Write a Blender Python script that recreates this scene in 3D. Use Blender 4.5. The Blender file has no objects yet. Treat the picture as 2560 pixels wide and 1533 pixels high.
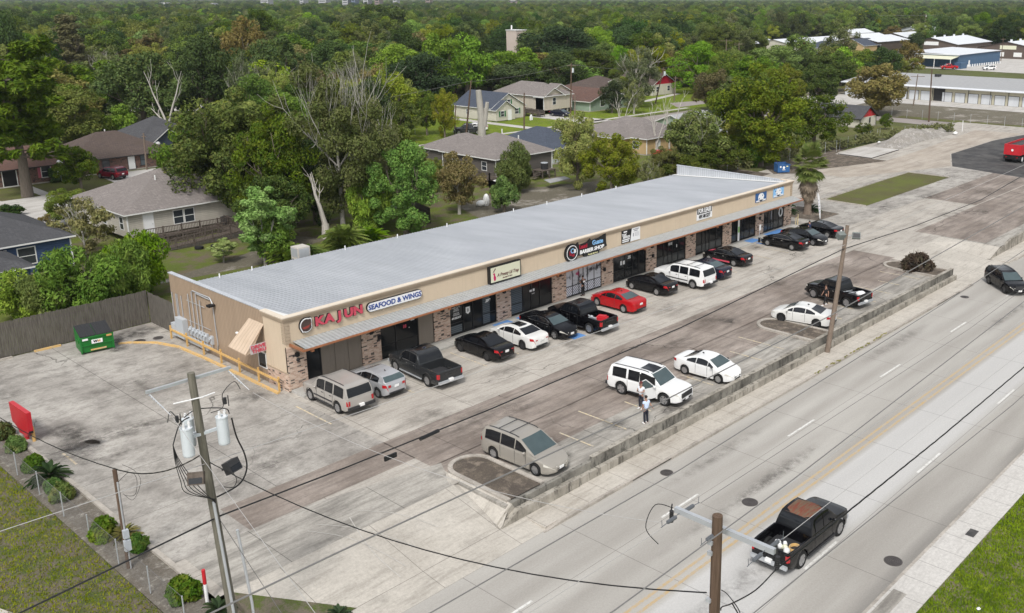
import bpy, bmesh, math, random
import numpy as np
from mathutils import Vector, Matrix
S = bpy.context.scene
COL = S.collection
R = math.radians
# ---------------- camera, sky, sun, exposure ----------------
FPX, PX, PY, HZ = 2380.0, 1530.0, 640.0, -7.0
pitch = math.atan2(PY-HZ, FPX)
head = math.atan2(3680-PX, math.hypot(FPX, PY-HZ))      # view heading measured from the +X axis
camd = bpy.data.cameras.new('camera'); cam = bpy.data.objects.new('camera', camd); COL.objects.link(cam)
camd.sensor_width = 36; camd.lens = 36*FPX/2560
camd.shift_x = -(PX-1280)/2560; camd.shift_y = -(766.5-PY)/2560
camd.clip_start = .5; camd.clip_end = 9000
CAM = Vector((-28.583, -51.766, 24.0))
fw = Vector((math.cos(head)*math.cos(pitch), math.sin(head)*math.cos(pitch), -math.sin(pitch)))
cam.location = CAM; cam.rotation_euler = fw.to_track_quat('-Z', 'Y').to_euler()
S.camera = cam
world = bpy.data.worlds.new('World'); S.world = world; world.use_nodes = True
SUN_EL, SUN_AZ = R(52), R(215)                            # azimuth of the sun measured from +X
wt = world.node_tree; bg = wt.nodes['Background']
sky = wt.nodes.new('ShaderNodeTexSky'); sky.sky_type = 'NISHITA'; sky.sun_disc = False
sky.sun_elevation = SUN_EL; sky.sun_rotation = math.pi/2-SUN_AZ; sky.dust_density = 3; sky.air_density = 1.4
hs = wt.nodes.new('ShaderNodeHueSaturation'); hs.inputs['Saturation'].default_value = .22
tc = wt.nodes.new('ShaderNodeTexCoord'); nz = wt.nodes.new('ShaderNodeTexNoise'); nz.inputs['Scale'].default_value = 2.6; nz.inputs['Detail'].default_value = 6
mp = wt.nodes.new('ShaderNodeMapping'); mp.inputs['Scale'].default_value = (1, 1, 3.5)
cr = wt.nodes.new('ShaderNodeValToRGB'); cr.color_ramp.elements[0].position = .35; cr.color_ramp.elements[0].color = (.74, .77, .83, 1); cr.color_ramp.elements[1].position = .68; cr.color_ramp.elements[1].color = (1.3, 1.28, 1.25, 1)
mx = wt.nodes.new('ShaderNodeMix'); mx.data_type = 'RGBA'; mx.blend_type = 'MULTIPLY'; mx.inputs['Factor'].default_value = 1
wt.links.new(sky.outputs[0], hs.inputs['Color']); wt.links.new(tc.outputs['Generated'], mp.inputs['Vector']); wt.links.new(mp.outputs[0], nz.inputs['Vector'])
wt.links.new(nz.outputs['Fac'], cr.inputs[0]); wt.links.new(hs.outputs[0], mx.inputs['A']); wt.links.new(cr.outputs[0], mx.inputs['B']); wt.links.new(mx.outputs['Result'], bg.inputs['Color'])
bg.inputs['Strength'].default_value = .105
sd = bpy.data.lights.new('sun', 'SUN'); sd.energy = 1.5; sd.angle = R(10); sd.color = (1, .97, .92)
so = bpy.data.objects.new('sun', sd); COL.objects.link(so)
so.rotation_euler = Vector((math.cos(SUN_AZ)*math.cos(SUN_EL), math.sin(SUN_AZ)*math.cos(SUN_EL), math.sin(SUN_EL))).to_track_quat('Z', 'Y').to_euler()
S.view_settings.view_transform = 'Standard'; S.view_settings.look = 'None'; S.view_settings.exposure = .66; S.view_settings.gamma = 1
S.render.engine = 'CYCLES'
S.cycles.max_bounces = 5; S.cycles.transparent_max_bounces = 8; S.cycles.volume_bounces = 0; S.cycles.use_denoising = True

# ---------------- object helpers ----------------
def tag(o, label=None, cat=None, group=None, kind=None):
    if label: o['label'] = label
    if cat: o['category'] = cat
    if group: o['group'] = group
    if kind: o['kind'] = kind
    return o
def thing(name, label, cat, loc=(0, 0, 0), rz=0, group=None):
    o = bpy.data.objects.new(name, None); COL.objects.link(o); o.location = loc; o.rotation_euler = (0, 0, rz); o.empty_display_size = .3
    return tag(o, label, cat, group)
def link(name, me, parent=None, loc=None, rot=None):
    o = bpy.data.objects.new(name, me); COL.objects.link(o)
    if parent: o.parent = parent
    if loc is not None: o.location = loc
    if rot is not None: o.rotation_euler = rot
    return o
def copy_tree(o, parent=None):
    c = o.copy(); COL.objects.link(c); c.parent = parent
    for ch in o.children: copy_tree(ch, c)
    return c
ORD = ['nearest', 'second nearest', 'third nearest', 'fourth nearest', 'fifth nearest', 'sixth nearest', 'seventh nearest', 'eighth nearest', 'ninth nearest', 'tenth nearest', 'eleventh nearest', 'twelfth nearest', 'thirteenth nearest', 'fourteenth nearest', 'fifteenth nearest', 'sixteenth nearest']
def nth(i): return ORD[i] if i < len(ORD) else 'one of the farthest'
class MB:
    def __init__(s): s.v = []; s.f = []; s.m = []; s.k = 0
    def mat(s, k): s.k = k; return s
    def add(s, vs, fs):
        b = len(s.v); s.v += [tuple(p) for p in vs]
        for f in fs: s.f.append(tuple(b+i for i in f)); s.m.append(s.k)
        return s
    def box(s, x0, x1, y0, y1, z0, z1):
        return s.add([(x0, y0, z0), (x1, y0, z0), (x1, y1, z0), (x0, y1, z0), (x0, y0, z1), (x1, y0, z1), (x1, y1, z1), (x0, y1, z1)],
                     [(0, 3, 2, 1), (4, 5, 6, 7), (0, 1, 5, 4), (1, 2, 6, 5), (2, 3, 7, 6), (3, 0, 4, 7)])
    def quad(s, a, b, c, d): return s.add([a, b, c, d], [(0, 1, 2, 3)])
    def poly(s, pts): return s.add(pts, [tuple(range(len(pts)))])
    def prism(s, pts, z0, z1):
        n = len(pts)
        a = sum(pts[i][0]*pts[(i+1) % n][1]-pts[(i+1) % n][0]*pts[i][1] for i in range(n))
        if a < 0: pts = pts[::-1]
        return s.add([(x, y, z0) for x, y in pts]+[(x, y, z1) for x, y in pts],
                     [tuple(range(n-1, -1, -1)), tuple(range(n, 2*n))]+[(i, (i+1) % n, n+(i+1) % n, n+i) for i in range(n)])
    def ext(s, pts3, off):        # polygon in space extruded by a vector
        n = len(pts3); o = Vector(off)
        return s.add([tuple(p) for p in pts3]+[tuple(Vector(p)+o) for p in pts3],
                     [tuple(range(n-1, -1, -1)), tuple(range(n, 2*n))]+[(i, (i+1) % n, n+(i+1) % n, n+i) for i in range(n)])
    def tube(s, path, r, n=8, cap=True):
        P = [Vector(p) for p in path]; rs = r if isinstance(r, (list, tuple)) else [r]*len(P)
        vs = []; u = None
        for i, p in enumerate(P):
            t = (P[min(i+1, len(P)-1)]-P[max(i-1, 0)]); t = t.normalized() if t.length > 1e-9 else Vector((0, 0, 1))
            if u is None: u = t.orthogonal().normalized()
            u = (u-t*u.dot(t)); u = u.normalized() if u.length > 1e-6 else t.orthogonal().normalized()
            w = t.cross(u)
            vs += [p+(u*math.cos(2*math.pi*k/n)+w*math.sin(2*math.pi*k/n))*rs[i] for k in range(n)]
        fs = [(i*n+k, i*n+(k+1) % n, (i+1)*n+(k+1) % n, (i+1)*n+k) for i in range(len(P)-1) for k in range(n)]
        if cap: fs += [tuple(range(n-1, -1, -1)), tuple(range((len(P)-1)*n, len(P)*n))]
        return s.add(vs, fs)
    def cyl(s, c, r, h, n=16, r2=None): return s.tube([c, (c[0], c[1], c[2]+h)], [r, r if r2 is None else r2], n)
    def ball(s, c, rx, ry=None, rz=None, n=10, m=6):
        ry = ry or rx; rz = rz or rx; vs = [(c[0], c[1], c[2]-rz)]
        for j in range(1, m):
            a = -math.pi/2+math.pi*j/m
            vs += [(c[0]+rx*math.cos(a)*math.cos(2*math.pi*k/n), c[1]+ry*math.cos(a)*math.sin(2*math.pi*k/n), c[2]+rz*math.sin(a)) for k in range(n)]
        vs.append((c[0], c[1], c[2]+rz)); L = len(vs)-1
        fs = [(0, 1+(k+1) % n, 1+k) for k in range(n)]
        for j in range(m-2): fs += [(1+j*n+k, 1+j*n+(k+1) % n, 1+(j+1)*n+(k+1) % n, 1+(j+1)*n+k) for k in range(n)]
        fs += [(L, 1+(m-2)*n+k, 1+(m-2)*n+(k+1) % n) for k in range(n)]
        return s.add(vs, fs)
    def grid(s, rows):
        n = len(rows[0]); vs = [p for r in rows for p in r]
        return s.add(vs, [(i*n+k, i*n+k+1, (i+1)*n+k+1, (i+1)*n+k) for i in range(len(rows)-1) for k in range(n-1)])
    def mesh(s, name, mats, smooth=False):
        me = bpy.data.meshes.new(name); me.from_pydata(s.v, [], s.f)
        for m in (mats if isinstance(mats, (list, tuple)) else [mats]): me.materials.append(m)
        if s.m and max(s.m): me.polygons.foreach_set('material_index', s.m)
        if smooth: shade(me, 40 if smooth is True else smooth)
        me.update(); return me
    def build(s, name, mats, parent=None, smooth=False, loc=None, rot=None):
        return link(name, s.mesh(name, mats, smooth), parent, loc, rot)
def shade(me, ang):
    bm = bmesh.new(); bm.from_mesh(me); bmesh.ops.recalc_face_normals(bm, faces=bm.faces)
    for f in bm.faces: f.smooth = True
    for e in bm.edges:
        e.smooth = not (len(e.link_faces) == 2 and e.calc_face_angle(0) > R(ang))
    bm.to_mesh(me); bm.free()
def fixn(me):
    bm = bmesh.new(); bm.from_mesh(me); bmesh.ops.recalc_face_normals(bm, faces=bm.faces); bm.to_mesh(me); bm.free(); return me
# ---------------- material helpers ----------------
class NT:
    def __init__(s, name):
        s.m = bpy.data.materials.new(name); s.m.use_nodes = True; s.t = s.m.node_tree; s.b = s.t.nodes['Principled BSDF']; s.out = s.t.nodes['Material Output']
    def n(s, typ, ins={}, **pr):
        nd = s.t.nodes.new('ShaderNode'+typ)
        for k, v in pr.items(): setattr(nd, k, v)
        for k, v in ins.items(): s.set(nd.inputs[k], v)
        return nd
    def set(s, inp, v):
        if hasattr(v, 'is_linked') or hasattr(v, 'links'): s.t.links.new(v, inp)
        else:
            if isinstance(v, tuple) and len(v) == 3 and inp.type == 'RGBA': v = v+(1,)
            inp.default_value = v
    def math(s, op, a, b=0, c=None):
        nd = s.n('Math', {0: a, 1: b}, operation=op)
        if c is not None: s.set(nd.inputs[2], c)
        return nd.outputs[0]
    def mix(s, f, a, b, mode='MIX'):
        nd = s.n('Mix', data_type='RGBA', blend_type=mode); s.set(nd.inputs['Factor'], f); s.set(nd.inputs['A'], a); s.set(nd.inputs['B'], b); return nd.outputs['Result']
    def pos(s):
        g = s.n('NewGeometry'); return g.outputs['Position']
    def obj(s): return s.n('TexCoord').outputs['Object']
    def scaled(s, vec, sc): return s.n('Mapping', {'Vector': vec, 'Scale': sc}).outputs[0]
    def noise(s, vec, scale, detail=3, rough=.55, lo=None, hi=None):
        nd = s.n('TexNoise', {'Vector': vec, 'Scale': scale, 'Detail': detail, 'Roughness': rough})
        if lo is None: return nd.outputs['Fac']
        return s.ramp(nd.outputs['Fac'], lo, hi)
    def ramp(s, v, lo, hi, a=0, b=1):
        return s.n('MapRange', {'Value': v, 'From Min': lo, 'From Max': hi, 'To Min': a, 'To Max': b}).outputs[0]
    def fin(s, col, rough=.8, spec=.4, metal=0, bump=None, bs=.3, bd=.02, coat=0):
        s.set(s.b.inputs['Base Color'], col); s.set(s.b.inputs['Roughness'], rough); s.set(s.b.inputs['Specular IOR Level'], spec); s.set(s.b.inputs['Metallic'], metal)
        if coat: s.b.inputs['Coat Weight'].default_value = coat; s.b.inputs['Coat Roughness'].default_value = .04
        if bump is not None:
            bn = s.n('Bump', {'Height': bump, 'Strength': bs, 'Distance': bd}); s.set(s.b.inputs['Normal'], bn.outputs[0])
        return s.m
def plain(name, col, rough=.6, spec=.4, metal=0, coat=0, var=.12, sc=3.0):
    t = NT(name); v = t.obj(); f = t.noise(v, sc, 4)
    d = tuple(c*(1-var) for c in col); l = tuple(min(1, c*(1+var)) for c in col)
    return t.fin(t.mix(f, d, l), rough, spec, metal, coat=coat)
# ---------------- materials ----------------
def joints(t, p, axes):
    """thin saw-cut joints: axes = [(component, spacing, offset, width)]"""
    sx = t.n('SeparateXYZ', {0: p}); m = None
    for comp, sp, off, w in axes:
        a = t.math('SUBTRACT', sx.outputs[comp], off); a = t.math('DIVIDE', a, sp); a = t.math('FRACT', a)
        a = t.math('ABSOLUTE', t.math('SUBTRACT', a, .5)); a = t.math('GREATER_THAN', a, .5-w/sp/2)
        m = a if m is None else t.math('MAXIMUM', m, a)
    return m
def cracks(t, p, scale, w):
    d = t.n('TexNoise', {'Vector': p, 'Scale': .55, 'Detail': 5}); v = t.n('VectorMath', {0: d.outputs['Color'], 1: (2.2, 2.2, 2.2)}, operation='MULTIPLY')
    v = t.n('VectorMath', {0: p, 1: v.outputs[0]}, operation='ADD')
    vo = t.n('TexVoronoi', {'Vector': v.outputs[0], 'Scale': scale}, feature='DISTANCE_TO_EDGE')
    m = t.math('LESS_THAN', vo.outputs['Distance'], w*scale)
    return t.math('MULTIPLY', m, t.noise(p, .13, 2, lo=.48, hi=.56))
def concrete(name, a, b, dark, ax=[], crack=None, dk=(.56, .75), rough=.85, streak=(.25, 1.6, 1), spots=True, jw=.62):
    t = NT(name); p = t.pos()
    col = t.mix(t.noise(p, .22, 6, .62, .32, .68), a, b)
    col = t.mix(t.math('MULTIPLY', t.noise(t.scaled(p, streak), .9, 5, .65, dk[0], dk[1]), .75), col, dark)
    col = t.mix(t.noise(t.scaled(p, streak), 5, 4, .7, .35, .75), col, t.mix(.55, col, (1.0, .97, .93), 'MULTIPLY')) if False else col
    g = t.noise(p, 7, 7, .85, .3, .72); col = t.mix(.62, col, t.mix(g, (.62, .61, .60), (1.33, 1.33, 1.33)), 'MULTIPLY'); col = t.mix(t.noise(t.scaled(p, streak), 2.6, 6, .8, .50, .66), col, t.mix(.42, col, dark))
    if spots:
        vo = t.n('TexVoronoi', {'Vector': p, 'Scale': .33}); sm = t.ramp(vo.outputs['Distance'], .05, .22, 1, 0)
        sm = t.math('MULTIPLY', sm, t.noise(p, .7, 3, .6, .5, .66)); col = t.mix(t.math('MULTIPLY', sm, .5), col, tuple(c*.4 for c in dark))
    if ax: col = t.mix(t.math('MULTIPLY', joints(t, p, ax), jw), col, tuple(c*.33 for c in dark))
    if crack: col = t.mix(t.math('MULTIPLY', cracks(t, p, *crack), .65), col, tuple(c*.28 for c in dark))
    return t.fin(col, rough, .3, bump=t.noise(p, 14, 5, .7), bs=.25, bd=.01)
M = {}
M['lot'] = concrete('light_concrete', (.36, .33, .29), (.49, .455, .405), (.21, .19, .165), [(0, 6.06, .1, .04), (1, 4.55, -5.69, .04)], (.09, .03), (.48, .70))
M['lot_old'] = concrete('weathered_concrete', (.27, .25, .225), (.46, .435, .395), (.13, .118, .105), [(0, 6.6, -13.5, .04), (1, 5.1, -13.09, .035)], (.10, .035), (.47, .74), streak=(.85, 1.15, 1))
M['aggregate'] = concrete('exposed_aggregate_paving', (.19, .155, .13), (.37, .32, .28), (.115, .095, .082), [(0, 12.2, 2, .04)], (.07, .035), (.44, .68))
M['apron'] = concrete('apron_concrete', (.39, .36, .315), (.52, .485, .43), (.24, .22, .19), [(0, 4.6, -1.4, .03), (1, 30, -20.9, .03)], (.05, .012))
M['stall'] = concrete('stall_concrete', (.30, .28, .25), (.45, .425, .38), (.14, .13, .115), [(0, 6.06, 2.1, .04)], (.08, .03), (.44, .66))
M['walk'] = concrete('sidewalk_concrete', (.42, .385, .335), (.52, .485, .43), (.27, .24, .2), [(0, 1.52, .3, .03)], None, (.55, .75))
M['walk_far'] = concrete('new_sidewalk_concrete', (.46, .44, .41), (.55, .53, .50), (.33, .31, .29), [(0, 1.52, .3, .03)], None, (.6, .8))
M['front_walk'] = concrete('shopfront_walk_concrete', (.38, .37, .34), (.46, .45, .42), (.28, .27, .25), [(0, 3.03, 0, .03)], None)
M['kerb'] = concrete('kerb_concrete', (.36, .33, .29), (.46, .42, .37), (.2, .18, .155), [(0, 3.0, 0, .02)], None, (.5, .7), streak=(1, 1, 1))
# road: pale concrete with wheel-path wear in each lane
t = NT('road_concrete'); p = t.pos(); sx = t.n('SeparateXYZ', {0: p}); y = sx.outputs[1]
col = t.mix(t.noise(t.scaled(p, (.12, .9, 1)), .5, 6, .6, .35, .68), (.335, .315, .285), (.43, .41, .375))
lane = t.n('Math', {0: t.math('MULTIPLY', t.math('ADD', y, 22.2), math.pi*2/1.86), 1: 0}, operation='SINE').outputs[0]
wear = t.math('MULTIPLY', t.ramp(lane, -1, 1), t.noise(t.scaled(p, (.08, .6, 1)), .8, 3, .5, .3, .7))
col = t.mix(t.math('MULTIPLY', wear, .42), col, (.225, .205, .18))
fresh = t.math('MULTIPLY', t.ramp(y, -33.9, -33.2), t.ramp(y, -30.35, -30.1, 1, 0)); col = t.mix(t.math('MULTIPLY', fresh, .62), col, (.54, .535, .525))
col = t.mix(t.math('MULTIPLY', t.ramp(y, -36.2, -37.0), t.noise(t.scaled(p, (.06, .5, 1)), 1.2, 4, .6, .35, .6)), col, (.2, .19, .175))
vo = t.n('TexVoronoi', {'Vector': p, 'Scale': .16, 'Randomness': 1}); oil = t.math('MULTIPLY', t.ramp(vo.outputs['Distance'], .03, .1, 1, 0), t.noise(p, .3, 2, .5, .5, .6)); col = t.mix(t.math('MULTIPLY', oil, .5), col, (.12, .11, .1))
g = t.noise(p, 11, 5, .75, .25, .78); col = t.mix(.45, col, t.mix(g, (.7, .7, .7), (1.25, 1.25, 1.25)), 'MULTIPLY')
col = t.mix(t.math('MULTIPLY', joints(t, p, [(0, 6.1, 1.1, .035), (1, 3.765, -22.35, .03)]), .55), col, (.09, .08, .075))
M['road'] = t.fin(col, .8, .35, bump=t.noise(t.scaled(p, (1, 6, 1)), 9, 4), bs=.2, bd=.01)
def paint(name, c, wear=(.35, .6)):
    t = NT(name); p = t.pos(); f = t.noise(p, 6, 5, .7, *wear); return t.fin(t.mix(f, (.38, .36, .33), c), .7)
M['p_white'] = paint('white_road_paint', (.66, .65, .62), (.3, .55)); M['p_yellow'] = paint('yellow_road_paint', (.46, .33, .17), (.30, .60))
M['p_stall'] = paint('faded_stall_paint', (.68, .55, .33), (.40, .62)); M['p_blue'] = paint('blue_ramp_paint', (.10, .24, .52), (.2, .4)); M['p_kerb'] = paint('yellow_kerb_paint', (.62, .40, .15), (.3, .5))
def groundmat(name, cols, dirt, gr=(.42, .6), sc=.25, fine=7, bare=(.55, .68)):
    t = NT(name); p = t.pos(); col = t.mix(t.noise(p, sc, 5, .6, *gr), cols[0], cols[1])
    col = t.mix(t.noise(p, fine, 5, .8, .3, .7), col, cols[2]); col = t.mix(t.noise(p, sc*2.3, 6, .7, *bare), col, dirt)
    g = t.noise(p, fine*3, 4, .8, .3, .7); col = t.mix(.7, col, t.mix(g, (.55, .55, .55), (1.4, 1.4, 1.4)), 'MULTIPLY')
    return t.fin(col, .95, .1, bump=g, bs=.6, bd=.05)
M['lawn'] = groundmat('lawn_grass', ((.14, .20, .018), (.22, .28, .022), (.11, .15, .02)), (.19, .155, .10))
M['lawn_left'] = groundmat('patchy_lawn', ((.055, .11, .012), (.11, .165, .016), (.12, .11, .065)), (.17, .145, .11), bare=(.42, .56), sc=.45)
M['lawn_right'] = groundmat('roadside_grass', ((.075, .13, .014), (.12, .19, .018), (.10, .12, .03)), (.22, .19, .13), bare=(.47, .62), sc=.45)
M['lawn_back'] = groundmat('back_garden_grass', ((.10, .16, .015), (.16, .22, .018), (.11, .11, .045)), (.15, .12, .085), bare=(.44, .6), sc=.18)
M['olive'] = groundmat('dry_grass_strip', ((.10, .105, .035), (.12, .165, .02), (.13, .115, .06)), (.13, .11, .07), sc=.2)
M['scrub'] = groundmat('bare_scrub_ground', ((.16, .14, .11), (.2, .18, .14), (.12, .11, .08)), (.34, .31, .27), bare=(.55, .64), sc=.08, fine=3)
M['dirt'] = groundmat('brown_planter_soil', ((.12, .10, .085), (.20, .165, .13), (.10, .085, .07)), (.27, .225, .18), sc=.6, bare=(.5, .66))
M['gravel'] = groundmat('grey_gravel', ((.20, .18, .15), (.29, .27, .23), (.13, .11, .09)), (.46, .43, .38), sc=.8, bare=(.55, .72))
M['land'] = groundmat('neighbourhood_ground', ((.10, .13, .03), (.085, .10, .03), (.11, .11, .05)), (.16, .145, .11), sc=.06, fine=1.2)
M['rubble'] = groundmat('crushed_concrete_rubble', ((.30, .28, .25), (.42, .40, .37), (.24, .22, .195)), (.5, .48, .45), sc=.7, fine=5); M['sandy'] = concrete('sandy_gravel_track', (.36, .31, .255), (.47, .42, .36), (.25, .215, .18), [], None, (.45, .7), streak=(.15, .9, 1))
M['asphalt'] = concrete('dark_asphalt', (.055, .053, .052), (.115, .11, .105), (.032, .032, .034), [], None, (.45, .6), streak=(.5, .5, 1))
M['pale'] = concrete('pale_far_concrete', (.44, .42, .39), (.55, .53, .50), (.3, .27, .24), [], None, (.5, .7), streak=(.2, 1, 1))
M['oldroad'] = concrete('worn_side_street', (.27, .235, .22), (.33, .30, .28), (.22, .18, .165), [], None, (.5, .7), streak=(1.5, .3, 1))
# walls
def brickmat(name, c1, c2, mort, sc=1.0):
    t = NT(name); o = t.obj(); sx = t.n('SeparateXYZ', {0: o}); u = t.math('ADD', sx.outputs[0], sx.outputs[1])
    v = t.n('CombineXYZ', {0: u, 1: sx.outputs[2], 2: 0}).outputs[0]
    b = t.n('TexBrick', {'Vector': v, 'Color1': c1+(1,), 'Color2': c2+(1,), 'Mortar': mort+(1,), 'Scale': sc, 'Mortar Size': .01, 'Bias': -.1, 'Brick Width': .26, 'Row Height': .09})
    w = t.n('TexWhiteNoise', {'Vector': t.n('VectorMath', {0: v, 1: (.26, .09, 1)}, operation='SNAP').outputs[0]})
    col = t.mix(t.ramp(w.outputs[0], .82, .86), b.outputs['Color'], (.05, .04, .04)); col = t.mix(t.math('MULTIPLY', t.noise(o, 4, 4, .7, .4, .7), .35), col, mort)
    return t.fin(col, .9, .2, bump=b.outputs['Fac'], bs=.5, bd=-.01)
M['brick'] = brickmat('tumbled_brick', (.60, .46, .37), (.37, .21, .155), (.56, .47, .385))
M['brick_house'] = brickmat('red_brown_brick', (.16, .075, .055), (.10, .05, .04), (.2, .16, .14), 1)
def stucco(name, c, d):
    t = NT(name); p = t.pos(); col = t.mix(t.noise(p, .8, 5, .6, .35, .7), c, d); col = t.mix(t.math('MULTIPLY', t.noise(t.scaled(p, (6, 6, .4)), 1, 4, .6, .55, .8), .5), col, tuple(x*.78 for x in d))
    return t.fin(col, .9, .25, bump=t.noise(p, 40, 3), bs=.2, bd=.005)
M['stucco'] = stucco('cream_stucco', (.60, .49, .365), (.56, .455, .335)); M['trim'] = stucco('tan_cornice', (.43, .345, .255), (.38, .30, .22)); M['trim_top'] = stucco('pale_cornice_cap', (.66, .58, .48), (.60, .52, .42))
def ribbed(name, c, d, comp=1, sp=.3, metal=0, rough=.55, rib_shade=.5, w=.06):
    t = NT(name); p = t.pos(); sx = t.n('SeparateXYZ', {0: p}); a = t.math('FRACT', t.math('DIVIDE', sx.outputs[comp], sp)); a = t.math('ABSOLUTE', t.math('SUBTRACT', a, .5)); r = t.math('GREATER_THAN', a, .5-w/sp/2)
    col = t.mix(t.noise(t.scaled(p, (1.5, 1.5, .25)), 1.2, 5, .65, .35, .7), c, d); col = t.mix(t.math('MULTIPLY', r, rib_shade), col, tuple(x*.5 for x in d))
    return t.fin(col, rough, .4, metal, bump=t.ramp(a, .36, .46), bs=.6, bd=.03)
M['endwall'] = ribbed('tan_ribbed_siding', (.41, .305, .215), (.34, .25, .175), 1, .2, rib_shade=.6)
M['panel'] = ribbed('taupe_board', (.205, .175, .145), (.19, .16, .13), 0, 1.03, rib_shade=0)
M['siding'] = lambda name, c: ribbed(name, c, tuple(x*.88 for x in c), 2, .2, rib_shade=.3, w=.03)
M['pale_metal'] = ribbed('pale_parapet_metal', (.52, .54, .57), (.44, .46, .49), 1, .3, rib_shade=.5)
t = NT('galvanised_roof'); p = t.pos(); col = t.mix(t.noise(t.scaled(p, (.5, .12, 1)), .8, 5, .6, .35, .68), (.355, .37, .395), (.43, .445, .47))
col = t.mix(t.math('MULTIPLY', t.noise(t.scaled(p, (3, .15, 1)), .6, 4, .6, .52, .75), .5), col, (.33, .345, .36)); sx = t.n('SeparateXYZ', {0: p}); a = t.math('FRACT', t.math('DIVIDE', sx.outputs[0], .3)); col = t.mix(t.math('MULTIPLY', t.math('LESS_THAN', a, .13), .25), col, (.25, .265, .29))
M['roof'] = t.fin(col, .5, .4, .15)
M['canopy'] = ribbed('canopy_metal', (.40, .41, .41), (.33, .34, .34), 0, .3, .1, .45, .35, .05); M['copper'] = plain('copper_brown_fascia', (.30, .125, .06), .5, .4, var=.25, sc=1.5)
M['awning'] = ribbed('tan_awning_metal', (.55, .43, .32), (.48, .37, .27), 1, .3, rib_shade=.3)
def shingle(name, c, d):
    t = NT(name); p = t.pos(); sx = t.n('SeparateXYZ', {0: p}); v = t.n('CombineXYZ', {0: t.math('ADD', sx.outputs[0], sx.outputs[1]), 1: t.math('MULTIPLY', sx.outputs[2], 2.2), 2: 0}).outputs[0]
    b = t.n('TexBrick', {'Vector': v, 'Color1': c+(1,), 'Color2': d+(1,), 'Mortar': tuple(x*.5 for x in d)+(1,), 'Scale': 1, 'Mortar Size': .012, 'Brick Width': .33, 'Row Height': .15})
    col = t.mix(t.noise(p, .5, 4, .6, .4, .7), b.outputs['Color'], tuple(x*.7 for x in c)); col = t.mix(.5, col, t.mix(t.noise(p, 9, 4, .8, .3, .7), (.6, .6, .6), (1.4, 1.4, 1.4)), 'MULTIPLY')
    return t.fin(col, .95, .15)
M['sh_tan'] = shingle('brown_grey_shingles', (.27, .24, .225), (.19, .17, .16)); M['sh_brown'] = shingle('brown_shingles', (.13, .10, .085), (.09, .07, .065)); M['sh_slate'] = shingle('slate_blue_shingles', (.09, .105, .135), (.065, .075, .10))
M['sh_dark'] = shingle('charcoal_shingles', (.10, .10, .105), (.07, .07, .075)); M['sh_red'] = shingle('faded_red_brown_shingles', (.17, .10, .08), (.11, .075, .065))
M['black'] = plain('black_metal', (.012, .012, .013), .45, .4); M['rubber'] = plain('tyre_rubber', (.018, .018, .018), .85, .25); M['alloy'] = plain('alloy_wheel', (.42, .42, .43), .3, .6, .75); M['darkalloy'] = plain('dark_wheel', (.045, .045, .048), .35, .5, .4)
M['galv'] = plain('galvanised_steel', (.48, .50, .52), .45, .5, .35); M['white'] = plain('white_paint', (.78, .78, .77), .5, var=.05); M['white_tr'] = plain('white_trim', (.70, .70, .68), .6, var=.06)
M['grey'] = plain('grey_enamel', (.44, .47, .50), .5, var=.08); M['tfm'] = plain('transformer_grey', (.56, .60, .62), .4, var=.06); M['yellow'] = plain('yellow_steel', (.60, .38, .14), .6, var=.2); M['red'] = plain('red_enamel', (.50, .02, .03), .4, var=.15)
M['green'] = plain('green_dumpster_paint', (.012, .16, .025), .45, var=.25, sc=1.5); M['blue'] = plain('blue_dumpster_paint', (.03, .11, .28), .5, var=.3, sc=1.5); M['orange'] = plain('orange_label', (.6, .33, .12), .6)
def wood(name, a, b, sc=(9, 9, .5)):
    t = NT(name); o = t.obj(); return t.fin(t.mix(t.noise(t.scaled(o, sc), 2, 5, .7, .3, .7), a, b), .9, .2, bump=t.noise(t.scaled(o, sc), 3, 4), bs=.5, bd=.02)
M['pole'] = wood('grey_green_pole_wood', (.10, .095, .07), (.21, .195, .16)); M['pole_br'] = wood('brown_pole_wood', (.075, .05, .035), (.155, .105, .075)); M['pole_lt'] = wood('weathered_pole_wood', (.14, .105, .08), (.22, .175, .14))
M['fencew'] = wood('weathered_fence_boards', (.07, .062, .052), (.17, .155, .135), (7, 7, .6)); M['deck'] = wood('weathered_deck_wood', (.07, .055, .045), (.15, .125, .105), (3, 3, 3)); M['bark'] = wood('tree_bark', (.11, .09, .07), (.2, .17, .14)); M['dead'] = wood('bleached_dead_wood', (.36, .33, .29), (.55, .52, .47)); M['greybark'] = wood('lichen_grey_bark', (.26, .245, .215), (.44, .42, .375))
M['palm'] = wood('palm_trunk_fibre', (.13, .10, .08), (.24, .19, .15), (3, 3, 6)); M['skirt'] = wood('dead_palm_fronds', (.17, .135, .10), (.34, .28, .21), (4, 4, .5))
def glass(name, c=(.012, .014, .017), r=.06, spec=.5):
    t = NT(name); return t.fin(t.mix(t.noise(t.obj(), 2, 3), c, tuple(x*1.6 for x in c)), r, spec)
M['glass'] = glass('tinted_glass', (.005, .006, .008), .05, .5); M['shopglass'] = glass('shop_glass', (.010, .011, .012), .12, .3); M['windshield'] = glass('windshield_glass', (.045, .065, .068), .04, .8); M['winlight'] = glass('window_pane', (.03, .035, .04), .1, .5); M['blind'] = plain('window_blind', (.10, .12, .135), .6)
def carpaint(name, c, metal=0, rough=.22): m = plain(name, c, rough, .25, metal, .4, .06, 1.5); return m
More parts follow.
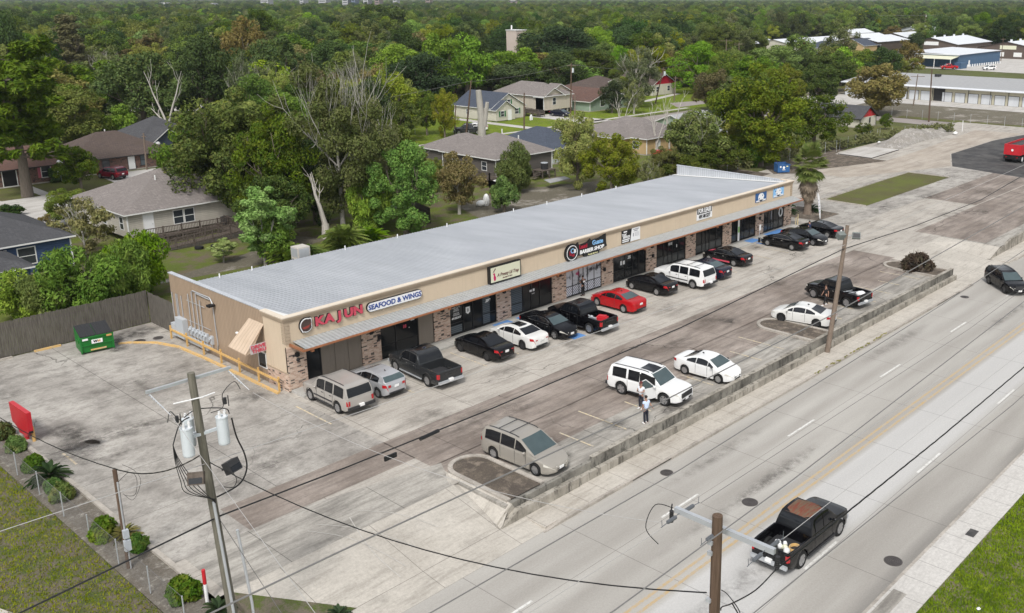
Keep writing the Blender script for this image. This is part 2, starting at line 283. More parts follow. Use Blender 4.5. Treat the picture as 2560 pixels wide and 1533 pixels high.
for k, c, mt in (('c_black', (.003, .003, .004), 0), ('c_white', (.74, .74, .73), 0), ('c_silver', (.46, .465, .48), .35), ('c_pewter', (.40, .375, .345), .2), ('c_grey', (.03, .032, .034), .2), ('c_red', (.42, .008, .012), .1), ('c_maroon', (.13, .008, .02), .1), ('c_champ', (.36, .335, .295), .25), ('c_navy', (.008, .010, .022), 0), ('c_pearl', (.66, .655, .63), 0)): M[k] = carpaint(k[2:]+'_car_paint', c, mt)
M['tail'] = plain('red_tail_lamp', (.42, .01, .015), .2, .5, coat=.5); M['headl'] = plain('clear_head_lamp', (.62, .60, .54), .12, .7, coat=.5); M['plastic'] = plain('dark_trim_plastic', (.03, .03, .032), .6); M['chrome'] = plain('chrome', (.6, .6, .6), .15, .6, .9)
t = NT('rusty_roof_panel'); o = t.obj(); M['rust'] = t.fin(t.mix(t.noise(t.scaled(o, (.5, 3, 1)), 3, 5, .7, .45, .6), t.mix(t.noise(o, 5, 4), (.10, .07, .05), (.17, .12, .075)), (.17, .048, .03)), .8, .2)
t = NT('stained_retaining_wall'); p = t.pos(); col = t.mix(t.noise(p, .5, 8, .7, .36, .64), (.115, .108, .095), (.29, .275, .24)); col = t.mix(t.noise(t.scaled(p, (1, 1, .4)), 2.3, 8, .75, .50, .64), col, (.06, .057, .05)); col = t.mix(t.math('MULTIPLY', t.noise(t.scaled(p, (1, 1, .22)), 3.1, 5, .8, .60, .72), .6), col, (.42, .40, .36)); col = t.mix(t.math('MULTIPLY', joints(t, p, [(0, 6.1, .5, .04)]), .7), col, (.04, .036, .03)); M['retain'] = t.fin(col, .95, .2, bump=t.noise(p, 6, 5), bs=.4)
t = NT('stained_footing'); p = t.pos(); col = t.mix(t.noise(p, .9, 6, .65, .38, .62), (.24, .22, .185), (.40, .37, .32)); col = t.mix(t.noise(t.scaled(p, (2.5, 2.5, .5)), 1.5, 5, .7, .52, .66), col, (.11, .10, .085)); M['ledge'] = t.fin(col, .95, .2, bump=t.noise(p, 6, 5), bs=.4)
def leafmat(name, a, b, c, tr=.14, tipc=None):
    t = NT(name); rnd = t.n('ObjectInfo').outputs['Random']; o = t.obj(); p = t.pos()
    col = t.mix(t.noise(o, .55, 3, .6, .40, .60), a, b); col = t.mix(t.noise(p, 1.6, 4, .7, .5, .72), col, c)
    hsv = t.n('HueSaturation', {'Hue': t.ramp(rnd, 0, 1, .478, .522), 'Saturation': t.ramp(t.math('FRACT', t.math('MULTIPLY', rnd, 7.3)), 0, 1, .8, 1.1), 'Value': t.ramp(t.math('FRACT', t.math('MULTIPLY', rnd, 13.7)), 0, 1, .7, 1.55), 'Color': col}).outputs[0]
    t.fin(hsv, .7, .18); tl = t.n('BsdfTranslucent', {'Color': t.mix(.5, hsv, (1.0, 1.0, .35), 'MULTIPLY')})
    ms = t.n('MixShader', {0: tr}); t.set(ms.inputs[1], t.b.outputs[0]); t.set(ms.inputs[2], tl.outputs[0]); t.t.links.new(ms.outputs[0], t.out.inputs['Surface']); return t.m
L = {}
L['oak'] = leafmat('oak_leaves', (.050, .088, .010), (.10, .145, .014), (.175, .18, .03)); L['dark'] = leafmat('dark_evergreen_leaves', (.022, .048, .010), (.040, .075, .013), (.075, .11, .022)); L['bright'] = leafmat('bright_green_leaves', (.08, .15, .012), (.135, .22, .018), (.21, .27, .04), .18)
L['tallow'] = leafmat('yellow_green_leaves', (.13, .175, .014), (.19, .225, .02), (.25, .22, .05), .18); L['brown'] = leafmat('autumn_brown_leaves', (.14, .115, .035), (.19, .155, .055), (.10, .12, .02)); L['grey'] = leafmat('thin_grey_green_leaves', (.085, .11, .03), (.125, .145, .045), (.18, .17, .08))
L['pine'] = leafmat('pine_needles', (.07, .125, .01), (.12, .19, .014), (.19, .22, .035)); L['shrub'] = leafmat('clipped_shrub_leaves', (.045, .095, .012), (.08, .14, .015), (.17, .18, .035)); L['pale'] = leafmat('pale_sage_leaves', (.13, .20, .05), (.19, .26, .08), (.27, .33, .13)); L['purple'] = leafmat('purple_leaves', (.06, .02, .025), (.085, .03, .03), (.07, .04, .03)); L['yellow'] = leafmat('straw_yellow_leaves', (.22, .185, .07), (.28, .235, .09), (.17, .17, .05))
L['frond'] = leafmat('palm_fronds', (.13, .22, .02), (.22, .31, .03), (.34, .36, .09), .25); L['sago'] = leafmat('dark_sago_fronds', (.018, .045, .015), (.03, .065, .02), (.06, .10, .03))
# ---------------- setting: ground, paving, road ----------------
def struct(name, mb, m): return tag(mb.build(name, m), kind='structure')
RZ, WZ = -.90, -.75                       # road surface, pavement surface
g = MB()                                  # one land sheet: high shopping-centre side, road side 0.95 m lower
ys = [(-2500, -1.05), (-14.0, -1.05), (-13.9, -.10), (0, -.06), (400, -.06), (7000, -.06)]
g.grid([[(x, y, z) for x in (-3000, -300, 400, 9000)] for y, z in ys]); struct('ground', g, M['land'])
def sheet(name, m, rects, z): 
    g = MB()
    for r in rects:
        if len(r) == 4 and not isinstance(r[0], tuple): x0, x1, y0, y1 = r; g.quad((x0, y0, z), (x1, y0, z), (x1, y1, z), (x0, y1, z))
        else: g.poly([(x, y, z) for x, y in r])
    return struct(name, g, m)
sheet('road', M['road'], [(-160, 330, -37.02, -22.42)], RZ)
sheet('road_centre_line', M['p_yellow'], [(-160, 330, -29.98, -29.82), (-160, 330, -29.56, -29.40)], RZ+.004)
sheet('lane_marking', M['p_white'], [(x, x+3.05, -25.99, -25.86) for x in np.arange(-127.2, 300, 12.0)]+[(x, x+3.05, -33.59, -33.46) for x in np.arange(-126.45, 300, 12.0)], RZ+.004)
# far side: kerb, pavement, grass
struct('kerb', MB().box(-160, 330, -37.17, -37.02, -1.0, WZ), M['kerb'])
struct('sidewalk', MB().box(-160, 330, -38.72, -37.17, -1.0, WZ+.004), M['walk_far'])
sheet('sidewalk_patch', M['stall'], [(3.6, 6.6, -37.9, -37.3)], WZ+.009)
sheet('roadside_grass', M['lawn_right'], [(-160, 330, -120, -38.72)], WZ-.01)
# near side: kerb, inlet, pavement at the foot of the wall
kb = MB()
for a, b in ((-160, -16.4), (1.2, 6.6), (10.0, 46.2), (51.0, 53.0), (66.5, 330)): kb.box(a, b, -22.56, -22.38, -1.0, WZ+.006)
for a, b in ((6.6, 10.0), (46.2, 51.0)): kb.box(a, b, -22.56, -22.38, WZ-.03, WZ+.006)
kb.ext([(1.2, -22.56, -1), (1.2, -22.56, WZ+.006), (0, -22.56, RZ+.004), (0, -22.56, -1)], (0, .18, 0)); kb.ext([(53, -22.56, -1), (53, -22.56, WZ+.006), (54.4, -22.56, RZ+.004), (54.4, -22.56, -1)], (0, .18, 0)); kb.ext([(66.5, -22.56, -1), (66.5, -22.56, WZ+.006), (65, -22.56, RZ+.004), (65, -22.56, -1)], (0, .18, 0))
struct('kerb', kb, M['kerb'])
sheet('storm_drain_opening', M['black'], [(6.6, 10.0, -22.40, -22.30), (46.2, 51.0, -22.40, -22.30)], RZ+.01)
sw = MB(); sw.box(.2, 54.2, -22.38, -20.75, -1.05, WZ); sw.box(63.5, 330, -22.38, -20.6, -1.05, WZ); sw.box(-160, -16.4, -22.38, -20.8, -1.05, WZ); struct('sidewalk', sw, M['walk'])
# driveway aprons sloping from the lot to the road
ap = MB()
ap.grid([[(-14.6, -22.42, RZ+.006), (-1.3, -22.42, RZ+.006), (.2, -22.42, RZ+.006)], [(-14.4, -20.9, -.72), (-1.4, -20.9, -.74), (.2, -20.9, -.745)]])
ap.grid([[(-14.4, -20.9, -.72), (-1.4, -20.9, -.74)], [(-13.0, -16.9, .012), (-.9, -16.9, .012)]])
ap.grid([[(54.2, -22.42, RZ+.006), (66, -22.42, RZ+.006)], [(54.2, -20.9, -.72), (63.0, -20.7, -.72)]]); ap.grid([[(54.2, -20.9, -.72), (63.0, -20.7, -.72)], [(54.2, -14.5, .012), (63.1, -14.5, .012)]])
ap.poly([(63.0, -20.7, -.72), (66.1, -20.6, -.01), (66.0, -17.5, .012)]); ap.poly([(63.0, -20.7, -.72), (66.0, -17.5, .012), (63.1, -14.5, .012)]); ap.poly([(63.1, -14.5, .008), (66.05, -17.5, .008), (66.05, -14.4, .008)])
struct('driveway_apron', ap, M['apron'])
# the shopping-centre lot
sheet('lot_base', M['lot'], [[(-13.5, -16.9), (54.2, -16.9), (54.2, -14.5), (160, -14.5), (160, 21), (-13.5, 20)]], 0)
struct('lot_base_edge', MB().box(-.6, 54.3, -20.45, -16.88, -.5, 0), M['stall'])
sheet('lot_extension', M['stall'], [[(66, -20.6), (330, -20.6), (330, -14.4), (66, -14.4)]], -.004)
sheet('drive_through_paving', M['lot_old'], [(-13.5, -.35, -10.24, 20), (-13.5, -.4, -13.09, -10.24)], .004)
sheet('parking_aisle', M['aggregate'], [(-9.9, -.35, -13.09, -10.24), (-.4, 55.2, -14.56, -10.24), (-.3, 54.6, -17.6, -14.5)], .008)
sheet('entry_slab', M['stall'], [[(-13.0, -16.92), (-1.0, -16.92), (.2, -14.56), (-7.0, -13.09), (-13.0, -13.09)]], .012)
sheet('right_paving', M['aggregate'], [(66.5, 120, -19, -11.5), (84, 150, -11.3, -5)], .008)
sheet('far_paving', M['lot_old'], [[(60.6, -5), (106, -5), (112, -1), (100, 5), (74, 5.5), (60.6, 18)]], .004)
sheet('asphalt_yard', M['asphalt'], [[(108.6, 1.5), (119.8, 6.2), (139, 6.5), (170, 2), (160, -25), (104, -18)]], .010)
sheet('gravel_track', M['sandy'], [[(90, 16), (106, 11), (120, 11.5), (150, 14), (151, 5.5), (139, 6.7), (119.8, 6.4), (108.6, 1.7), (100, 5), (90, 9)]], .014)
sheet('soil_strip', M['dirt'], [[(86, 18), (92, 12), (107, 11), (107.5, 20), (118, 22.5), (112, 24), (90, 22)], [(60.6, 16), (86, 18.4), (86, 24), (60.6, 22)]], .010)
sheet('grass_strip', M['olive'], [[(74.9, 3.9), (74.9, -1.7), (99.7, -1.7), (99.4, 4.2)]], .016)
gk = MB(); gk.box(74.7, 99.6, 4.1, 4.28, 0, .12); gk.box(99.5, 99.68, -1.7, 4.28, 0, .11); gk.box(74.7, 74.88, -1.7, 4.1, 0, .11); struct('kerb', gk, M['kerb'])
# parking stripes and ramps
st = [(x, x+.11, -18.9-(.5 if i % 3 else 0), -15.6-(1.2 if i % 2 else 0)) for i, x in enumerate(np.arange(4.05, 51, 2.86)) if not 28.8 < x < 33]
st += [(x, x+.10, -6.0, -2.2) for x in np.arange(-1.0, 61, 3.0)]+[(51.3, 51.42, -20.2, -15.6)]
sheet('stall_stripe', M['p_stall'], st, .022)
sheet('drive_stripe', M['p_stall'], [(-12.7, -12.58, -.1, 1.8)], .012)
fw_ = MB(); fw_.box(.05, 60.4, -1.45, -.02, -.05, .15); struct('front_walk', fw_, M['front_walk'])
sheet('accessible_ramp', M['p_blue'], [(16.6, 18.2, -1.45, -.35), (18.9, 21.0, -1.45, -.5), (50.6, 52.2, -1.45, -.4), (54.3, 57.6, -1.45, -.35)], .156)
sheet('accessible_aisle', M['p_blue'], [(16.4, 16.9, -4.4, -1.5), (19.3, 19.55, -5.4, -1.5), (18.7, 19.9, -7.0, -6.2), (54.5, 54.8, -4.8, -1.5), (51.2, 51.5, -3.2, -1.5)], .022)
sheet('side_kerb_strip', M['kerb'], [[(-.62, .3), (0, .3), (0, 15.4), (-.7, 15.4)]], .012)
yk = MB(); pts = [(-.63, .3), (-.70, 7), (-.78, 10), (-.95, 13.2), (-1.6, 15.2), (-2.9, 16.7), (-3.4, 17.0)]
for a, b in zip(pts, pts[1:]): yk.prism([(a[0]-.09, a[1]), (a[0]+.09, a[1]), (b[0]+.09, b[1]), (b[0]-.09, b[1])], 0, .13)
struct('painted_kerb', yk, M['p_kerb'])
# oil stains, patches (marks with a shape of their own)
def blot(name, m, x, y, rx, ry, z, seed, k=22):
    g = MB(); g.poly([(math.cos(2*math.pi*i/k), math.sin(2*math.pi*i/k), 0) for i in range(k)]); o = struct(name, g, m); o.location = (x, y, z); o.scale = (rx*1.5, ry*1.5, 1); return o
t = NT('old_oil_stain'); ln_ = t.n('VectorMath', {0: t.obj()}, operation='LENGTH').outputs['Value']; f = t.math('MULTIPLY', t.math('MULTIPLY', t.ramp(ln_, .15, 1, 1, 0), t.noise(t.pos(), 1.7, 5, .65, .34, .66)), .7); ms = t.n('MixShader', {0: f}); tr = t.n('BsdfTransparent'); t.fin((.03, .027, .025), .7); t.set(ms.inputs[1], tr.outputs[0]); t.set(ms.inputs[2], t.b.outputs[0]); t.t.links.new(ms.outputs[0], t.out.inputs['Surface']); M['oil'] = t.m
for i, (x, y, a, b) in enumerate([(-1.9, 1.2, .8, .75), (-1.9, 18.6, 1.9, 1.0), (-3.4, 17.9, 1.3, .5), (-11.6, 4.9, .9, .8), (-12.1, 1.9, .9, 1.2), (-11.3, 3.6, .7, .6), (49.6, -2.5, .9, .5), (-3.9, 15.9, .5, .4), (5.0, -19.0, .5, .4), (5.2, -17.2, .9, .7), (13.6, -19.6, .6, .4), (29.5, -13.2, .7, .6), (8.9, -4.4, .5, .7), (3.1, -3.5, .9, 1.6), (40.3, -3.6, .8, .9), (23.0, -3.8, .7, .6), (36.2, -3.6, .8, 1.3), (28.2, -4.2, .7, 1.0), (10.0, -18.3, .7, .7), (16.9, -17.8, .7, .7)]): blot('oil_stain', M['oil'], x, y, a, b, .026+i*.0004, i)
t = NT('pavement_grime'); ln_ = t.n('VectorMath', {0: t.obj()}, operation='LENGTH').outputs['Value']; f = t.math('MULTIPLY', t.math('MULTIPLY', t.ramp(ln_, .1, 1, 1, 0), t.noise(t.pos(), 1.1, 6, .75, .40, .70)), .5); ms = t.n('MixShader', {0: f}); tr = t.n('BsdfTransparent'); t.fin((.085, .072, .06), .85); t.set(ms.inputs[1], tr.outputs[0]); t.set(ms.inputs[2], t.b.outputs[0]); t.t.links.new(ms.outputs[0], t.out.inputs['Surface']); M['grime'] = t.m
rg = random.Random(12)
for i in range(46):
    if i < 14: x, y = rg.uniform(-12.5, -2.5), rg.uniform(-9, 18)
    elif i < 32: x, y = rg.uniform(2, 58), rg.uniform(-19.5, -7)
    else: x, y = rg.uniform(62, 104), rg.uniform(-17, 2)
    blot('pavement_stain', M['grime'], x, y, rg.uniform(.9, 2.6), rg.uniform(.5, 1.3), .040+i*.0004, 100+i)
for i in range(8): blot('road_stain', M['grime'], rg.uniform(-14, 60), rg.choice((-24.1, -27.9, -31.7, -35.4))+rg.uniform(-.3, .3), rg.uniform(2, 6), rg.uniform(.25, .6), RZ+.008+i*.0004, 200+i)
sc = MB()
for x0, y0, x1, y1, c_ in ((-8.2, -15.2, -6.4, -20.2, .3), (-7.6, -15.0, -5.2, -19.6, .2), (-6.2, -15.6, -7.0, -20.6, -.3), (-5.6, -15.4, -3.6, -19.0, .2)):
    P_ = [(x0+(x1-x0)*k/8+c_*math.sin(k/8*3.14), y0+(y1-y0)*k/8) for k in range(9)]
    for (a, b), (c, d) in zip(P_, P_[1:]):
        za = lambda yy: .03 if yy > -16.9 else .03+(yy+16.9)/4*.735
        sc.quad((a-.025, b, za(b)), (a+.025, b, za(b)), (c+.025, d, za(d)), (c-.025, d, za(d)))
struct('scrape_mark', sc, paint('pale_scrape', (.50, .48, .44), (.42, .62)))
mh = 0
for x, y, z, r in [(8.93, -28.41, RZ, .42), (8.79, -36.25, RZ, .42), (8.61, -23.28, RZ, .36), (50.26, -23.3, RZ, .36), (-2.2, 16.55, .004, .42), (-1.0, 16.2, .004, .36)]:
    g = MB(); g.cyl((x, y, z-.02), r, .034, 28); g.mat(1)
    for k in range(1, 5): g.tube([(x+r*k/5*math.cos(a), y+r*k/5*math.sin(a), z+.014) for a in np.linspace(0, 2*math.pi, 25)], .008, 4)
    lab = ['dark round manhole cover in the lane beside the yellow lines', 'dark round manhole cover in the far lane near the pale sidewalk', 'round manhole cover by the storm drain slot near the minivan', 'round manhole cover near the black SUV pulling into the road', 'rusty round cover behind the green dumpster, farther from the wall', 'rusty round cover beside the tan end wall by the yellow kerb'][mh]; mh += 1
    tag(g.build('manhole_cover', [plain('cast_iron', (.075, .066, .062), .6, var=.3, sc=6), M['black']]), lab, 'manhole cover', 'round iron covers in the paving')
g = MB().box(12.9, 13.6, -38.35, -37.95, WZ, WZ+.02); tag(g.build('utility_box_lid', M['asphalt']), 'small dark rectangular utility lid set in the pale far sidewalk', 'utility lid')
# kerbed planters
def arc(cx, cy, r, a0, a1, n=14): return [(cx+r*math.cos(R(a0+(a1-a0)*i/n)), cy+r*math.sin(R(a0+(a1-a0)*i/n))) for i in range(n+1)]
def ring(pts_o, pts_i, z0, z1, mb):
    n = len(pts_o); vs = [(x, y, z) for pts in (pts_o, pts_i) for z in (z0, z1) for x, y in pts]
    fs = []
    for i in range(n-1): fs += [(i, i+1, n+i+1, n+i), (2*n+i+1, 2*n+i, 3*n+i, 3*n+i+1), (n+i, n+i+1, 3*n+i+1, 3*n+i)]
    fs += [(0, n, 3*n, 2*n), (n-1, 3*n-1, 4*n-1, 2*n-1)]; mb.add(vs, fs)
def island(x0, x1, yb, ytip, lab, w=.26):
    t = thing('kerbed_planter', lab, 'planter', ((x0+x1)/2, yb, 0)); cx = (x0+x1)/2; r = (x1-x0)/2
    f = lambda d: [(x0+d, yb)]+arc(cx, ytip-r, r-d, 180, 0)+[(x1-d, yb)]
    sh = lambda P: [(a-cx, b-yb) for a, b in P]
    k = MB(); ring(sh(f(0)), sh(f(w)), -.02, .16, k); k.build('kerb', M['kerb'], t, 50)
    s = MB(); s.poly([(a, b, .10) for a, b in sh(f(w))]); s.build('soil', M['dirt'], t); return t
island(-.35, 2.25, -20.3, -14.95, 'kerbed planter of bare brown soil at the near end of the wall beside the minivan')
island(29.5, 32.3, -20.3, -14.9, 'kerbed planter of bare soil between the two parked white cars by the leaning pole')
island(51.2, 54.2, -20.3, -14.7, 'kerbed planter at the far end of the lot holding one dark reddish shrub')
w = MB(); w.poly([(-.35, -15.6, .10), (-.3, -20.5, .06), (-1.35, -20.95, -.74), (-1.15, -17.0, .0)]); w.poly([(-.35, -15.6, .10), (-1.15, -17.0, 0), (-1.2, -16.9, -.1)]); tag(w.build('sloped_kerb_wedge', M['apron']), kind='structure')
# retaining wall in two steps
t = thing('retaining_wall', 'long low stained concrete retaining wall between the parking lot and the sidewalk', 'retaining wall', (0, -20.5, 0))
a = MB(); a.box(5.6, 54.2, -.12, .12, -.35, .27); a.ext([(5.6, -.12, -.35), (5.6, -.12, .10), (-.3, -.12, .10), (-.3, -.12, -.35)], (0, .24, 0)); a.build('upper_wall', M['retain'], t, loc=(0, 0, 0)); MB().box(5.58, 54.22, -.14, .14, .27, .31).build('wall_cap', M['ledge'], t)
b = MB(); b.box(4.2, 54.4, -.40, -.122, -1.1, -.33); b.ext([(4.2, -.44, -1.1), (4.2, -.44, -.26), (-.1, -.44, -.22), (-1.35, -.44, -.74), (-1.35, -.44, -1.1)], (0, .318, 0)); b.ext([(-.1, -.123, -.3), (-.3, -.123, .06), (-1.35, -.123, -.72), (-1.35, -.123, -1)], (0, .1, 0)); b.build('footing', M['ledge'], t)
t = thing('retaining_wall', 'second concrete retaining wall rising beside the far driveway behind the black SUV', 'retaining wall', (63, -20.55, 0))
a = MB(); a.ext([(0, -.12, -1), (0, -.12, -.70), (6.2, -.12, .25), (250, -.12, .27), (250, -.12, -1)], (0, .26, 0)); a.build('upper_wall', M['ledge'], t)
# left boundary: kerb, gravel bed, lawn, path
struct('kerb', MB().box(-13.72, -13.5, -16.2, 21, -.1, .11), M['kerb'])
sheet('gravel_bed', M['gravel'], [(-15.35, -13.72, -17.9, 30)], -.02)
lw = MB(); lw.grid([[(-160, y, z), (-15.35, y, z)] for y, z in ((-22.6, -.80), (-17, -.06), (30, -.03))]); lw.grid([[(-15.35, -20.8, -.72), (-13.2, -20.8, -.70)], [(-15.35, -17.9, -.03), (-13.2, -17.9, -.03)]]); lw.poly([(-13.2, -20.8, -.70), (-9.5, -20.95, -.70), (-12.9, -16.95, .02), (-13.2, -17.9, -.01)]); struct('left_lawn', lw, M['lawn_left'])
sheet('left_path', M['walk'], [[(-19.05, -12.6), (-21.2, -6), (-40, -6), (-40, -14)]], .0)
# back gardens and streets
sheet('back_garden', M['lawn_back'], [[(-40, 20.1), (60.5, 20.1), (60.5, 16.2), (61, 24), (110, 24), (110, 62), (-60, 62), (-60, 28), (-40, 28)]], -.035)
sheet('garden_patch', M['scrub'], [[(3, 30), (14, 33), (22, 37), (24, 33), (14, 29)], [(40, 27), (60, 27), (66, 33), (52, 38), (43, 35)]], -.028)
sheet('side_street', M['oldroad'], [(-60, 145, 66, 73.5)], -.03); sheet('street_gutter', M['pale'], [(86, 104, 65.5, 75.2), (8, 13, 72, 79)], -.024)
sheet('front_lawn', M['olive'], [(-30, 34, 75.2, 88)], -.03)
sheet('front_lawn_green', M['lawn'], [(60, 150, 75.3, 110), (60, 125, 50, 64.5), (150.1, 190, 72, 120)], -.028)
sheet('footpath', M['pale'], [(-30, 34, 74.4, 75.6), (60, 145, 76.4, 77.6), [(12.6, 75.4), (13.9, 75.4), (14.2, 87), (12.9, 87)], (96.5, 98.8, 75, 110), [(22, 75), (31, 75), (31, 88.5), (23, 88.5)], (110, 117, 75, 92), [(127, 93), (150, 94), (170, 99.5), (170, 97.5), (150, 92)]], -.02)
sheet('pale_drive', M['pale'], [[(-4, 60), (13, 60), (14, 74), (3, 74)], [(-2, 75), (8, 75), (8.5, 86), (0, 86)]], -.018)
sheet('cross_street', M['oldroad'], [[(151, 4), (158.5, 4), (158.5, 62), (153, 70), (147, 70), (152, 40)], [(151, -60), (158.5, -60), (158.5, 4), (151, 4)], [(144, 79), (156, 79), (160, 84), (150, 86)]], -.026)
sheet('storage_yard', M['scrub'], [[(159, -60), (260, -60), (260, 70), (190, 75), (159, 62)]], -.03)
sheet('storage_apron', M['pale'], [[(184, -60), (240, -60), (240, 66), (186, 66)], [(160, 50), (186, 52), (186, 70), (166, 70)]], -.018)
sheet('verge', M['olive'], [[(158.7, -10), (162.5, -10), (162.5, 34), (158.7, 34)], [(126, 23), (146, 17.5), (146, 30), (126, 34)]], -.015)
sheet('far_yard', M['pale'], [[(296, 40), (460, 10), (520, 60), (420, 130), (300, 96)]], -.02)
sheet('concrete_slab', M['pale'], [[(107.7, 19.6), (117, 19.7), (118, 14.1), (107.2, 13.6)]], .14); struct('slab_edge', MB().prism([(107.7, 19.6), (117, 19.7), (118, 14.1), (107.2, 13.6)], -.02, .135), M['asphalt'])
sheet('planting_bed', M['dirt'], [[(63.6, 4.6), (64.2, -1.2), (68.9, -1.4), (69.5, 4.4)]], .02)
# ---------------- the strip mall ----------------
LX = 60.3
B = thing('strip_mall', 'long beige one-storey strip mall with metal roof, brick piers and dark shopfronts', 'building', (0, 0, 0))
MB().box(.06, LX-.04, .10, 15.40, 0, 3.2).build('shell', M['stucco'], B)
MB().box(.06, LX-.04, 0, .22, 2.95, 4.62).build('fascia_wall', M['stucco'], B)
e = MB(); e.box(0, .2, 2.5, 15.45, 0, 4.86); e.build('end_wall', M['endwall'], B)
e = MB(); e.box(LX-.16, LX+.04, .3, 15.45, 0, 4.86); e.build('end_wall', M['endwall'], B, ).location = (0, 0, 0)
MB().box(LX-.185, LX-.162, .35, 15.4, 3.2, 4.86).build('parapet_lining', M['pale_metal'], B); MB().box(.2, .222, .35, 15.4, 3.2, 4.86).build('parapet_lining', M['pale_metal'], B)
MB().box(-.03, .2, -.02, 2.5, 1.25, 4.62).build('corner_return', M['stucco'], B)
MB().box(LX-.16, LX+.06, -.02, .3, 0, 4.62).build('corner_return', M['stucco'], B)
MB().box(-.05, .2, -.03, 2.47, 0, 1.2).build('brick_base', M['brick'], B); MB().box(-.08, .2, -.05, 2.5, 1.2, 1.29).build('brick_cap', M['trim'], B)
for a_, b_ in ((-.06, .3), (LX-.28, LX+.09)):
    q = MB(); [q.box(a_, b_, -.05, .31, 3.18+i*.235, 3.18+i*.235+.20) for i in range(6)]; q.build('corner_block', M['trim'], B)
c = MB()
def corn(y0, y1, x0, x1, d, z0, z1): c.box(x0-d, x1+d, y0-d, y1, z0, z1)
for d, z0, z1, k in ((.05, 4.55, 4.66, 0), (.10, 4.66, 4.80, 0), (.16, 4.80, 4.90, 0), (.18, 4.90, 4.96, 1)):
    c.mat(k); c.box(-d-.02, LX+d+.02, -d, .30, z0, z1); c.box(-d-.02, .2, .30, 2.5, z0, z1); c.box(LX-.15, LX+d+.02, .30, 1.4, z0, z1)
c.build('cornice', [M['trim'], M['trim_top']], B)
MB().box(-.04, .26, 2.5, 15.5, 4.86, 4.93).build('coping', M['pale_metal'], B); MB().box(LX-.22, LX+.08, 1.4, 15.5, 4.86, 4.93).build('coping', M['pale_metal'], B)
r = MB(); rows = []
xs = []; x = .24
while x < LX-.25: xs += [(x, 0), (x+.22, 0), (x+.235, .03), (x+.27, .03), (x+.285, 0)]; x += .3
rows = [[(X, Y, z0+dz) for X, dz in xs] for Y, z0 in ((.3, 4.70), (15.75, 3.72))]; r.grid(rows); r.build('roof', M['roof'], B)
MB().box(.06, LX-.04, 15.3, 15.6, 3.0, 3.66).build('eave_trim', M['galv'], B)
fl = MB(); fl.add([(.22, .3, 4.76), (.9, .3, 4.76), (.75, 15.7, 3.775), (.22, 15.7, 3.775)], [(0, 1, 2, 3)]); fl.build('roof_flashing', M['white_tr'], B); fl = MB(); fl.add([(LX-.8, .3, 4.76), (LX-.2, .3, 4.76), (LX-.2, 15.7, 3.775), (LX-.8, 15.7, 3.775)], [(0, 1, 2, 3)]); fl.build('roof_flashing', M['white_tr'], B)
cn = MB(); cn.grid([[(x, -.02, 3.27+dz) for x, dz in xs if x > .3], [(x, -1.52, 3.12+dz) for x, dz in xs if x > .3]]); cn.build('canopy', M['canopy'], B)
cf = MB(); cf.box(.22, 60.2, -1.56, -1.50, 3.0, 3.125); cf.box(.22, .28, -1.5, -.02, 3.0, 3.20); cf.box(60.14, 60.2, -1.5, -.02, 3.0, 3.2); cf.box(.25, 60.15, -1.62, -1.56, 3.02, 3.09); cf.build('canopy_fascia', M['copper'], B)
MB().box(.28, 60.14, -1.5, -.02, 2.97, 3.0).build('canopy_soffit', M['trim'], B)
for x in np.arange(.9, 60, 10.85): MB().box(x-.09, x+.09, -1.58, -1.42, 2.86, 3.0).build('canopy_bracket', M['copper'], B)
BAYS = [(1.28, 5.40, [2.32]), (6.91, 11.45, [8.2, 10.07]), (12.92, 17.42, [14.21, 16.05]), (18.90, 23.42, [20.21, 22.08]), (25.05, 29.40, [25.84, 26.63, 27.66, 28.5]),
        (30.88, 35.40, [32.58, 33.51]), (36.86, 41.32, [38.0, 39.3, 40.2]), (42.85, 47.38, [44.0, 45.2, 46.3]), (48.87, 53.31, [50.1, 51.3, 52.3]), (54.80, 58.87, [55.8, 56.9, 57.9])]
prev = -.03
piers = []
for x0, x1, _ in BAYS+[(LX+.05, 0, 0)]:
    MB().box(prev, x0, -.07, .1, .0, 2.96).build('brick_pier', M['brick'], B); piers.append((prev+x0)/2); prev = x1
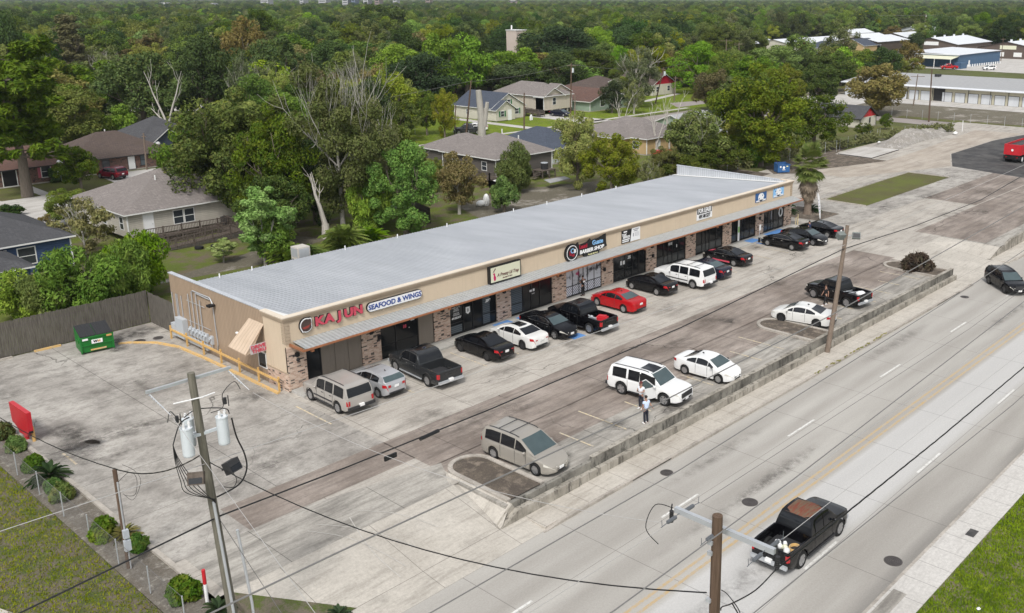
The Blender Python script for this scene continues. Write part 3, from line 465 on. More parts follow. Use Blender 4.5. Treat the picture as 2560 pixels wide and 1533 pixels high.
for i, (x0, x1, ms) in enumerate(BAYS):
    f = MB(); D0, D1 = .0, .07
    f.box(x0, x1, D0, D1, .15, .24); f.box(x0, x1, D0, D1, 2.86, 2.95); f.box(x0, x0+.07, D0, D1, .24, 2.86); f.box(x1-.07, x1, D0, D1, .24, 2.86)
    for m in ms: f.box(m-.035, m+.035, D0-.004, D1, .24, 2.86)
    edges = [x0+.07]+[v for m in ms for v in (m-.035, m+.035)]+[x1-.07]
    door = max(range(len(edges)//2), key=lambda k: (edges[2*k+1]-edges[2*k])) if i not in (0, 1) else -1
    for k in range(len(edges)//2):
        a, b = edges[2*k], edges[2*k+1]
        if i and k != door: f.box(a, b, D0+.003, D1, 1.02, 1.08)
        if k == door: mid = (a+b)/2; f.box(mid-.05, mid+.05, D0+.002, D1, .24, 2.86)
    fr = f.build('storefront', M['black'], B)
    gp = MB()
    if i == 0: gp.box(x0, 2.32, .04, .1, .2, 2.9)
    elif i == 1: gp.box(x0, 10.07, .04, .1, .2, 2.9)
    else: gp.box(x0, x1, .04, .1, .2, 2.9)
    gp.build('glass', M['shopglass'], fr)
    if i == 0:
        pb = MB()
        for a in (2.36, 3.37, 4.38): pb.box(a, a+.98, -.02, .05, .17, 2.93)
        pb.build('boarding_panel', M['panel'], B)
        tag(B.children[-1])
    if i == 1: MB().box(10.11, 11.38, -.02, .05, .17, 2.93).build('boarding_panel', M['panel'], B)
    if i in (2, 3):     # slatted blinds behind the glass
        s = MB()
        sp = [(x0+.1, ms[0]-.06)] if i == 3 else [(ms[1]+.06, ms[1]+.75), ]
        if i == 2: sp.append((x0+.1, ms[0]-.15))
        for a, b in sp:
            s = MB()
            for z in np.arange(.3, 2.75 if (i == 3 or a > 15) else .85, .145): s.box(a, b, .03, .042, z, z+.115)
            s.build('window_blind', M['blind'], fr)
    if i in (6, 7, 8, 9):
        s = MB(); s.box(x0+.1, x1-.1, .03, .041, .3, 1.0); s.build('window_tint', glass('lower_tint_film', (.03, .034, .036), .2), fr)
# downpipe block, lamps and boxes on the piers
for i, x in enumerate(piers):
    l = MB(); l.box(x-.12, x+.12, -.24, -.07, 2.28, 2.52); l.mat(1).box(x-.07, x+.07, -.22, -.1, 2.25, 2.28)
    if i == 0: l.mat(0).ball((x-.05, -.28, 2.1), .13, .1, .12)
    tag(l.build('wall_lamp', [M['black'], M['plastic']]), ['small black lamp on the corner brick pier under the canopy']+['small black lamp high on a brick pier between two shopfronts'][0:1] if False else ('small black lamp on the corner brick pier nearest the camera' if i == 0 else 'small black lamp high on a brick pier between shopfronts, '+nth(i)+' to the corner' if i < 10 else 'small black lamp on the last brick pier at the far end'), 'wall lamp', 'black lamps on the brick piers')
for j_, (x, z) in enumerate(((6.75, 1.72), (12.3, .1), (29.7, 1.5), (36.3, 1.35), (54.0, 1.75))):
    if z > 1: tag(MB().box(x-.11, x+.11, -.2, -.07, z, z+.3).build('wall_box', M['black']), ['small black box on the brick pier right of the boarded panels', '', 'small black box on the pier between barber shop and black door', 'small black box on the pier left of shopfront 3018', 'small black box on the pier behind the wheelchair sign'][j_], 'wall box', 'black boxes on the brick piers')
# drive-through window, awning, bollard rail, service equipment on the end wall
w = thing('drive_through_window', 'dark sliding drive-through window in a white frame on the end wall', 'window', (0, 3.0, 1.4)); w.parent = B; 
for k in ('label', 'category'): del w[k]
f = MB(); f.box(-.05, 0, -.45, .55, -.52, -.46); f.box(-.05, 0, -.45, .55, .52, .58); f.box(-.05, 0, .49, .55, -.46, .52); f.box(-.05, 0, -.45, -.39, -.46, .52); f.build('frame', M['white_tr'], w); MB().box(-.03, 0, -.39, .49, -.46, .52).build('glass', M['shopglass'], w)
A = thing('drive_through_awning', 'sloping tan metal awning over the drive-through window', 'awning', (0, 3.4, 3.3))
a = MB(); a.ext([(-.02, -.93, .68), (-1.43, -.93, -1.0), (-1.59, .9, -.82), (-.02, .9, .68)], (0, 0, -.05)); a.build('canopy', M['awning'], A)
a = MB(); a.ext([(-.03, -.90, .62), (-1.38, -.90, -1.02), (-1.38, -.90, -1.10), (-1.0, -.90, -.98)], (0, .02, 0)); a.tube([(-.02, .85, -.6), (-1.5, .85, -.8)], .03, 6); a.tube([(-.02, -.85, -.8), (-1.4, -.85, -1.0)], .03, 6); a.build('frame', M['awning'], A)
def text(s, size, m, name='lettering', ext=.01, off=0, sx=1, shear=0, align='CENTER', space=1.0):
    cu = bpy.data.curves.new('text', 'FONT'); cu.body = s; cu.size = size; cu.extrude = ext; cu.offset = off; cu.shear = shear; cu.align_x = align; cu.align_y = 'CENTER'; cu.space_character = space; cu.space_line = .82; cu.resolution_u = 3
    o = bpy.data.objects.new('text', cu); COL.objects.link(o); dg = bpy.context.evaluated_depsgraph_get(); me = bpy.data.meshes.new_from_object(o.evaluated_get(dg)); bpy.data.objects.remove(o); bpy.data.curves.remove(cu)
    me.name = name; me.transform(Matrix.Scale(sx, 4, (1, 0, 0))); me.transform(Matrix.Rotation(R(90), 4, 'X')); me.materials.clear(); me.materials.append(m); return me      # faces -Y, reads along +X
def lab(s, size, m, parent, loc, rz=0, **k): return link('lettering', text(s, size, m, **k), parent, loc, (0, 0, rz))
col = lambda n, c, **k: plain(n, c, k.pop('rough', .5), **k)
M['s_red'] = col('sign_red', (.55, .07, .11)); M['s_blue'] = col('sign_navy', (.02, .06, .26)); M['s_white'] = col('sign_white', (.80, .80, .80), var=.03); M['s_cream'] = col('sign_cream', (.66, .66, .50), var=.04); M['s_mag'] = col('sign_magenta', (.50, .01, .11)); M['s_lt'] = col('sign_light_blue', (.25, .50, .80)); M['s_yel'] = col('sign_pale_yellow', (.65, .62, .35)); M['s_dred'] = col('sign_dark_red', (.35, .01, .03)); M['s_brn'] = col('sign_script_brown', (.16, .08, .07)); M['s_gry'] = col('sign_grey_text', (.3, .3, .33)); M['s_dblue'] = col('sign_deep_blue', (.02, .10, .28))
sg = thing('sign_panel', 'white DRIVE THRU sign with red letters hung beside the tan awning', 'sign', (-.56, 2.43, 2.5)); MB().box(-.54, .54, 0, .03, -.30, .31).build('panel', col('sign_pale_grey', (.5, .47, .48)), sg)
lab('DRIVE', .30, M['s_red'], sg, (0, -.02, .14), off=.012, sx=1.22); lab('THRU', .30, M['s_red'], sg, (.04, -.02, -.14), off=.012, sx=1.22)
rl = thing('yellow_guard_rail', 'yellow steel guard rail on posts along the tan end wall', 'guard rail', (-.42, 8, 0)); MB().box(-.04, .04, -7.5, 7.35, .66, .80).build('rail', M['yellow'], rl)
for i in range(7):
    y = -7.45+i*2.46; MB().box(-.05, .05, y-.05, y+.05, 0, 1.02).build('post', M['yellow'], rl)
def svc(name, lab_, cat, mb, mats, grp=None): return tag(mb.build(name, mats), lab_, cat, grp)
svc('electrical_cabinet', 'shorter pale grey electrical cabinet at the rear of the end wall', 'electrical cabinet', MB().box(-.35, -.01, 14.62, 15.7-.4, .35, 1.25), M['grey'])
svc('electrical_cabinet', 'tall pale grey electrical cabinet on the end wall beside the meters', 'electrical cabinet', MB().box(-.38, -.01, 13.3, 14.5, .4, 1.85), M['grey'])
svc('cable_trough', 'long pale grey metal wiring trough low on the end wall', 'cable trough', MB().box(-.28, -.01, 10.1, 13.25, .32, .62), M['grey'])
for i, y in enumerate((12.7, 12.2, 11.7, 11.25, 10.85, 10.4, 9.7)):
    m = MB(); m.box(-.16, -.01, y-.15, y+.15, .85, 1.45); m.tube([(-.14, y, 1.28), (-.28, y, 1.28)], .11, 12); m.tube([(-.08, y, .6), (-.08, y, .86)], .03, 6)
    svc('electric_meter', ['round electric meter beside the tall grey cabinet, first of the row', 'round electric meter, second in the row from the tall cabinet', 'round electric meter, third in the row from the tall cabinet', 'round electric meter, fourth in the row from the tall cabinet', 'round electric meter, fifth in the row from the tall cabinet', 'grey disconnect box, second from the front end of the meter row', 'grey disconnect box at the front end of the meter row'][i], 'electric meter', m, M['grey'], 'electric meters on the end wall')
pp = MB()
for y, z in ((12.6, 3.9), (12.0, 4.15), (11.4, 4.2), (10.9, 3.8)): pp.tube([(-.09, y, 1.4), (-.09, y, z)], .035, 6)
pp.tube([(-.09, 12.0, 4.15), (-.09, 11.8, 4.3), (-.09, 9.4, 4.3), (-.09, 9.2, 4.2), (-.09, 9.0, 3.9)], .04, 6); pp.tube([(-.09, 11.4, 4.15), (-.09, 11.2, 4.2), (-.09, 9.4, 4.15)], .04, 6); pp.tube([(-.07, 9.05, 4.0), (-.07, 8.9, 1.0), (-.07, 9.1, .5), (-.07, 10.1, .45)], .035, 6); pp.tube([(-.1, 12.9, 3.4), (-.1, 10.2, 3.4)], .02, 5); pp.tube([(-.1, 12.9, 1.9), (-.1, 9.6, 1.9)], .02, 5)
for y in (15.2, 14.6, 14.4, 13.8): pp.tube([(-.05, y, 1.2), (-.05, y, 3.5)], .035, 5)
svc('conduit_run', 'grey steel conduits climbing the tan end wall above the meters', 'conduit', pp, M['galv'])
svc('wall_floodlight', 'black floodlight head on the tan end wall beside the conduits', 'floodlight', MB().box(-.5, -.05, 8.7, 9.1, 3.80, 3.95), M['black'])
svc('security_camera', 'tiny white security camera on the tan end wall', 'security camera', MB().ball((-.12, 5.9, 2.6), .1, .16, .08), M['white'])
# shop signs on the fascia
k = thing('kajun_sign', 'row of raised red letters reading KAJUN on the beige fascia', 'sign', (3.82, -.03, 4.14))
for i, ch in enumerate('KAJUN'):
    x = -1.46+i*.72+(.05 if i == 2 else 0); me = text(ch, .78, M['s_red'], ext=.01, off=.04, sx=1.22); o = link('letter', me, k, (x, -.13, 0)); me2 = text(ch, .78, M['black'], ext=.055, off=.052, sx=1.22); link('letter_return', me2, o, (0, .055, 0))
l = thing('logo_sign', 'round dark logo sign with a white rim left of the red KAJUN letters', 'sign', (1.42, -.03, 4.12))
th = np.linspace(0, 2*math.pi, 29)[:-1]; rr = lambda a: 1+(.18 if .5 < a < .9 else 0)-(.12 if a < .35 or a > 5.9 else 0)+(.12 if 3.9 < a < 4.2 else 0)
def disc(r, y0, y1): return MB().ext([(r*.95*rr(a)*math.cos(a), y0, r*rr(a)*math.sin(a)) for a in th], (0, y1-y0, 0))
disc(.50, -.12, 0).build('backing', M['black'], l); disc(.465, -.135, -.121).build('rim', M['s_white'], l); disc(.40, -.15, -.136).build('face', col('logo_dark_brown', (.07, .045, .04), var=.5), l); m = MB(); m.ext([(-.32, -.165, -.1), (.2, -.165, -.02), (.36, -.165, .12), (.1, -.165, -.2), (-.2, -.165, -.22)], (0, .014, 0)); m.build('emblem', col('logo_rust', (.28, .05, .04)), l)
s = thing('oval_sign', 'long white rounded sign reading SEAFOOD & WINGS in navy letters', 'sign', (8.2, -.03, 4.10)); 
def pill(w, h, y0, y1): return MB().ext([(sx*(w-h)+h*math.cos(a), y0, h*math.sin(a)) for sx, a0 in ((1, -90), (-1, 90)) for a in [R(a0+180*i/10) for i in range(11)]], (0, y1-y0, 0))
pill(2.28, .33, -.14, 0).build('backing', M['black'], s); pill(2.24, .295, -.155, -.141).build('face', M['s_white'], s); lab('SEAFOOD & WINGS', .47, M['s_blue'], s, (0, -.165, -.01), off=.012, sx=1.04)
s = thing('boxed_sign', 'cream boxed shop sign with pink figure and script lettering in a black frame', 'sign', (18.2, -.03, 3.99)); MB().box(-1.58, 1.58, -.30, 0, -.66, .66).build('cabinet', M['black'], s); MB().box(-1.49, 1.49, -.312, -.301, -.57, .57).build('face', M['s_cream'], s)
f = MB(); f.ext([(-1.3, -.325, .12), (-1.1, -.325, .12), (-1.1, -.325, -.05), (-1.0, -.325, -.2), (-1.04, -.325, -.45), (-1.2, -.325, -.45), (-1.24, -.325, -.2), (-1.2, -.325, -.05)], (0, .012, 0)); f.build('figure', M['s_mag'], s); f = MB(); f.ext([(-1.32, -.325, .18), (-1.05, -.325, .5), (-1.0, -.325, .42), (-1.2, -.325, .22)], (0, .012, 0)); f.build('figure_hair', M['s_brn'], s)
lab('A Preezy Lil Trap', .36, M['s_brn'], s, (.22, -.325, -.10), off=.002, shear=.3, sx=.86); lab('Boutique & Salon', .14, M['s_brn'], s, (.15, -.325, -.38), shear=.3)
s = thing('barber_shop_sign', 'black barber shop sign with round emblem and red, blue and white lettering', 'sign', (27.4, -.03, 3.95))
th2 = np.linspace(0, 2*math.pi, 33)[:-1]
bk = MB(); bk.ext([(-1.75+.80*math.cos(a), -.16, -.02+.76*math.sin(a)) for a in th2], (0, .16, 0)); bk.ext([(-1.3, -.15, -.42), (-1.3, -.15, .42), (-1.0, -.15, .72), (-.9, -.15, .45), (.2, -.15, .52), (.45, -.15, .78), (.6, -.15, .55), (1.6, -.15, .62), (2.4, -.15, .86), (2.45, -.15, .0), (2.55, -.15, -.25), (1.6, -.15, -.45), (1.5, -.15, -.70), (-.2, -.15, -.74), (-.4, -.15, -.45)], (0, .147, 0)); bk.build('backing', M['black'], s)
rg = MB(); ring([(-1.75+.64*math.cos(a), -.02+.62*math.sin(a)) for a in list(th2)+[0]], [(-1.75+.58*math.cos(a), -.02+.56*math.sin(a)) for a in list(th2)+[0]], 0, .015, rg); me = rg.mesh('rim', M['s_white']); me.transform(Matrix.Rotation(R(90), 4, 'X')); link('rim', me, s, (0, -.165, 0))
lab('L', .5, M['s_dred'], s, (-1.95, -.17, -.05), off=.02); lab('C', .55, M['s_lt'], s, (-1.75, -.175, .12), off=.01); lab('G', .5, M['s_dred'], s, (-1.66, -.168, -.18), off=.02); lab('B', .42, M['s_white'], s, (-1.42, -.17, .06), off=.02)
lab('Leuni', .46, M['s_dred'], s, (-.42, -.17, .26), off=.022, sx=.95); lab('Guate', .54, M['s_lt'], s, (1.35, -.17, .32), off=.014, sx=1.0); lab('BARBER SHOP', .42, M['s_white'], s, (.62, -.17, -.20), off=.018, sx=1.12, shear=.15); lab('Family Barbers', .17, M['s_yel'], s, (.75, -.17, -.56), off=.005, shear=.2, sx=1.2)
s = thing('tax_services_sign', 'half black, half white TAX SERVICES banner on the beige fascia', 'sign', (33.27, -.03, 4.0)); MB().ext([(-1.26, -.02, -.60), (-1.26, -.02, .60), (.12, -.02, .60), (-.10, -.02, -.60)], (0, .02, 0)).build('black_half', M['black'], s); MB().ext([(-.10, -.02, -.60), (.12, -.02, .60), (1.25, -.02, .60), (1.25, -.02, -.60)], (0, .02, 0)).build('white_half', M['s_white'], s)
lab('TAX', .30, M['s_white'], s, (-.93, -.03, .12), off=.012); lab('SERVICES', .27, M['s_white'], s, (-.62, -.03, -.10), off=.01, sx=.84)
f = MB(); f.box(-1.18, -.2, -.035, -.022, -.36, -.25); f.box(-1.18, -.3, -.035, -.022, -.52, -.42); f.box(-1.0, -.55, -.035, -.022, .34, .46); f.build('white_bar', M['s_white'], s); f = MB(); f.box(.28, 1.05, -.035, -.022, .38, .45); f.box(.4, .9, -.035, -.022, .24, .31); f.box(.25, .36, -.035, -.022, -.2, .1)
for z in (.1, 0, -.1, -.2): f.box(.5, 1.1, -.034, -.022, z, z+.02)
f.build('small_print', M['s_gry'], s)
s = thing('for_lease_sign', 'black and white FOR LEASE banner with phone number 409 548 5277', 'sign', (44.2, -.03, 4.13)); MB().box(-1.26, 1.26, -.02, 0, -.60, .62).build('panel', M['s_white'], s); MB().box(-1.18, 1.18, -.03, -.021, -.02, .56).build('black_half', M['black'], s); lab('FOR LEASE', .60, M['s_white'], s, (0, -.04, .26), off=.022, sx=.72); lab('409 548 5277', .50, M['s_gry'] if False else M['black'], s, (0, -.04, -.31), off=.01, sx=.66)
for X, a, b, lb in ((54.15, M['s_dblue'], M['s_lt'], 'deep blue poster banner with a pale central shape on the fascia'), (57.55, M['s_lt'], M['s_white'], 'pale blue and white poster banner, last on the fascia before the far corner')):
    s = thing('poster_banner', lb, 'sign', (X, -.03, 4.2)); MB().box(-1.05, 1.05, -.02, 0, -.56, .56).build('panel', a, s); f = MB(); f.ext([(.55*math.cos(v)-.0, -.03, -.1+.42*math.sin(v)) for v in th], (0, .01, 0)); f.box(-.9, .9, -.03, -.021, -.52, -.38); f.build('pale_shape', M['s_white'], s)
    f = MB(); 
    for j in range(7): f.box(-.95+j*.28, -.8+j*.28, -.033, -.031, .3-(j % 3)*.3, .42-(j % 3)*.3)
    f.build('dark_mark', M['s_dblue'], s)
# window lettering and decals
def decal(name, lb, X, Z, fn, cat='window decal'):
    t = thing(name, lb, cat, (X, -.012, Z)); fn(t); return t
decal('window_decal', 'red and white stickers on the dark door between two boarded panels', 9.2, 1.9, lambda t: (lab('18', .3, M['s_red'], t, (-.25, .02, .1), off=.02, ext=.004), lab('3000', .16, M['s_white'], t, (.45, .02, .42), off=.008, ext=.004), MB().box(.1, .16, .01, .02, -.1, -.03).build('dot', M['s_white'], t)))
decal('window_decal', 'white barber lettering and shield logo on the dark shopfront left of the blue ramp', 13.55, 1.6, lambda t: (lab('HAIR CUTS\nFADES\nBEARDS', .15, M['s_white'], t, (0, .02, .50), ext=.003), lab('LINE UP\nDESIGNS', .15, M['s_white'], t, (0, .02, .12), ext=.003), lab('409.235.0137', .2, M['s_white'], t, (0, .02, -.17), ext=.003, shear=.2, off=.01, sx=.8), MB().ext([(.9, .02, .42), (1.3, .02, .42), (1.3, .02, 0), (1.1, .02, -.14), (.9, .02, 0)], (0, -.01, 0)).build('shield', M['s_white'], t), lab('B', .34, M['black'], t, (1.1, .005, .16), ext=.003), lab('ZIG', .26, M['s_white'], t, (3.05, .02, .42), off=.03, shear=.3, ext=.004)))
decal('window_decal', 'small white notices on the double door below the cream boxed sign', 21.2, 1.75, lambda t: (MB().box(-.25, 0, .01, .02, -.1, .06).build('notice', M['s_white'], t), MB().box(.1, .3, .01, .02, -.1, .1).build('notice', M['s_white'], t), lab('OPEN', .12, M['s_white'], t, (.15, .02, -.3), ext=.003)))
decal('window_decal', 'street number 3018 in white on a dark shopfront', 38.6, 2.05, lambda t: (lab('3018', .34, M['s_white'], t, (.35, .02, .0), off=.015, ext=.004), MB().box(1.3, 1.4, .01, .02, -.5, -.2).build('mark', M['s_white'], t)))
decal('window_decal', 'white notices on the black door right of the barber shop pier', 32.0, 1.75, lambda t: (MB().box(-.1, .12, .01, .02, -.25, .12).build('notice', M['s_white'], t), MB().box(.25, .5, .01, .02, -.25, .08).build('notice', M['s_white'], t), lab('ZS', .34, M['s_white'], t, (1.1, .02, .25), off=.02, ext=.004)))
decal('window_decal', 'white ring emblem on the last dark shopfront window', 58.2, 1.85, lambda t: (MB().tube([(.32*math.cos(a), .01, .45*math.sin(a)) for a in np.linspace(0, 2*math.pi, 20)], .07, 6).build('ring', M['s_white'], t), MB().box(-1.9, -1.75, .01, .02, -.5, .4).build('strip', M['s_gry'], t)))
s = thing('feather_banner', 'narrow upright white and green banner in a dark shopfront window', 'banner', (50.1, -.12, .2)); MB().box(-.16, .16, 0, .02, 0, 2.5).build('cloth', M['s_white'], s); MB().box(-.12, .12, -.01, -.001, .9, 1.5).build('green_print', col('print_green', (.25, .5, .12)), s)
# barber shop printed window film
v = thing('window_graphic', 'printed barber shop window film with pink, grey pictures and diagonal striped base', 'window graphic', (27.2, -.012, 0))
t = NT('printed_window_film'); o = t.obj(); vo = t.n('TexVoronoi', {'Vector': t.scaled(o, (1.2, 1, .9)), 'Scale': 1.5}); c1 = t.mix(t.noise(o, 1.3, 4, .6, .5, .62), (.55, .57, .62), (.05, .05, .06)); c1 = t.mix(t.noise(t.n('VectorMath', {0: o, 1: (7, 3, 1)}, operation='ADD').outputs[0], 1.1, 3, .6, .58, .64), c1, (.40, .03, .12)); M['film'] = t.fin(c1, .35)
t = NT('striped_window_film'); o = t.obj(); sx = t.n('SeparateXYZ', {0: o}); a = t.math('FRACT', t.math('MULTIPLY', t.math('ADD', sx.outputs[0], t.math('MULTIPLY', sx.outputs[2], .8)), 5)); M['stripe'] = t.fin(t.mix(t.math('GREATER_THAN', a, .5), (.68, .70, .76), (.22, .22, .27)), .35)
ed = [25.12, 25.8, 25.88, 26.59, 26.67, 27.62, 27.7, 28.46, 28.54, 29.33]
up, dn = MB(), MB()
for j in range(5):
    a, b = ed[2*j]-27.2, ed[2*j+1]-27.2
    up.box(a, b, 0.02, .03, 1.09, 2.84); dn.box(a, b, .02, .03, .26, 1.01)
up.build('picture_film', M['film'], v); dn.build('striped_film', M['stripe'], v)
# roof and rear equipment
svc('rooftop_ac_unit', 'beige box air-conditioning unit standing behind the rear eave', 'AC unit', (lambda m: (m.box(11.0, 12.1, 16.6, 17.7, 3.3, 4.3), m.mat(1).box(10.98, 11.0, 16.7, 17.6, 3.5, 4.2), m.box(11.1, 12.0, 16.58, 16.6, 3.5, 4.2), m)[-1])(MB()), [plain('beige_enamel', (.50, .47, .42), .6), M['galv']])
svc('ac_stand', 'steel stand carrying the beige air-conditioning unit', 'stand', (lambda m: ([m.box(x, x+.1, y, y+.1, 0, 3.3) for x in (11.0, 12.0) for y in (16.6, 17.6)], m)[-1])(MB()), M['galv'])
for i, x in enumerate((3.6, 6.2, 14.5, 19.8, 25.3, 33.6, 38.2, 43.4, 48.9)): svc('roof_vent_pipe', 'short white vent pipe at the rear roof edge, '+nth(i)+' to the left end', 'vent pipe', MB().cyl((x, 15.2, 3.7), .05, .38, 8), M['white'], 'white vent pipes on the rear roof edge')
# ---------------- vehicles ----------------
def itp(pts, x):
    if x <= pts[0][0]: return pts[0][1]
    for (a, va), (b, vb) in zip(pts, pts[1:]):
        if x <= b: return va+(vb-va)*(x-a)/(b-a) if b > a else vb
    return pts[-1][1]
def wheel_mesh(r, w, style):
    t = MB(); n = 28; prof = [(r*.66, -w/2), (r*.93, -w/2), (r, -w*.34), (r, w*.34), (r*.93, w/2), (r*.66, w/2), (r*.64, w*.1), (r*.64, -w*.1)]
    rows = [[(a*math.cos(2*math.pi*k/n), b, a*math.sin(2*math.pi*k/n)) for k in range(n+1)] for a, b in prof+[prof[0]]]; t.grid(rows)
    me = t.mesh('tyre', M['rubber'], 50)
    q = MB(); q.mat(1).grid([[(a*math.cos(2*math.pi*k/n), b, a*math.sin(2*math.pi*k/n)) for k in range(n+1)] for a, b in ((r*.60, w*.44), (r*.58, w*.2), (0, w*.18))]); q.mat(0).grid([[(a*math.cos(2*math.pi*k/n), b, a*math.sin(2*math.pi*k/n)) for k in range(n+1)] for a, b in ((r*.67, w*.47), (r*.60, w*.44))])
    ns = {'five': 5, 'ten': 10, 'six': 6, 'y': 5}[style]
    for k in range(ns):
        a = 2*math.pi*k/ns
        for da in ((-.2, .2) if style == 'y' else (0,)):
            c0, s0, c1, s1 = math.cos(a), math.sin(a), math.cos(a+da), math.sin(a+da); hw = {'five': .085, 'ten': .04, 'six': .07, 'y': .04}[style]*r/.34
            nx, nz = -math.sin(a+da/2), math.cos(a+da/2)
            q.add([(c0*.05-nx*hw, w*.43, s0*.05-nz*hw), (c0*.05+nx*hw, w*.43, s0*.05+nz*hw), (r*.6*c1+nx*hw, w*.46, r*.6*s1+nz*hw), (r*.6*c1-nx*hw, w*.46, r*.6*s1-nz*hw),
                   (c0*.05-nx*hw, w*.2, s0*.05-nz*hw), (c0*.05+nx*hw, w*.2, s0*.05+nz*hw), (r*.6*c1+nx*hw, w*.2, r*.6*s1+nz*hw), (r*.6*c1-nx*hw, w*.2, r*.6*s1-nz*hw)], [(0, 1, 2, 3), (0, 4, 5, 1), (2, 6, 7, 3), (1, 5, 6, 2), (3, 7, 4, 0)])
    q.tube([(0, w*.2, 0), (0, w*.47, 0)], r*.16, 12)
    return me, q
WC = {}
def add_wheels(t, xs, tr, r, style, rimmat, w=.23, steer=0):
    key = (round(r, 3), style, rimmat.name)
    if key not in WC:
        me, q = wheel_mesh(r, w, style); WC[key] = (me, fixn(q.mesh('rim', [rimmat, M['plastic']])))
    me, rm = WC[key]
    for i, x in enumerate(xs):
        for s in (1, -1):
            o = link('wheel', me, t, (x, s*(tr-w/2), r), (0, 0, (0 if s > 0 else math.pi)+(steer if i else 0))); link('rim', rm, o)
SP = {
 'sedan': dict(L=4.86, H=1.45, W=1.84, wb=2.78, ro=1.10, r=.335, top=[(0, .60), (.03, .88), (.10, 1.00), (.3, 1.055), (.75, 1.07), (1.2, 1.03), (3.45, .985), (3.75, .965), (4.2, .88), (4.55, .78), (4.75, .66), (4.86, .50)],
   plan=[(0, .60), (.05, .72), (.18, .82), (.5, .89), (1.1, .92), (3.7, .92), (4.3, .88), (4.6, .79), (4.78, .64), (4.86, .45)], belt=.985, roof=[(.72, 1.05), (1.1, 1.19), (1.6, 1.36), (2.0, 1.435), (2.4, 1.45), (2.75, 1.43), (3.1, 1.33), (3.85, .965)], rw=.60,
   side=[(1.25, 1.98), (2.04, 2.95), (3.0, 3.42)], glass=(.86, 1.62, 3.0, 3.74)),
 'hatch': dict(L=4.36, H=1.47, W=1.82, wb=2.65, ro=.80, r=.325, top=[(0, .60), (.03, .95), (.10, 1.06), (.5, 1.05), (3.0, .99), (3.35, .97), (3.8, .88), (4.1, .77), (4.28, .64), (4.36, .5)],
   plan=[(0, .62), (.05, .74), (.2, .84), (.6, .90), (3.3, .91), (3.8, .87), (4.1, .78), (4.28, .63), (4.36, .45)], belt=1.0, roof=[(.08, 1.07), (.35, 1.26), (.6, 1.39), (1.1, 1.45), (1.7, 1.47), (2.2, 1.44), (2.6, 1.33), (3.42, .97)], rw=.60,
   side=[(.75, 1.5), (1.56, 2.5), (2.55, 2.95)], glass=(.14, .52, 2.52, 3.32)),
 'suv': dict(L=5.0, H=1.88, W=1.98, wb=2.95, ro=1.05, r=.385, top=[(0, .62), (.02, .98), (.06, 1.10), (.4, 1.14), (3.5, 1.13), (3.8, 1.14), (4.4, 1.08), (4.8, 1.0), (4.95, .82), (5.0, .6)],
   plan=[(0, .86), (.04, .93), (.2, .97), (.6, .99), (4.3, .99), (4.75, .94), (4.93, .84), (5.0, .72)], belt=1.13, roof=[(.05, 1.16), (.16, 1.5), (.28, 1.80), (.6, 1.86), (1.5, 1.88), (2.6, 1.87), (3.05, 1.80), (3.75, 1.15)], rw=.76,
   side=[(.42, 1.38), (1.52, 2.3), (2.38, 3.2)], glass=(.065, .25, 3.0, 3.70)),
 'crossover': dict(L=4.65, H=1.70, W=1.86, wb=2.68, ro=.98, r=.36, top=[(0, .62), (.02, .95), (.06, 1.05), (.4, 1.07), (3.2, 1.04), (3.5, 1.03), (4.1, .95), (4.45, .84), (4.6, .7), (4.65, .55)],
   plan=[(0, .74), (.05, .84), (.2, .90), (.6, .93), (3.6, .93), (4.2, .89), (4.5, .76), (4.65, .55)], belt=1.05, roof=[(.05, 1.07), (.2, 1.36), (.4, 1.6), (.8, 1.68), (1.6, 1.70), (2.3, 1.67), (2.7, 1.58), (3.55, 1.04)], rw=.66,
   side=[(.5, 1.25), (1.36, 2.2), (2.28, 2.95)], glass=(.09, .34, 2.66, 3.46)),
 'van': dict(L=5.08, H=1.76, W=1.97, wb=3.03, ro=1.05, r=.345, top=[(0, .62), (.02, .98), (.06, 1.08), (.4, 1.09), (3.6, 1.05), (3.95, 1.02), (4.45, .90), (4.8, .76), (5.0, .62), (5.08, .46)],
   plan=[(0, .76), (.05, .86), (.2, .93), (.6, .98), (4.0, .98), (4.55, .93), (4.85, .80), (5.02, .62), (5.08, .42)], belt=1.07, roof=[(.06, 1.10), (.2, 1.4), (.38, 1.66), (.8, 1.74), (1.8, 1.76), (2.6, 1.73), (3.0, 1.64), (4.08, 1.01)], rw=.74,
   side=[(.45, 1.55), (1.62, 2.6), (2.68, 3.45)], glass=(.09, .31, 2.98, 3.98)),
 'pickup': dict(L=5.85, H=1.92, W=2.0, wb=3.62, ro=1.22, r=.41, top=[(0, 1.20), (.06, 1.22), (2.02, 1.22), (2.05, 1.24), (4.3, 1.22), (4.55, 1.22), (5.3, 1.15), (5.65, 1.08), (5.8, .9), (5.85, .65)],
   plan=[(0, .93), (.1, .97), (.6, 1.0), (5.1, 1.0), (5.55, .95), (5.78, .85), (5.85, .74)], belt=1.22, roof=[(2.08, 1.23), (2.2, 1.6), (2.36, 1.85), (2.7, 1.91), (3.3, 1.92), (3.75, 1.86), (4.5, 1.22)], rw=.74,
   side=[(2.42, 3.12), (3.20, 4.0)], glass=(2.1, 2.30, 3.72, 4.42), bed=(.09, 1.98)),
}
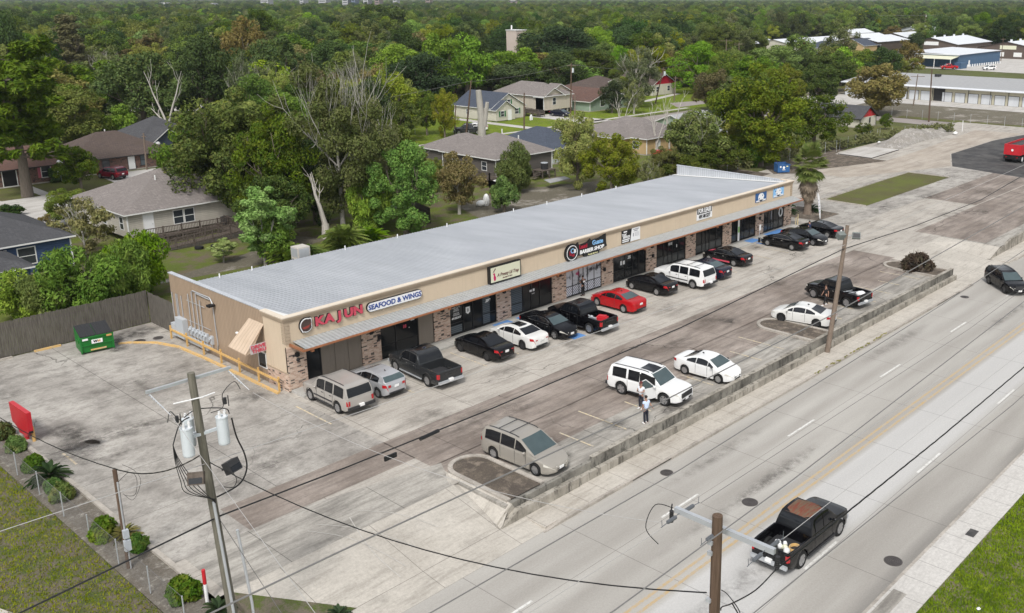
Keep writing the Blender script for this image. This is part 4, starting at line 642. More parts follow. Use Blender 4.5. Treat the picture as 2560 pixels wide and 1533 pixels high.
def vehicle(kind, label, cat, x, y, yaw, paint, name=None, z=0, style='five', rim='alloy', group=None, L=None, glassmat='glass', opts=(), rr=None, door_side=0, wbx=None):
    """x,y = ground point between the four wheels; yaw = heading of the bonnet"""
    p = dict(SP[kind]); k = 1.0
    if L: k = L/p['L']
    nm = name or {'sedan': 'parked_car', 'hatch': 'parked_car', 'suv': 'parked_suv', 'crossover': 'parked_suv', 'van': 'minivan', 'pickup': 'pickup_truck'}[kind]
    t = thing(nm, label, cat, (x, y, z), yaw, group)
    X0 = p['ro']*k+p['wb']*k/2; r = rr or p['r']; wb = p['wb']*k; W2 = p['W']/2
    top = [(a*k, b) for a, b in p['top']]; plan = [(a*k, b) for a, b in p['plan']]; roof = [(a*k, b) for a, b in p['roof']]
    xr, xf = p['ro']*k, p['ro']*k+wb; Lk = p['L']*k; bed = p.get('bed'); bed = (bed[0]*k, bed[1]*k) if bed else None
    ar = r*1.17; bz = .20 if kind in ('sedan', 'hatch', 'van') else .32
    base = [(0, bz+.14), (.25, bz+.02), (Lk-.35, bz), (Lk, bz+.10)]
    def zb(u):
        v = itp(base, u)
        for c in (xr, xf):
            if abs(u-c) < ar: v = max(v, r+math.sqrt(max(0, ar*ar-(u-c)**2))*.98)
        return v
    us = sorted(set([round(v, 3) for v in [a for a, _ in top]+[a for a, _ in plan]+[c+ar*math.sin(R(d)) for c in (xr, xf) for d in range(-90, 91, 15)]+[c+s*(ar+.012) for c in (xr, xf) for s in (1, -1)]+list(np.arange(.3, Lk-.2, .25))+([bed[0]-.005, bed[0], bed[1], bed[1]+.005] if bed else [])]))
    rows = []
    for u in us:
        h = itp(plan, u)*W2/max(b for _, b in plan); b = zb(u); tp = itp(top, u); sh = tp-.05; mid = b+(sh-b)*.42
        crown = .025 if u > roof[-1][0]-.2 else .012
        if bed and bed[0] <= u <= bed[1]:
            inn = [(h-.02, tp), (h-.10, tp), (h-.12, .66), (.3, .66), (0, .66)]
        else: inn = [(h*.95, tp-.008), (h*.80, tp+crown*.5), (h*.6, tp+crown), (h*.3, tp+crown*1.25), (0, tp+crown*1.3)]
        half = [(h*.90, b), (h*.985, b+.03), (h, b+(sh-b)*.25), (h*1.0, mid), (h*.985, sh-.05), (h*.972, sh)]+inn
        rows.append([(u-X0, yy, zz) for yy, zz in half]+[(u-X0, -yy, zz) for yy, zz in half[-2::-1]])
    mb = MB(); mb.grid(rows); n = len(rows[0]); mb.poly(rows[0][::-1]); mb.poly(rows[-1])
    mb.build('body', [M[paint]], t, 28)
    ub = MB(); ub.box(.35-X0, Lk-.35-X0, -W2*.62, W2*.62, bz-.02, .72); ub.box(xr+ar-X0, xf-ar-X0, -W2*.93, W2*.93, bz+.02, .5)
    ub.build('underbody', M['plastic'], t)
    # cabin
    belt, rw, H = p['belt'], p['rw']*W2/.92, p['H']
    wbelt = W2*.965
    def wz(z): return wbelt+(rw-wbelt)*max(0, (z-belt)/(H-belt))**1.12
    ca, cb = roof[0][0], roof[-1][0]
    def cabrow(u, m=13):
        zt = itp(roof, u); ze = zt-.05*min(1, max(0, (zt-belt)/.3)); lim = itp(plan, u)*W2/max(b for _, b in plan)*.965
        we = min(wz(ze), lim); out = [(min(wz(belt-.03), lim), belt-.05)]
        out += [(we, ze)]+[(we*math.sin(a)*.97 if i else we*.965, zt-(zt-ze)*(1-math.cos(math.pi/2-a))*.55) for i, a in enumerate(np.linspace(math.pi/2*.8, 0, 5))]
        return out
    cu = sorted(set([round(v, 3) for v in [a for a, _ in roof]+list(np.arange(ca, cb, .16))])); crow = []
    for u in cu:
        hf = cabrow(u); crow.append([(u-X0, yy, zz) for yy, zz in hf]+[(u-X0, -yy, zz) for yy, zz in hf[-2::-1]])
    cm = MB(); cm.grid(crow); cm.poly(crow[0][::-1]); cm.poly(crow[-1]); cm.build('cabin', M[paint], t, 32)
    if 'rust' in opts:
        g = MB(); pts = [[(u-X0, yy, itp(roof, u)+.022-abs(yy)*.03) for yy in np.linspace(-rw*.8, rw*.8, 6)] for u in np.linspace(roof[2][0]-.02, roof[-2][0]+.05, 6)]; g.grid(pts); g.build('rusty_roof_panel', M['rust'], t)
    # end glass
    def endglass(u0, u1, nm_, mt, inset):
        g = MB(); gr = []
        for u in np.linspace(u0, u1, 7):
            zt = itp(roof, u); sl = (itp(roof, u+.02)-itp(roof, u-.02))/.04; nx = -sl/math.hypot(1, sl); nz = 1/math.hypot(1, sl); hf = cabrow(u); wmax = hf[1][0]*.965*inset
            row = []
            for v in np.linspace(-1, 1, 9):
                yy = v*wmax; zz = np.interp(abs(yy), [q[0] for q in hf[:0:-1]], [q[1] for q in hf[:0:-1]])
                row.append((u-X0+nx*.014, yy, zz+nz*.014))
            gr.append(row)
        g.grid(gr); return g.build(nm_, mt, t, 60)
    gm = p['glass']; endglass(gm[0]*k, gm[1]*k, 'rear_window', M['glass'] if 'lightrear' not in opts else M['windshield'], .93); endglass(gm[2]*k, gm[3]*k, 'windshield', M['windshield'], .93)
    if 'sunroof' in opts:
        c0 = roof[4][0]; endglass(c0-.55, c0+.35, 'sunroof', M['glass'], .62)
    if 'bigroof' in opts: endglass(2.1*k, 3.0*k, 'sunroof', M['glass'], .62)
    # side glass
    for s in (1, -1):
        g = MB()
        for a, b in p['side']:
            gr = []
            for u in np.linspace(a*k, b*k, 7):
                zt = itp(roof, u)-.115; z0 = max(belt+.035, itp(top, u)+.015)
                zt = max(zt, z0+.01)
                gr.append([(u-X0, s*(wz(z)+.008), z) for z in np.linspace(z0, zt, 4)])
            g.grid(gr)
        g.build('side_window', M['glass'], t)
        # window surround
        g = MB(); a, b = p['side'][0][0]*k, p['side'][-1][1]*k
        g.tube([(u-X0, s*(wz(belt+.02)+.006), max(belt+.02, itp(top, u)+.003)) for u in np.linspace(a, b, 8)], .012, 4)
        if 'chrome' in opts: g.tube([(u-X0, s*(wz(itp(roof, u)-.09)+.01), itp(roof, u)-.09) for u in np.linspace(roof[1][0], roof[-2][0]+.2, 10)], .014, 4)
        g.build('window_trim', M['chrome'] if 'chrome' in opts else M['plastic'], t)
        m_ = MB(); mxx = p['side'][-1][1]*k-.02-X0; m_.ball((mxx, s*(W2+.09), belt+.06), .07, .11, .075, 8, 5); m_.box(mxx-.03, mxx+.03, min(s*(W2-.06), s*(W2+.05)), max(s*(W2-.06), s*(W2+.05)), belt+.01, belt+.05); m_.build('mirror', M[paint] if 'blackmirror' not in opts else M['plastic'], t, 50)
        h_ = MB()
        for a, b in p['side'][-2:]:
            xx = a*k-X0+.12; h_.box(xx, xx+.17, min(s*W2*.985, s*(W2*.985+.025)), max(s*W2*.985, s*(W2*.985+.025)), belt-.17, belt-.13)
        h_.build('door_handle', M['chrome'] if ('chrome' in opts or kind == 'pickup') else (M['plastic'] if 'trim' in opts else M[paint]), t)
        sm = MB()
        for a in [p['side'][-1][1]*k]+[q[0]*k-.03 for q in p['side'][-2:]]:
            xx = a-X0
            if xx+X0 < xr+ar*.7: xx = xr+ar*.75-X0
            sm.box(xx-.008, xx+.008, min(s*(W2*.99), s*(W2+.004)), max(s*(W2*.99), s*(W2+.004)), bz+.14, belt-.05)
        if 'trim' in opts: sm.box(xr+ar-X0+.05, xf-ar-X0-.05, min(s*W2*.99, s*(W2+.022)), max(s*W2*.99, s*(W2+.022)), .60, .68)
        sm.build('door_seam', M['plastic'], t)
        if kind in ('suv', 'pickup') or 'step' in opts:
            MB().box(xr+ar-X0+.08, xf-ar-X0-.08, min(s*W2*.9, s*(W2+.05)), max(s*W2*.9, s*(W2+.05)), bz+.03, bz+.10).build('side_step', M['galv'] if 'chrome' in opts else M['plastic'], t)
        if 'redsill' in opts: MB().box(xr+ar-X0+.05, xf-ar-X0-.05, min(s*W2*.99, s*(W2+.012)), max(s*W2*.99, s*(W2+.012)), bz+.10, bz+.24).build('painted_sill', M['s_red'], t)
    if 'redhood' in opts:
        g = MB(); g.grid([[(u-X0, yy, itp(top, u)+.040-abs(yy)*.012) for yy in np.linspace(-.32, .32, 5)] for u in np.linspace(Lk-1.05, Lk-.45, 5)]); g.build('bonnet_stripe', M['s_red'], t)
    if 'rails' in opts:
        for s in (1, -1):
            g = MB(); g.tube([(u-X0, s*(rw-.06), itp(roof, u)+.045) for u in np.linspace(roof[2][0]+.25, roof[-2][0]-.2, 9)], .022, 6); g.build('roof_rail', M['plastic'], t)
        if 'bars' in opts:
            g = MB()
            for u in ((roof[3][0]+.5), (roof[4][0]+.3)): g.tube([(u-X0, -rw+.07, itp(roof, u)+.05), (u-X0, rw-.07, itp(roof, u)+.05)], .02, 6)
            g.build('roof_bar', M['plastic'], t)
    # lamps wrap the corners following the plan curve
    hw = lambda u: itp(plan, u)*W2/max(b for _, b in plan)
    tz = {'sedan': (.80, .98), 'hatch': (.78, .98), 'suv': (.72, 1.02), 'crossover': (.85, 1.05), 'van': (.86, 1.10), 'pickup': (.80, 1.12)}[kind]; tl = {'sedan': .34, 'hatch': .30, 'suv': .10, 'crossover': .25, 'van': .2, 'pickup': .12}[kind]
    hz = {'sedan': (.60, .76), 'hatch': (.62, .78), 'suv': (.80, .98), 'crossover': (.70, .88), 'van': (.60, .82), 'pickup': (.84, 1.04)}[kind]; hl = .45 if kind in ('sedan', 'hatch', 'van') else .28
    def lamp(nm_, end, s, z0, z1, ln, mt, inner):
        g = MB(); gr = []
        us_ = np.linspace(ln, 0, 8) if end == 0 else np.linspace(Lk-ln, Lk, 8)
        for i, u in enumerate(us_):
            f = 1 if end == 0 else 1; off = .012; zz1 = min(z1, itp(top, u)-.02) if end else min(z1, itp(top, u)-.02); zz0 = min(z0+(.06*(1-i/7) if nm_ == 'headlight' else 0), zz1-.02)
            gr.append([(u-X0, s*(hw(u)*.995+off), zz0), (u-X0, s*(hw(u)*.985+off), zz1)])
        uE = us_[-1]; dx = -.014 if end == 0 else .014
        for y_ in (hw(uE), inner): gr.append([(uE-X0+dx, s*y_, z0), (uE-X0+dx, s*y_, min(z1, max(z0+.05, itp(top, uE)-.01)) if end else z1 if kind in ('suv', 'pickup', 'van') else min(z1, itp(top, .03)-.01))])
        g.grid(gr); g.build(nm_, mt, t)
    for s in (1, -1):
        lamp('taillight', 0, s, tz[0], tz[1], tl, M['tail'], hw(0)-(.12 if kind in ('suv', 'pickup') else .2)); lamp('headlight', 1, s, hz[0], hz[1], hl, M['headl'], hw(Lk)-.08)
    fx, rx = Lk-X0, -X0
    g = MB(); w_ = hw(Lk)*.82; g.box(fx-.02, fx+.02, -w_, w_, (.46 if kind in ('sedan', 'hatch', 'van') else .62), min(hz[1]-.02, itp(top, Lk)+.02) if kind in ('sedan', 'hatch', 'van') else .92); g.box(fx-.04, fx+.01, -w_*.9, w_*.9, base[-1][1], base[-1][1]+.09)
    g.build('grille', M['plastic'], t)
    if kind in ('suv', 'pickup'):
        g = MB(); g.box(rx-.13, rx+.02, -W2*.93, W2*.93, .46, .62); g.build('rear_bumper', M['galv'] if kind == 'pickup' or 'chrome' in opts else M['plastic'], t)
        if kind == 'pickup': g = MB(); g.box(fx-.06, fx+.08, -W2*.85, W2*.85, .44, .62); g.build('front_bumper', M['galv'] if 'darkbumper' not in opts else M['plastic'], t)
    else:
        g = MB(); g.box(rx-.015, rx+.06, -hw(0)*.92, hw(0)*.92, itp(base, 0)-.0, itp(base, 0)+.12); g.build('rear_valance', M['plastic'], t)
    pz = .55 if kind in ('suv', 'pickup') else .72
    MB().box(rx-(.15 if kind in ('suv', 'pickup') else .035), rx-.005, -.155, .155, pz, pz+.15).build('license_plate', M['white'], t)
    MB().box(fx+.005, fx+(.10 if kind == 'pickup' else .035), -.155, .155, .42, .56).build('license_plate', M['white'], t) if 'noplate' not in opts else None
    if kind == 'pickup':
        MB().box(bed[0]-X0+.01, bed[1]-X0-.01, -W2*.78, W2*.78, .662, .675).build('bed_liner', M['plastic'], t)
        MB().box(rx-.012, rx, -.4, .4, 1.0, 1.1).build('tailgate_handle', M['plastic'], t)
    if kind in ('sedan', 'hatch') and 'noant' not in opts: MB().ball((roof[3][0]-X0+.05, 0, itp(roof, roof[3][0])+.03), .09, .025, .05, 6, 4).build('antenna', M['plastic'], t)
    add_wheels(t, (xr-X0, xf-X0), W2-.01, r, style, M[rim])
    return t, X0
U, D = math.pi/2, -math.pi/2
# x offset: contact points are on the camera (-X) side of cars parked nose-in (heading +Y)
v = vehicle
v('suv', 'silver-beige SUV parked nose-in at the near end by the corner brick pier', 'SUV', 1.10, -3.55, U, 'c_pewter', style='five', opts=('rails', 'trim', 'noplate'), group=None)
v('hatch', 'small silver hatchback parked between the silver SUV and the dark grey pickup', 'car', 3.98, -3.55, U, 'c_silver', style='ten', opts=('lightrear',))
v('pickup', 'dark charcoal crew-cab pickup with chrome bumper parked beside the silver hatchback', 'pickup truck', 7.30, -4.05, U-.06, 'c_grey', style='six', opts=('chrome', 'noplate', 'sunroof'), group=None, L=5.8)
v('sedan', 'black sedan parked alone between the charcoal pickup and the white sedan', 'car', 12.55, -3.95, U, 'c_black', style='ten', rim='darkalloy')
v('sedan', 'white sedan with black roof glass parked nose-in over the blue aisle', 'car', 15.68, -4.15, U, 'c_pearl', style='y', rim='darkalloy', opts=('sunroof',))
v('sedan', 'black sedan backed in beside the white sedan, its headlights facing out', 'car', 18.65, -4.40, D, 'c_black', style='y', opts=('chrome',))
pk, PX0 = v('pickup', 'shiny black pickup with a bright red box in its bed, beside the red sedan', 'pickup truck', 21.28, -5.1, U, 'c_black', style='five', L=5.75, opts=('noplate',))
v('sedan', 'bright red sedan parked below the printed barber shop window', 'car', 26.50, -4.30, U, 'c_red', style='ten', opts=('lightrear',))
v('sedan', 'black sedan parked between the red sedan and the long white SUV', 'car', 31.75, -3.50, U, 'c_black', style='five', L=4.7, rr=.33)
v('suv', 'long white SUV with roof rack and dark rear glass parked nose-in', 'SUV', 35.35, -4.30, U, 'c_white', style='five', L=5.6, opts=('rails', 'bars', 'trim', 'noplate'))
v('sedan', 'dark navy sedan almost hidden on the far side of the long white SUV', 'car', 38.6, -4.2, U, 'c_navy', opts=('lightrear',))
v('sedan', 'black sedan with a red bonnet patch and red side sill', 'car', 43.35, -3.30, U, 'c_black', style='ten', rim='white_rim' if 'white_rim' in M else 'alloy', opts=('redsill', 'redhood', 'chrome'))
v('sedan', 'black sedan with bright window trim parked right of the blue wheelchair sign', 'car', 51.90, -4.35, U, 'c_black', style='ten', opts=('chrome',))
v('sedan', 'black sedan backed in with its headlights facing out, second from the far end', 'car', 54.90, -4.95, D, 'c_black', style='five', opts=('chrome',))
v('sedan', 'black sedan at the far end of the shopfront row, nearest the palm', 'car', 58.75, -4.45, U, 'c_black', style='five', opts=('chrome',))
v('van', 'champagne-silver minivan with roof racks parked by the near kerbed planter', 'minivan', 3.38, -17.80, D+.05, 'c_champ', style='five', opts=('rails', 'bars', 'lightwind'), group=None)
T, TX0 = v('suv', 'white SUV with its front passenger door open beside two standing men', 'SUV', 14.55, -17.35, D+.11, 'c_white', style='y', opts=('rails', 'bigroof', 'blackrail'), L=5.3, rr=.41)
v('sedan', 'white compact sedan facing the retaining wall behind the white SUV', 'car', 19.62, -18.15, D+.06, 'c_white', style='ten', L=4.5, rr=.32, opts=('blackmirror',))
v('sedan', 'white sedan parked nose-in beside the soil planter at the leaning pole', 'car', 33.07, -17.35, U+.19, 'c_pearl', style='five', rim='darkalloy')
cp, CX0 = v('pickup', 'black mid-size pickup with white sacks in its bed parked behind the walking man', 'pickup truck', 39.6, -16.75, U-.145, 'c_black', style='five', L=5.3, opts=('darkbumper', 'noplate'))
rt, RX0 = v('pickup', 'black pickup with a rusty brown roof driving along the road', 'pickup truck', 7.33, -32.40, 0, 'c_black', style='five', z=RZ, opts=('rust', 'noplate'), L=5.75, rr=.42)
v('crossover', 'black SUV turning out of the driveway onto the road at the right edge', 'SUV', 55.06, -25.06, math.atan2(-1.92, -1.8), 'c_black', name='parked_suv', z=RZ+.02, opts=('rails',), rim='darkalloy', L=4.9, rr=.38)
v('crossover', 'maroon SUV on the driveway in front of the brown-roofed brick house', 'SUV', 23.6, 84.8, U+.25, 'c_maroon')
v('pickup', 'two-tone dark and cream pickup on the lawn near the tall bare stump', 'pickup truck', 84.6, 81.5, 2.4, 'c_grey', L=5.5, opts=('noplate',))
v('sedan', 'white sedan on the lawn beside the two-tone pickup', 'car', 88.4, 84.2, 2.4, 'c_white')
v('sedan', 'dark teal sedan on the driveway of the raised tan house', 'car', 114.9, 87.6, D+.15, 'c_navy', style='ten')
v('crossover', 'white SUV parked on the pale yard right of the blue warehouse', 'SUV', 304.7, 68.2, 2.5, 'c_white')
v('pickup', 'orange-red pickup in front of the blue warehouse corner', 'pickup truck', 299, 80, 2.3, 'c_red', opts=('noplate',))
v('crossover', 'white SUV half hidden by bushes under the blue warehouse canopy', 'SUV', 296, 91, 2.3, 'c_white')
v('crossover', 'dark blue SUV at the right edge beyond the storage building', 'SUV', 318, 50, 2.4, 'c_navy')
for i, (x, y) in enumerate(((262, 128), (272, 131), (281, 122), (252, 137))): v('sedan', ['white car in the far car park, leftmost', 'white car under the blue far canopy', 'white car beside the blue far canopy post', 'pale car in the far car park near the yellow sign'][i], 'car', x, y, 2.3, 'c_white', group='white cars in the far car park')
# open front door of the white SUV (hinged at the front, passenger side towards the camera)
dr = MB(); dr.box(-1.05, 0, -.03, .03, .42, 1.12); dr.build('open_door', M['c_white'], T, 30, loc=(.95, -1.0, 0), rot=(0, 0, R(62)))
od = T.children[-1] if T.children[-1].name.startswith('open_door') else [c for c in T.children if c.name.startswith('open_door')][0]
f = MB(); f.tube([(-1.03, 0, 1.12), (-1.0, .03, 1.62), (-.62, .05, 1.70), (-.02, 0, 1.16)], .03, 6); f.build('door_frame', M['c_white'], od)
f = MB(); f.poly([(-1.0, 0, 1.13), (-.98, .03, 1.6), (-.62, .05, 1.67), (-.1, .0, 1.17)]); f.build('door_glass', M['windshield'], od); MB().ball((-.12, -.13, 1.2), .09, .11, .08, 8, 5).build('door_mirror', M['c_white'], od)
MB().box(-1.0, -.06, .031, .06, .5, 1.05).build('door_trim', M['plastic'], od)
MB().box(-.15, .95, -1.012, -.99, .5, 1.72).build('door_opening', M['black'], T)
# cargo (things resting in beds)
def bedpt(o, bx, by, bz, X0): return o.matrix_basis @ Vector((bx-X0, by, bz))
def cargo(nm, lb, cat, o, X0, bx, by, fn, mats, rz=0, smooth=False):
    m = MB(); fn(m); q = m.build(nm, mats, None, smooth, loc=bedpt(o, bx, by, .68, X0), rot=(0, 0, o.rotation_euler.z+rz)); return tag(q, lb, cat)
cargo('tool_case', 'bright red equipment case lying in the shiny black pickup bed', 'case', pk, PX0, .95, -.25, lambda m: (m.box(-.42, .42, -.26, .26, 0, .40), m.box(-.3, .3, -.2, .2, .4, .50)), [M['red']], .4, 20)
cargo('hand_tools', 'silver and black tools beside the red case in the pickup bed', 'tools', pk, PX0, 1.45, .3, lambda m: (m.box(-.3, .3, -.12, .1, 0, .38), m.tube([(-.4, .2, .4), (.4, -.1, .45)], .05, 6), m.ball((0, .1, .45), .12)), [M['galv']], .2)
cargo('white_sack', 'crumpled white sacks in the bed of the mid-size black pickup', 'sack', cp, CX0, .55, -.1, lambda m: (m.ball((0, 0, .36), .42, .34, .24), m.ball((.1, -.35, .33), .3, .25, .2)), [M['white']], 0, 50)
cargo('folded_frame', 'dark folded metal frame in the bed of the mid-size black pickup', 'frame', cp, CX0, 1.3, .1, lambda m: [m.tube([(-.5+.25*i, -.5, .3+.1*(i % 2)), (-.3+.25*i, .5, .5-.1*(i % 2))], .025, 5) for i in range(4)], [M['galv']])
rnd = random.Random(4)
for i, (bx, by, sz) in enumerate(((1.15, .25, .17), (.95, .05, .14), (1.0, -.2, .17), (1.25, -.05, .13), (.8, -.4, .2))):
    cargo('cargo_bag', ['white bag in the rusty-roofed pickup bed, nearest the cab', 'small white bag in the middle of the rusty-roofed pickup bed', 'cream rounded bag in the rusty-roofed pickup bed', 'pale crumpled bag between others in the rusty-roofed pickup bed', 'pale blue and white packet near the tailgate of the rusty-roofed pickup'][i], 'bag', rt, RX0, bx, by, lambda m: (m.ball((0, 0, .14), sz, sz*.8, .16, 8, 5), m.ball((sz*.7, sz*.4, .12), sz*.6, sz*.5, .12, 8, 5)), [M['white'] if i != 2 else M['s_cream']], rnd.uniform(0, 3), 50)
cargo('coiled_hose', 'dark coiled hose with a yellow band in the rusty-roofed pickup bed', 'hose', rt, RX0, 1.3, -.5, lambda m: [m.tube([(.28*math.cos(a), .22*math.sin(a), .06+.05*j) for a in np.linspace(0, 6.28, 18)], .03, 5) for j in range(3)], [M['p_kerb']])
# red dump trailer at the right edge
dt_ = thing('dump_trailer', 'red dump truck body with black underframe parked on the dark asphalt at the right edge', 'dump truck', (121.5, -3.9, 0), 0)
b = MB(); b.ext([(-4, -1.25, 1.2), (-4, -1.25, 2.75), (4, -1.25, 2.75), (4, -1.25, 1.2)], (0, .08, 0)); b.ext([(-4, 1.17, 1.2), (-4, 1.17, 2.75), (4, 1.17, 2.75), (4, 1.17, 1.2)], (0, .08, 0)); b.box(-4.05, -3.95, -1.17, 1.17, 1.2, 2.75); b.box(3.95, 4.05, -1.17, 1.17, 1.2, 2.75); b.box(-3.95, 3.95, -1.17, 1.17, 1.15, 1.3)
for i in range(7): b.box(-3.9+i*1.25, -3.78+i*1.25, -1.33, -1.25, 1.2, 2.75)
b.build('dump_body', M['red'], dt_); MB().box(-3.9, 3.9, -1.1, 1.1, 2.3, 2.5).build('load', M['asphalt'], dt_); MB().ext([(-4.07, .25*math.cos(a)*.7, 1.9+.18*math.sin(a)) for a in th2], (.01, 0, 0)).build('round_emblem', M['s_white'], dt_)
b = MB(); b.box(-4.1, 4, -.9, .9, .75, 1.15); b.box(-4.15, -3.95, -1.2, 1.2, .55, 1.1); b.build('underframe', M['black'], dt_)
for s in (-1, 1): MB().box(-4.17, -4.14, s*.8-.12, s*.8+.12, .8, .9).build('taillight', M['tail'], dt_)
add_wheels(dt_, (-2.9, -1.7, 2.5), 1.22, .52, 'six', M['white'], w=.5)
# ---------------- people ----------------
def skinmesh(name, V, E, rad, m, lvl=2):
    me = bpy.data.meshes.new(name); me.from_pydata(V, E, []); o = bpy.data.objects.new(name, me); COL.objects.link(o)
    md = o.modifiers.new('s', 'SKIN'); 
    for i, r_ in enumerate(rad): me.skin_vertices[0].data[i].radius = (r_, r_) if not isinstance(r_, tuple) else r_
    me.skin_vertices[0].data[0].use_root = True; ss = o.modifiers.new('u', 'SUBSURF'); ss.levels = lvl; ss.render_levels = lvl
    dg = bpy.context.evaluated_depsgraph_get(); nm = bpy.data.meshes.new_from_object(o.evaluated_get(dg)); bpy.data.objects.remove(o); nm.name = name; nm.materials.clear(); nm.materials.append(m)
    for p_ in nm.polygons: p_.use_smooth = True
    return nm
M['skin'] = plain('skin', (.36, .20, .14), .6); M['hair'] = plain('dark_hair', (.02, .014, .011), .7); M['redcap'] = plain('dark_red_cap', (.12, .03, .03), .8)
M['tee'] = plain('white_cotton', (.72, .75, .80), .85, var=.04); M['bluetee'] = plain('pale_blue_shirt', (.52, .62, .80), .85); M['navyc'] = plain('dark_trousers', (.018, .02, .032), .8); M['blackc'] = plain('black_clothes', (.012, .012, .014), .85)
def person(lb, x, y, rz, shirt, legs, cap=None, stride=0, arms='down', h=1.76, shoe='white', z=0, group=None, extra=None):
    t = thing('person', lb, 'person', (x, y, z), rz, group); k = h/1.76           # faces +X
    def S_(p): return tuple(c*k for c in p)
    st = stride
    J = [(0, 0, .93), (0, 0, 1.10), (0, 0, 1.28), (.01, 0, 1.42), (.02, 0, 1.50), (.035, 0, 1.57), (.03, 0, 1.66), (.03, 0, 1.73)]
    Rd = [(.12, .09), (.11, .08), (.12, .085), (.075, .06), .052, .075, .088, .05]
    E_ = [(i, i+1) for i in range(7)]
    def limb(root, pts, rr):
        nonlocal J, Rd, E_
        prev_ = root
        for p_, r_ in zip(pts, rr): J.append(p_); Rd.append(r_); E_.append((prev_, len(J)-1)); prev_ = len(J)-1
        return prev_
    leg = []
    for s, d in ((1, st), (-1, -st)):
        P_ = [(0, s*.09, .86), (d*.45+.02, s*.10, .48), (d-.02, s*.10, .10), (d+.03, s*.10, .035), (d+.14, s*.11, .03)]; leg.append(P_); limb(0, P_, [.085, .056, .04, .038, .03])
    hands = []; arm = []
    for s in (1, -1):
        if arms == 'phone': P_ = [(.0, s*.185, 1.40), (.05, s*.24, 1.16), (.26, s*.12, 1.20)]
        elif arms == 'up': P_ = [(.0, s*.185, 1.40), (.12, s*.23, 1.22), (.30, s*.16, 1.38)]
        elif arms == 'out' and s < 0: P_ = [(.0, s*.185, 1.40), (-.08, s*.27, 1.16), (-.10, s*.40, .96)]
        else: P_ = [(.0, s*.185, 1.40), (-.02-st*.25*s, s*.235, 1.14), (.05-st*.5*s, s*.25, .92)]
        arm.append(P_); w_ = limb(3, P_, [.052, .042, .03]); a = Vector(P_[1]); b_ = Vector(P_[2]); d = (b_-a).normalized(); pm = tuple(b_+d*.05); w2 = limb(w_, [pm], [(.034, .02)])
        side = Vector((0, 0, 1)).cross(d); side = side.normalized() if side.length > .1 else Vector((1, 0, 0))
        for f, ln in ((-1.5, .060), (-.5, .075), (.5, .08), (1.5, .07)):
            q1 = Vector(pm)+d*.03+side*f*.014; limb(w2, [tuple(q1), tuple(q1+d*ln*.6+Vector((.01, 0, 0))), tuple(q1+d*ln+Vector((.02, 0, 0)))], [.009, .008, .007])
        q1 = Vector(b_)+d*.02+side*.03; limb(w_, [tuple(q1), tuple(q1+d*.035+side*.02)], [.010, .008])
    link('body', skinmesh('body', [S_(p) for p in J], E_, [tuple(c*k for c in r_) if isinstance(r_, tuple) else r_*k for r_ in Rd], M['skin'], 1), t)
    # shirt, trousers, shoes, hair
    V = [(0, 0, .90), (0, 0, 1.05), (0, 0, 1.28), (.005, 0, 1.44)]+[(0, .19, 1.40), tuple((Vector(arm[0][0])*.45+Vector(arm[0][1])*.55))]+[(0, -.19, 1.40), tuple((Vector(arm[1][0])*.45+Vector(arm[1][1])*.55))]
    link('shirt', skinmesh('shirt', [S_(p) for p in V], [(0, 1), (1, 2), (2, 3), (2, 4), (4, 5), (2, 6), (6, 7)], [(.165, .13), (.155, .12), (.17, .13), (.085, .07), .078, .068, .078, .068], shirt, 2), t)
    V = [(0, 0, .95), (0, 0, .88)]+leg[0][:3]+leg[1][:3]
    link('trousers', skinmesh('trousers', [S_(p) for p in V], [(0, 1), (1, 2), (2, 3), (3, 4), (1, 5), (5, 6), (6, 7)], [(.145, .115), (.14, .11), .098, .072, .062, .098, .072, .062], legs, 2), t)
    for P_ in leg:
        m = MB(); m.ball(S_((P_[4][0]-.06, P_[4][1], .045)), .145*k, .052*k, .045*k, 10, 6); m.build('shoe', M[shoe], t, 60)
    m = MB(); m.ball(S_((.012, 0, 1.705)), .105*k, .098*k, .085*k, 12, 8)
    if cap: m.box(.08*k, .19*k, -.06, .06, 1.69*k, 1.705*k)
    m.build('cap' if cap else 'hair', cap or M['hair'], t, 60)
    f = MB(); f.ext(*[[S_((.122, 0, 1.645)), S_((.122, .012, 1.60)), S_((.145, 0, 1.61)), S_((.122, -.012, 1.60))], (0, 0, .004)]) if False else f.ball(S_((.125, 0, 1.615)), .018, .014, .022, 6, 4)
    f.build('nose', M['skin'], t); f = MB(); f.ball(S_((.112, .033, 1.65)), .012, .016, .01, 6, 4); f.ball(S_((.112, -.033, 1.65)), .012, .016, .01, 6, 4); f.build('eyes', M['hair'], t); f = MB(); f.box(.105*k, .120*k, -.025, .025, 1.572*k, 1.58*k); f.build('mouth', M['redcap'], t)
    for s in (1, -1): MB().ball(S_((.03, s*.088, 1.625)), .02, .012, .032, 6, 4).build('ear', M['skin'], t)
    if extra: extra(t)
    return t
person('person in pale blue shirt and dark trousers standing nearest the retaining wall', 11.15, -19.75, R(75), M['bluetee'], M['navyc'], arms='out')
person('person in white shirt and dark red cap holding a phone by the open door', 12.60, -18.2, R(-175), M['tee'], M['navyc'], cap=M['redcap'], arms='phone')
tag(MB().box(-.035, .035, -.07, .07, -.006, .006).build('phone', M['black'], None, loc=(12.26, -18.22, 1.26)), 'dark phone held by the person beside the open SUV door', 'phone')
person('person all in black walking past the mid-size black pickup', 37.85, -16.7, R(150), M['blackc'], M['blackc'], stride=.24, shoe='white')
pw = person('person in black with a white print on the back facing the barber shop window', 26.45, -.62, R(85), M['blackc'], M['blackc'], arms='phone', z=.15, shoe='black', extra=lambda t: MB().box(-.150, -.140, -.12, .12, 1.22, 1.36).build('back_print', M['s_white'], t))
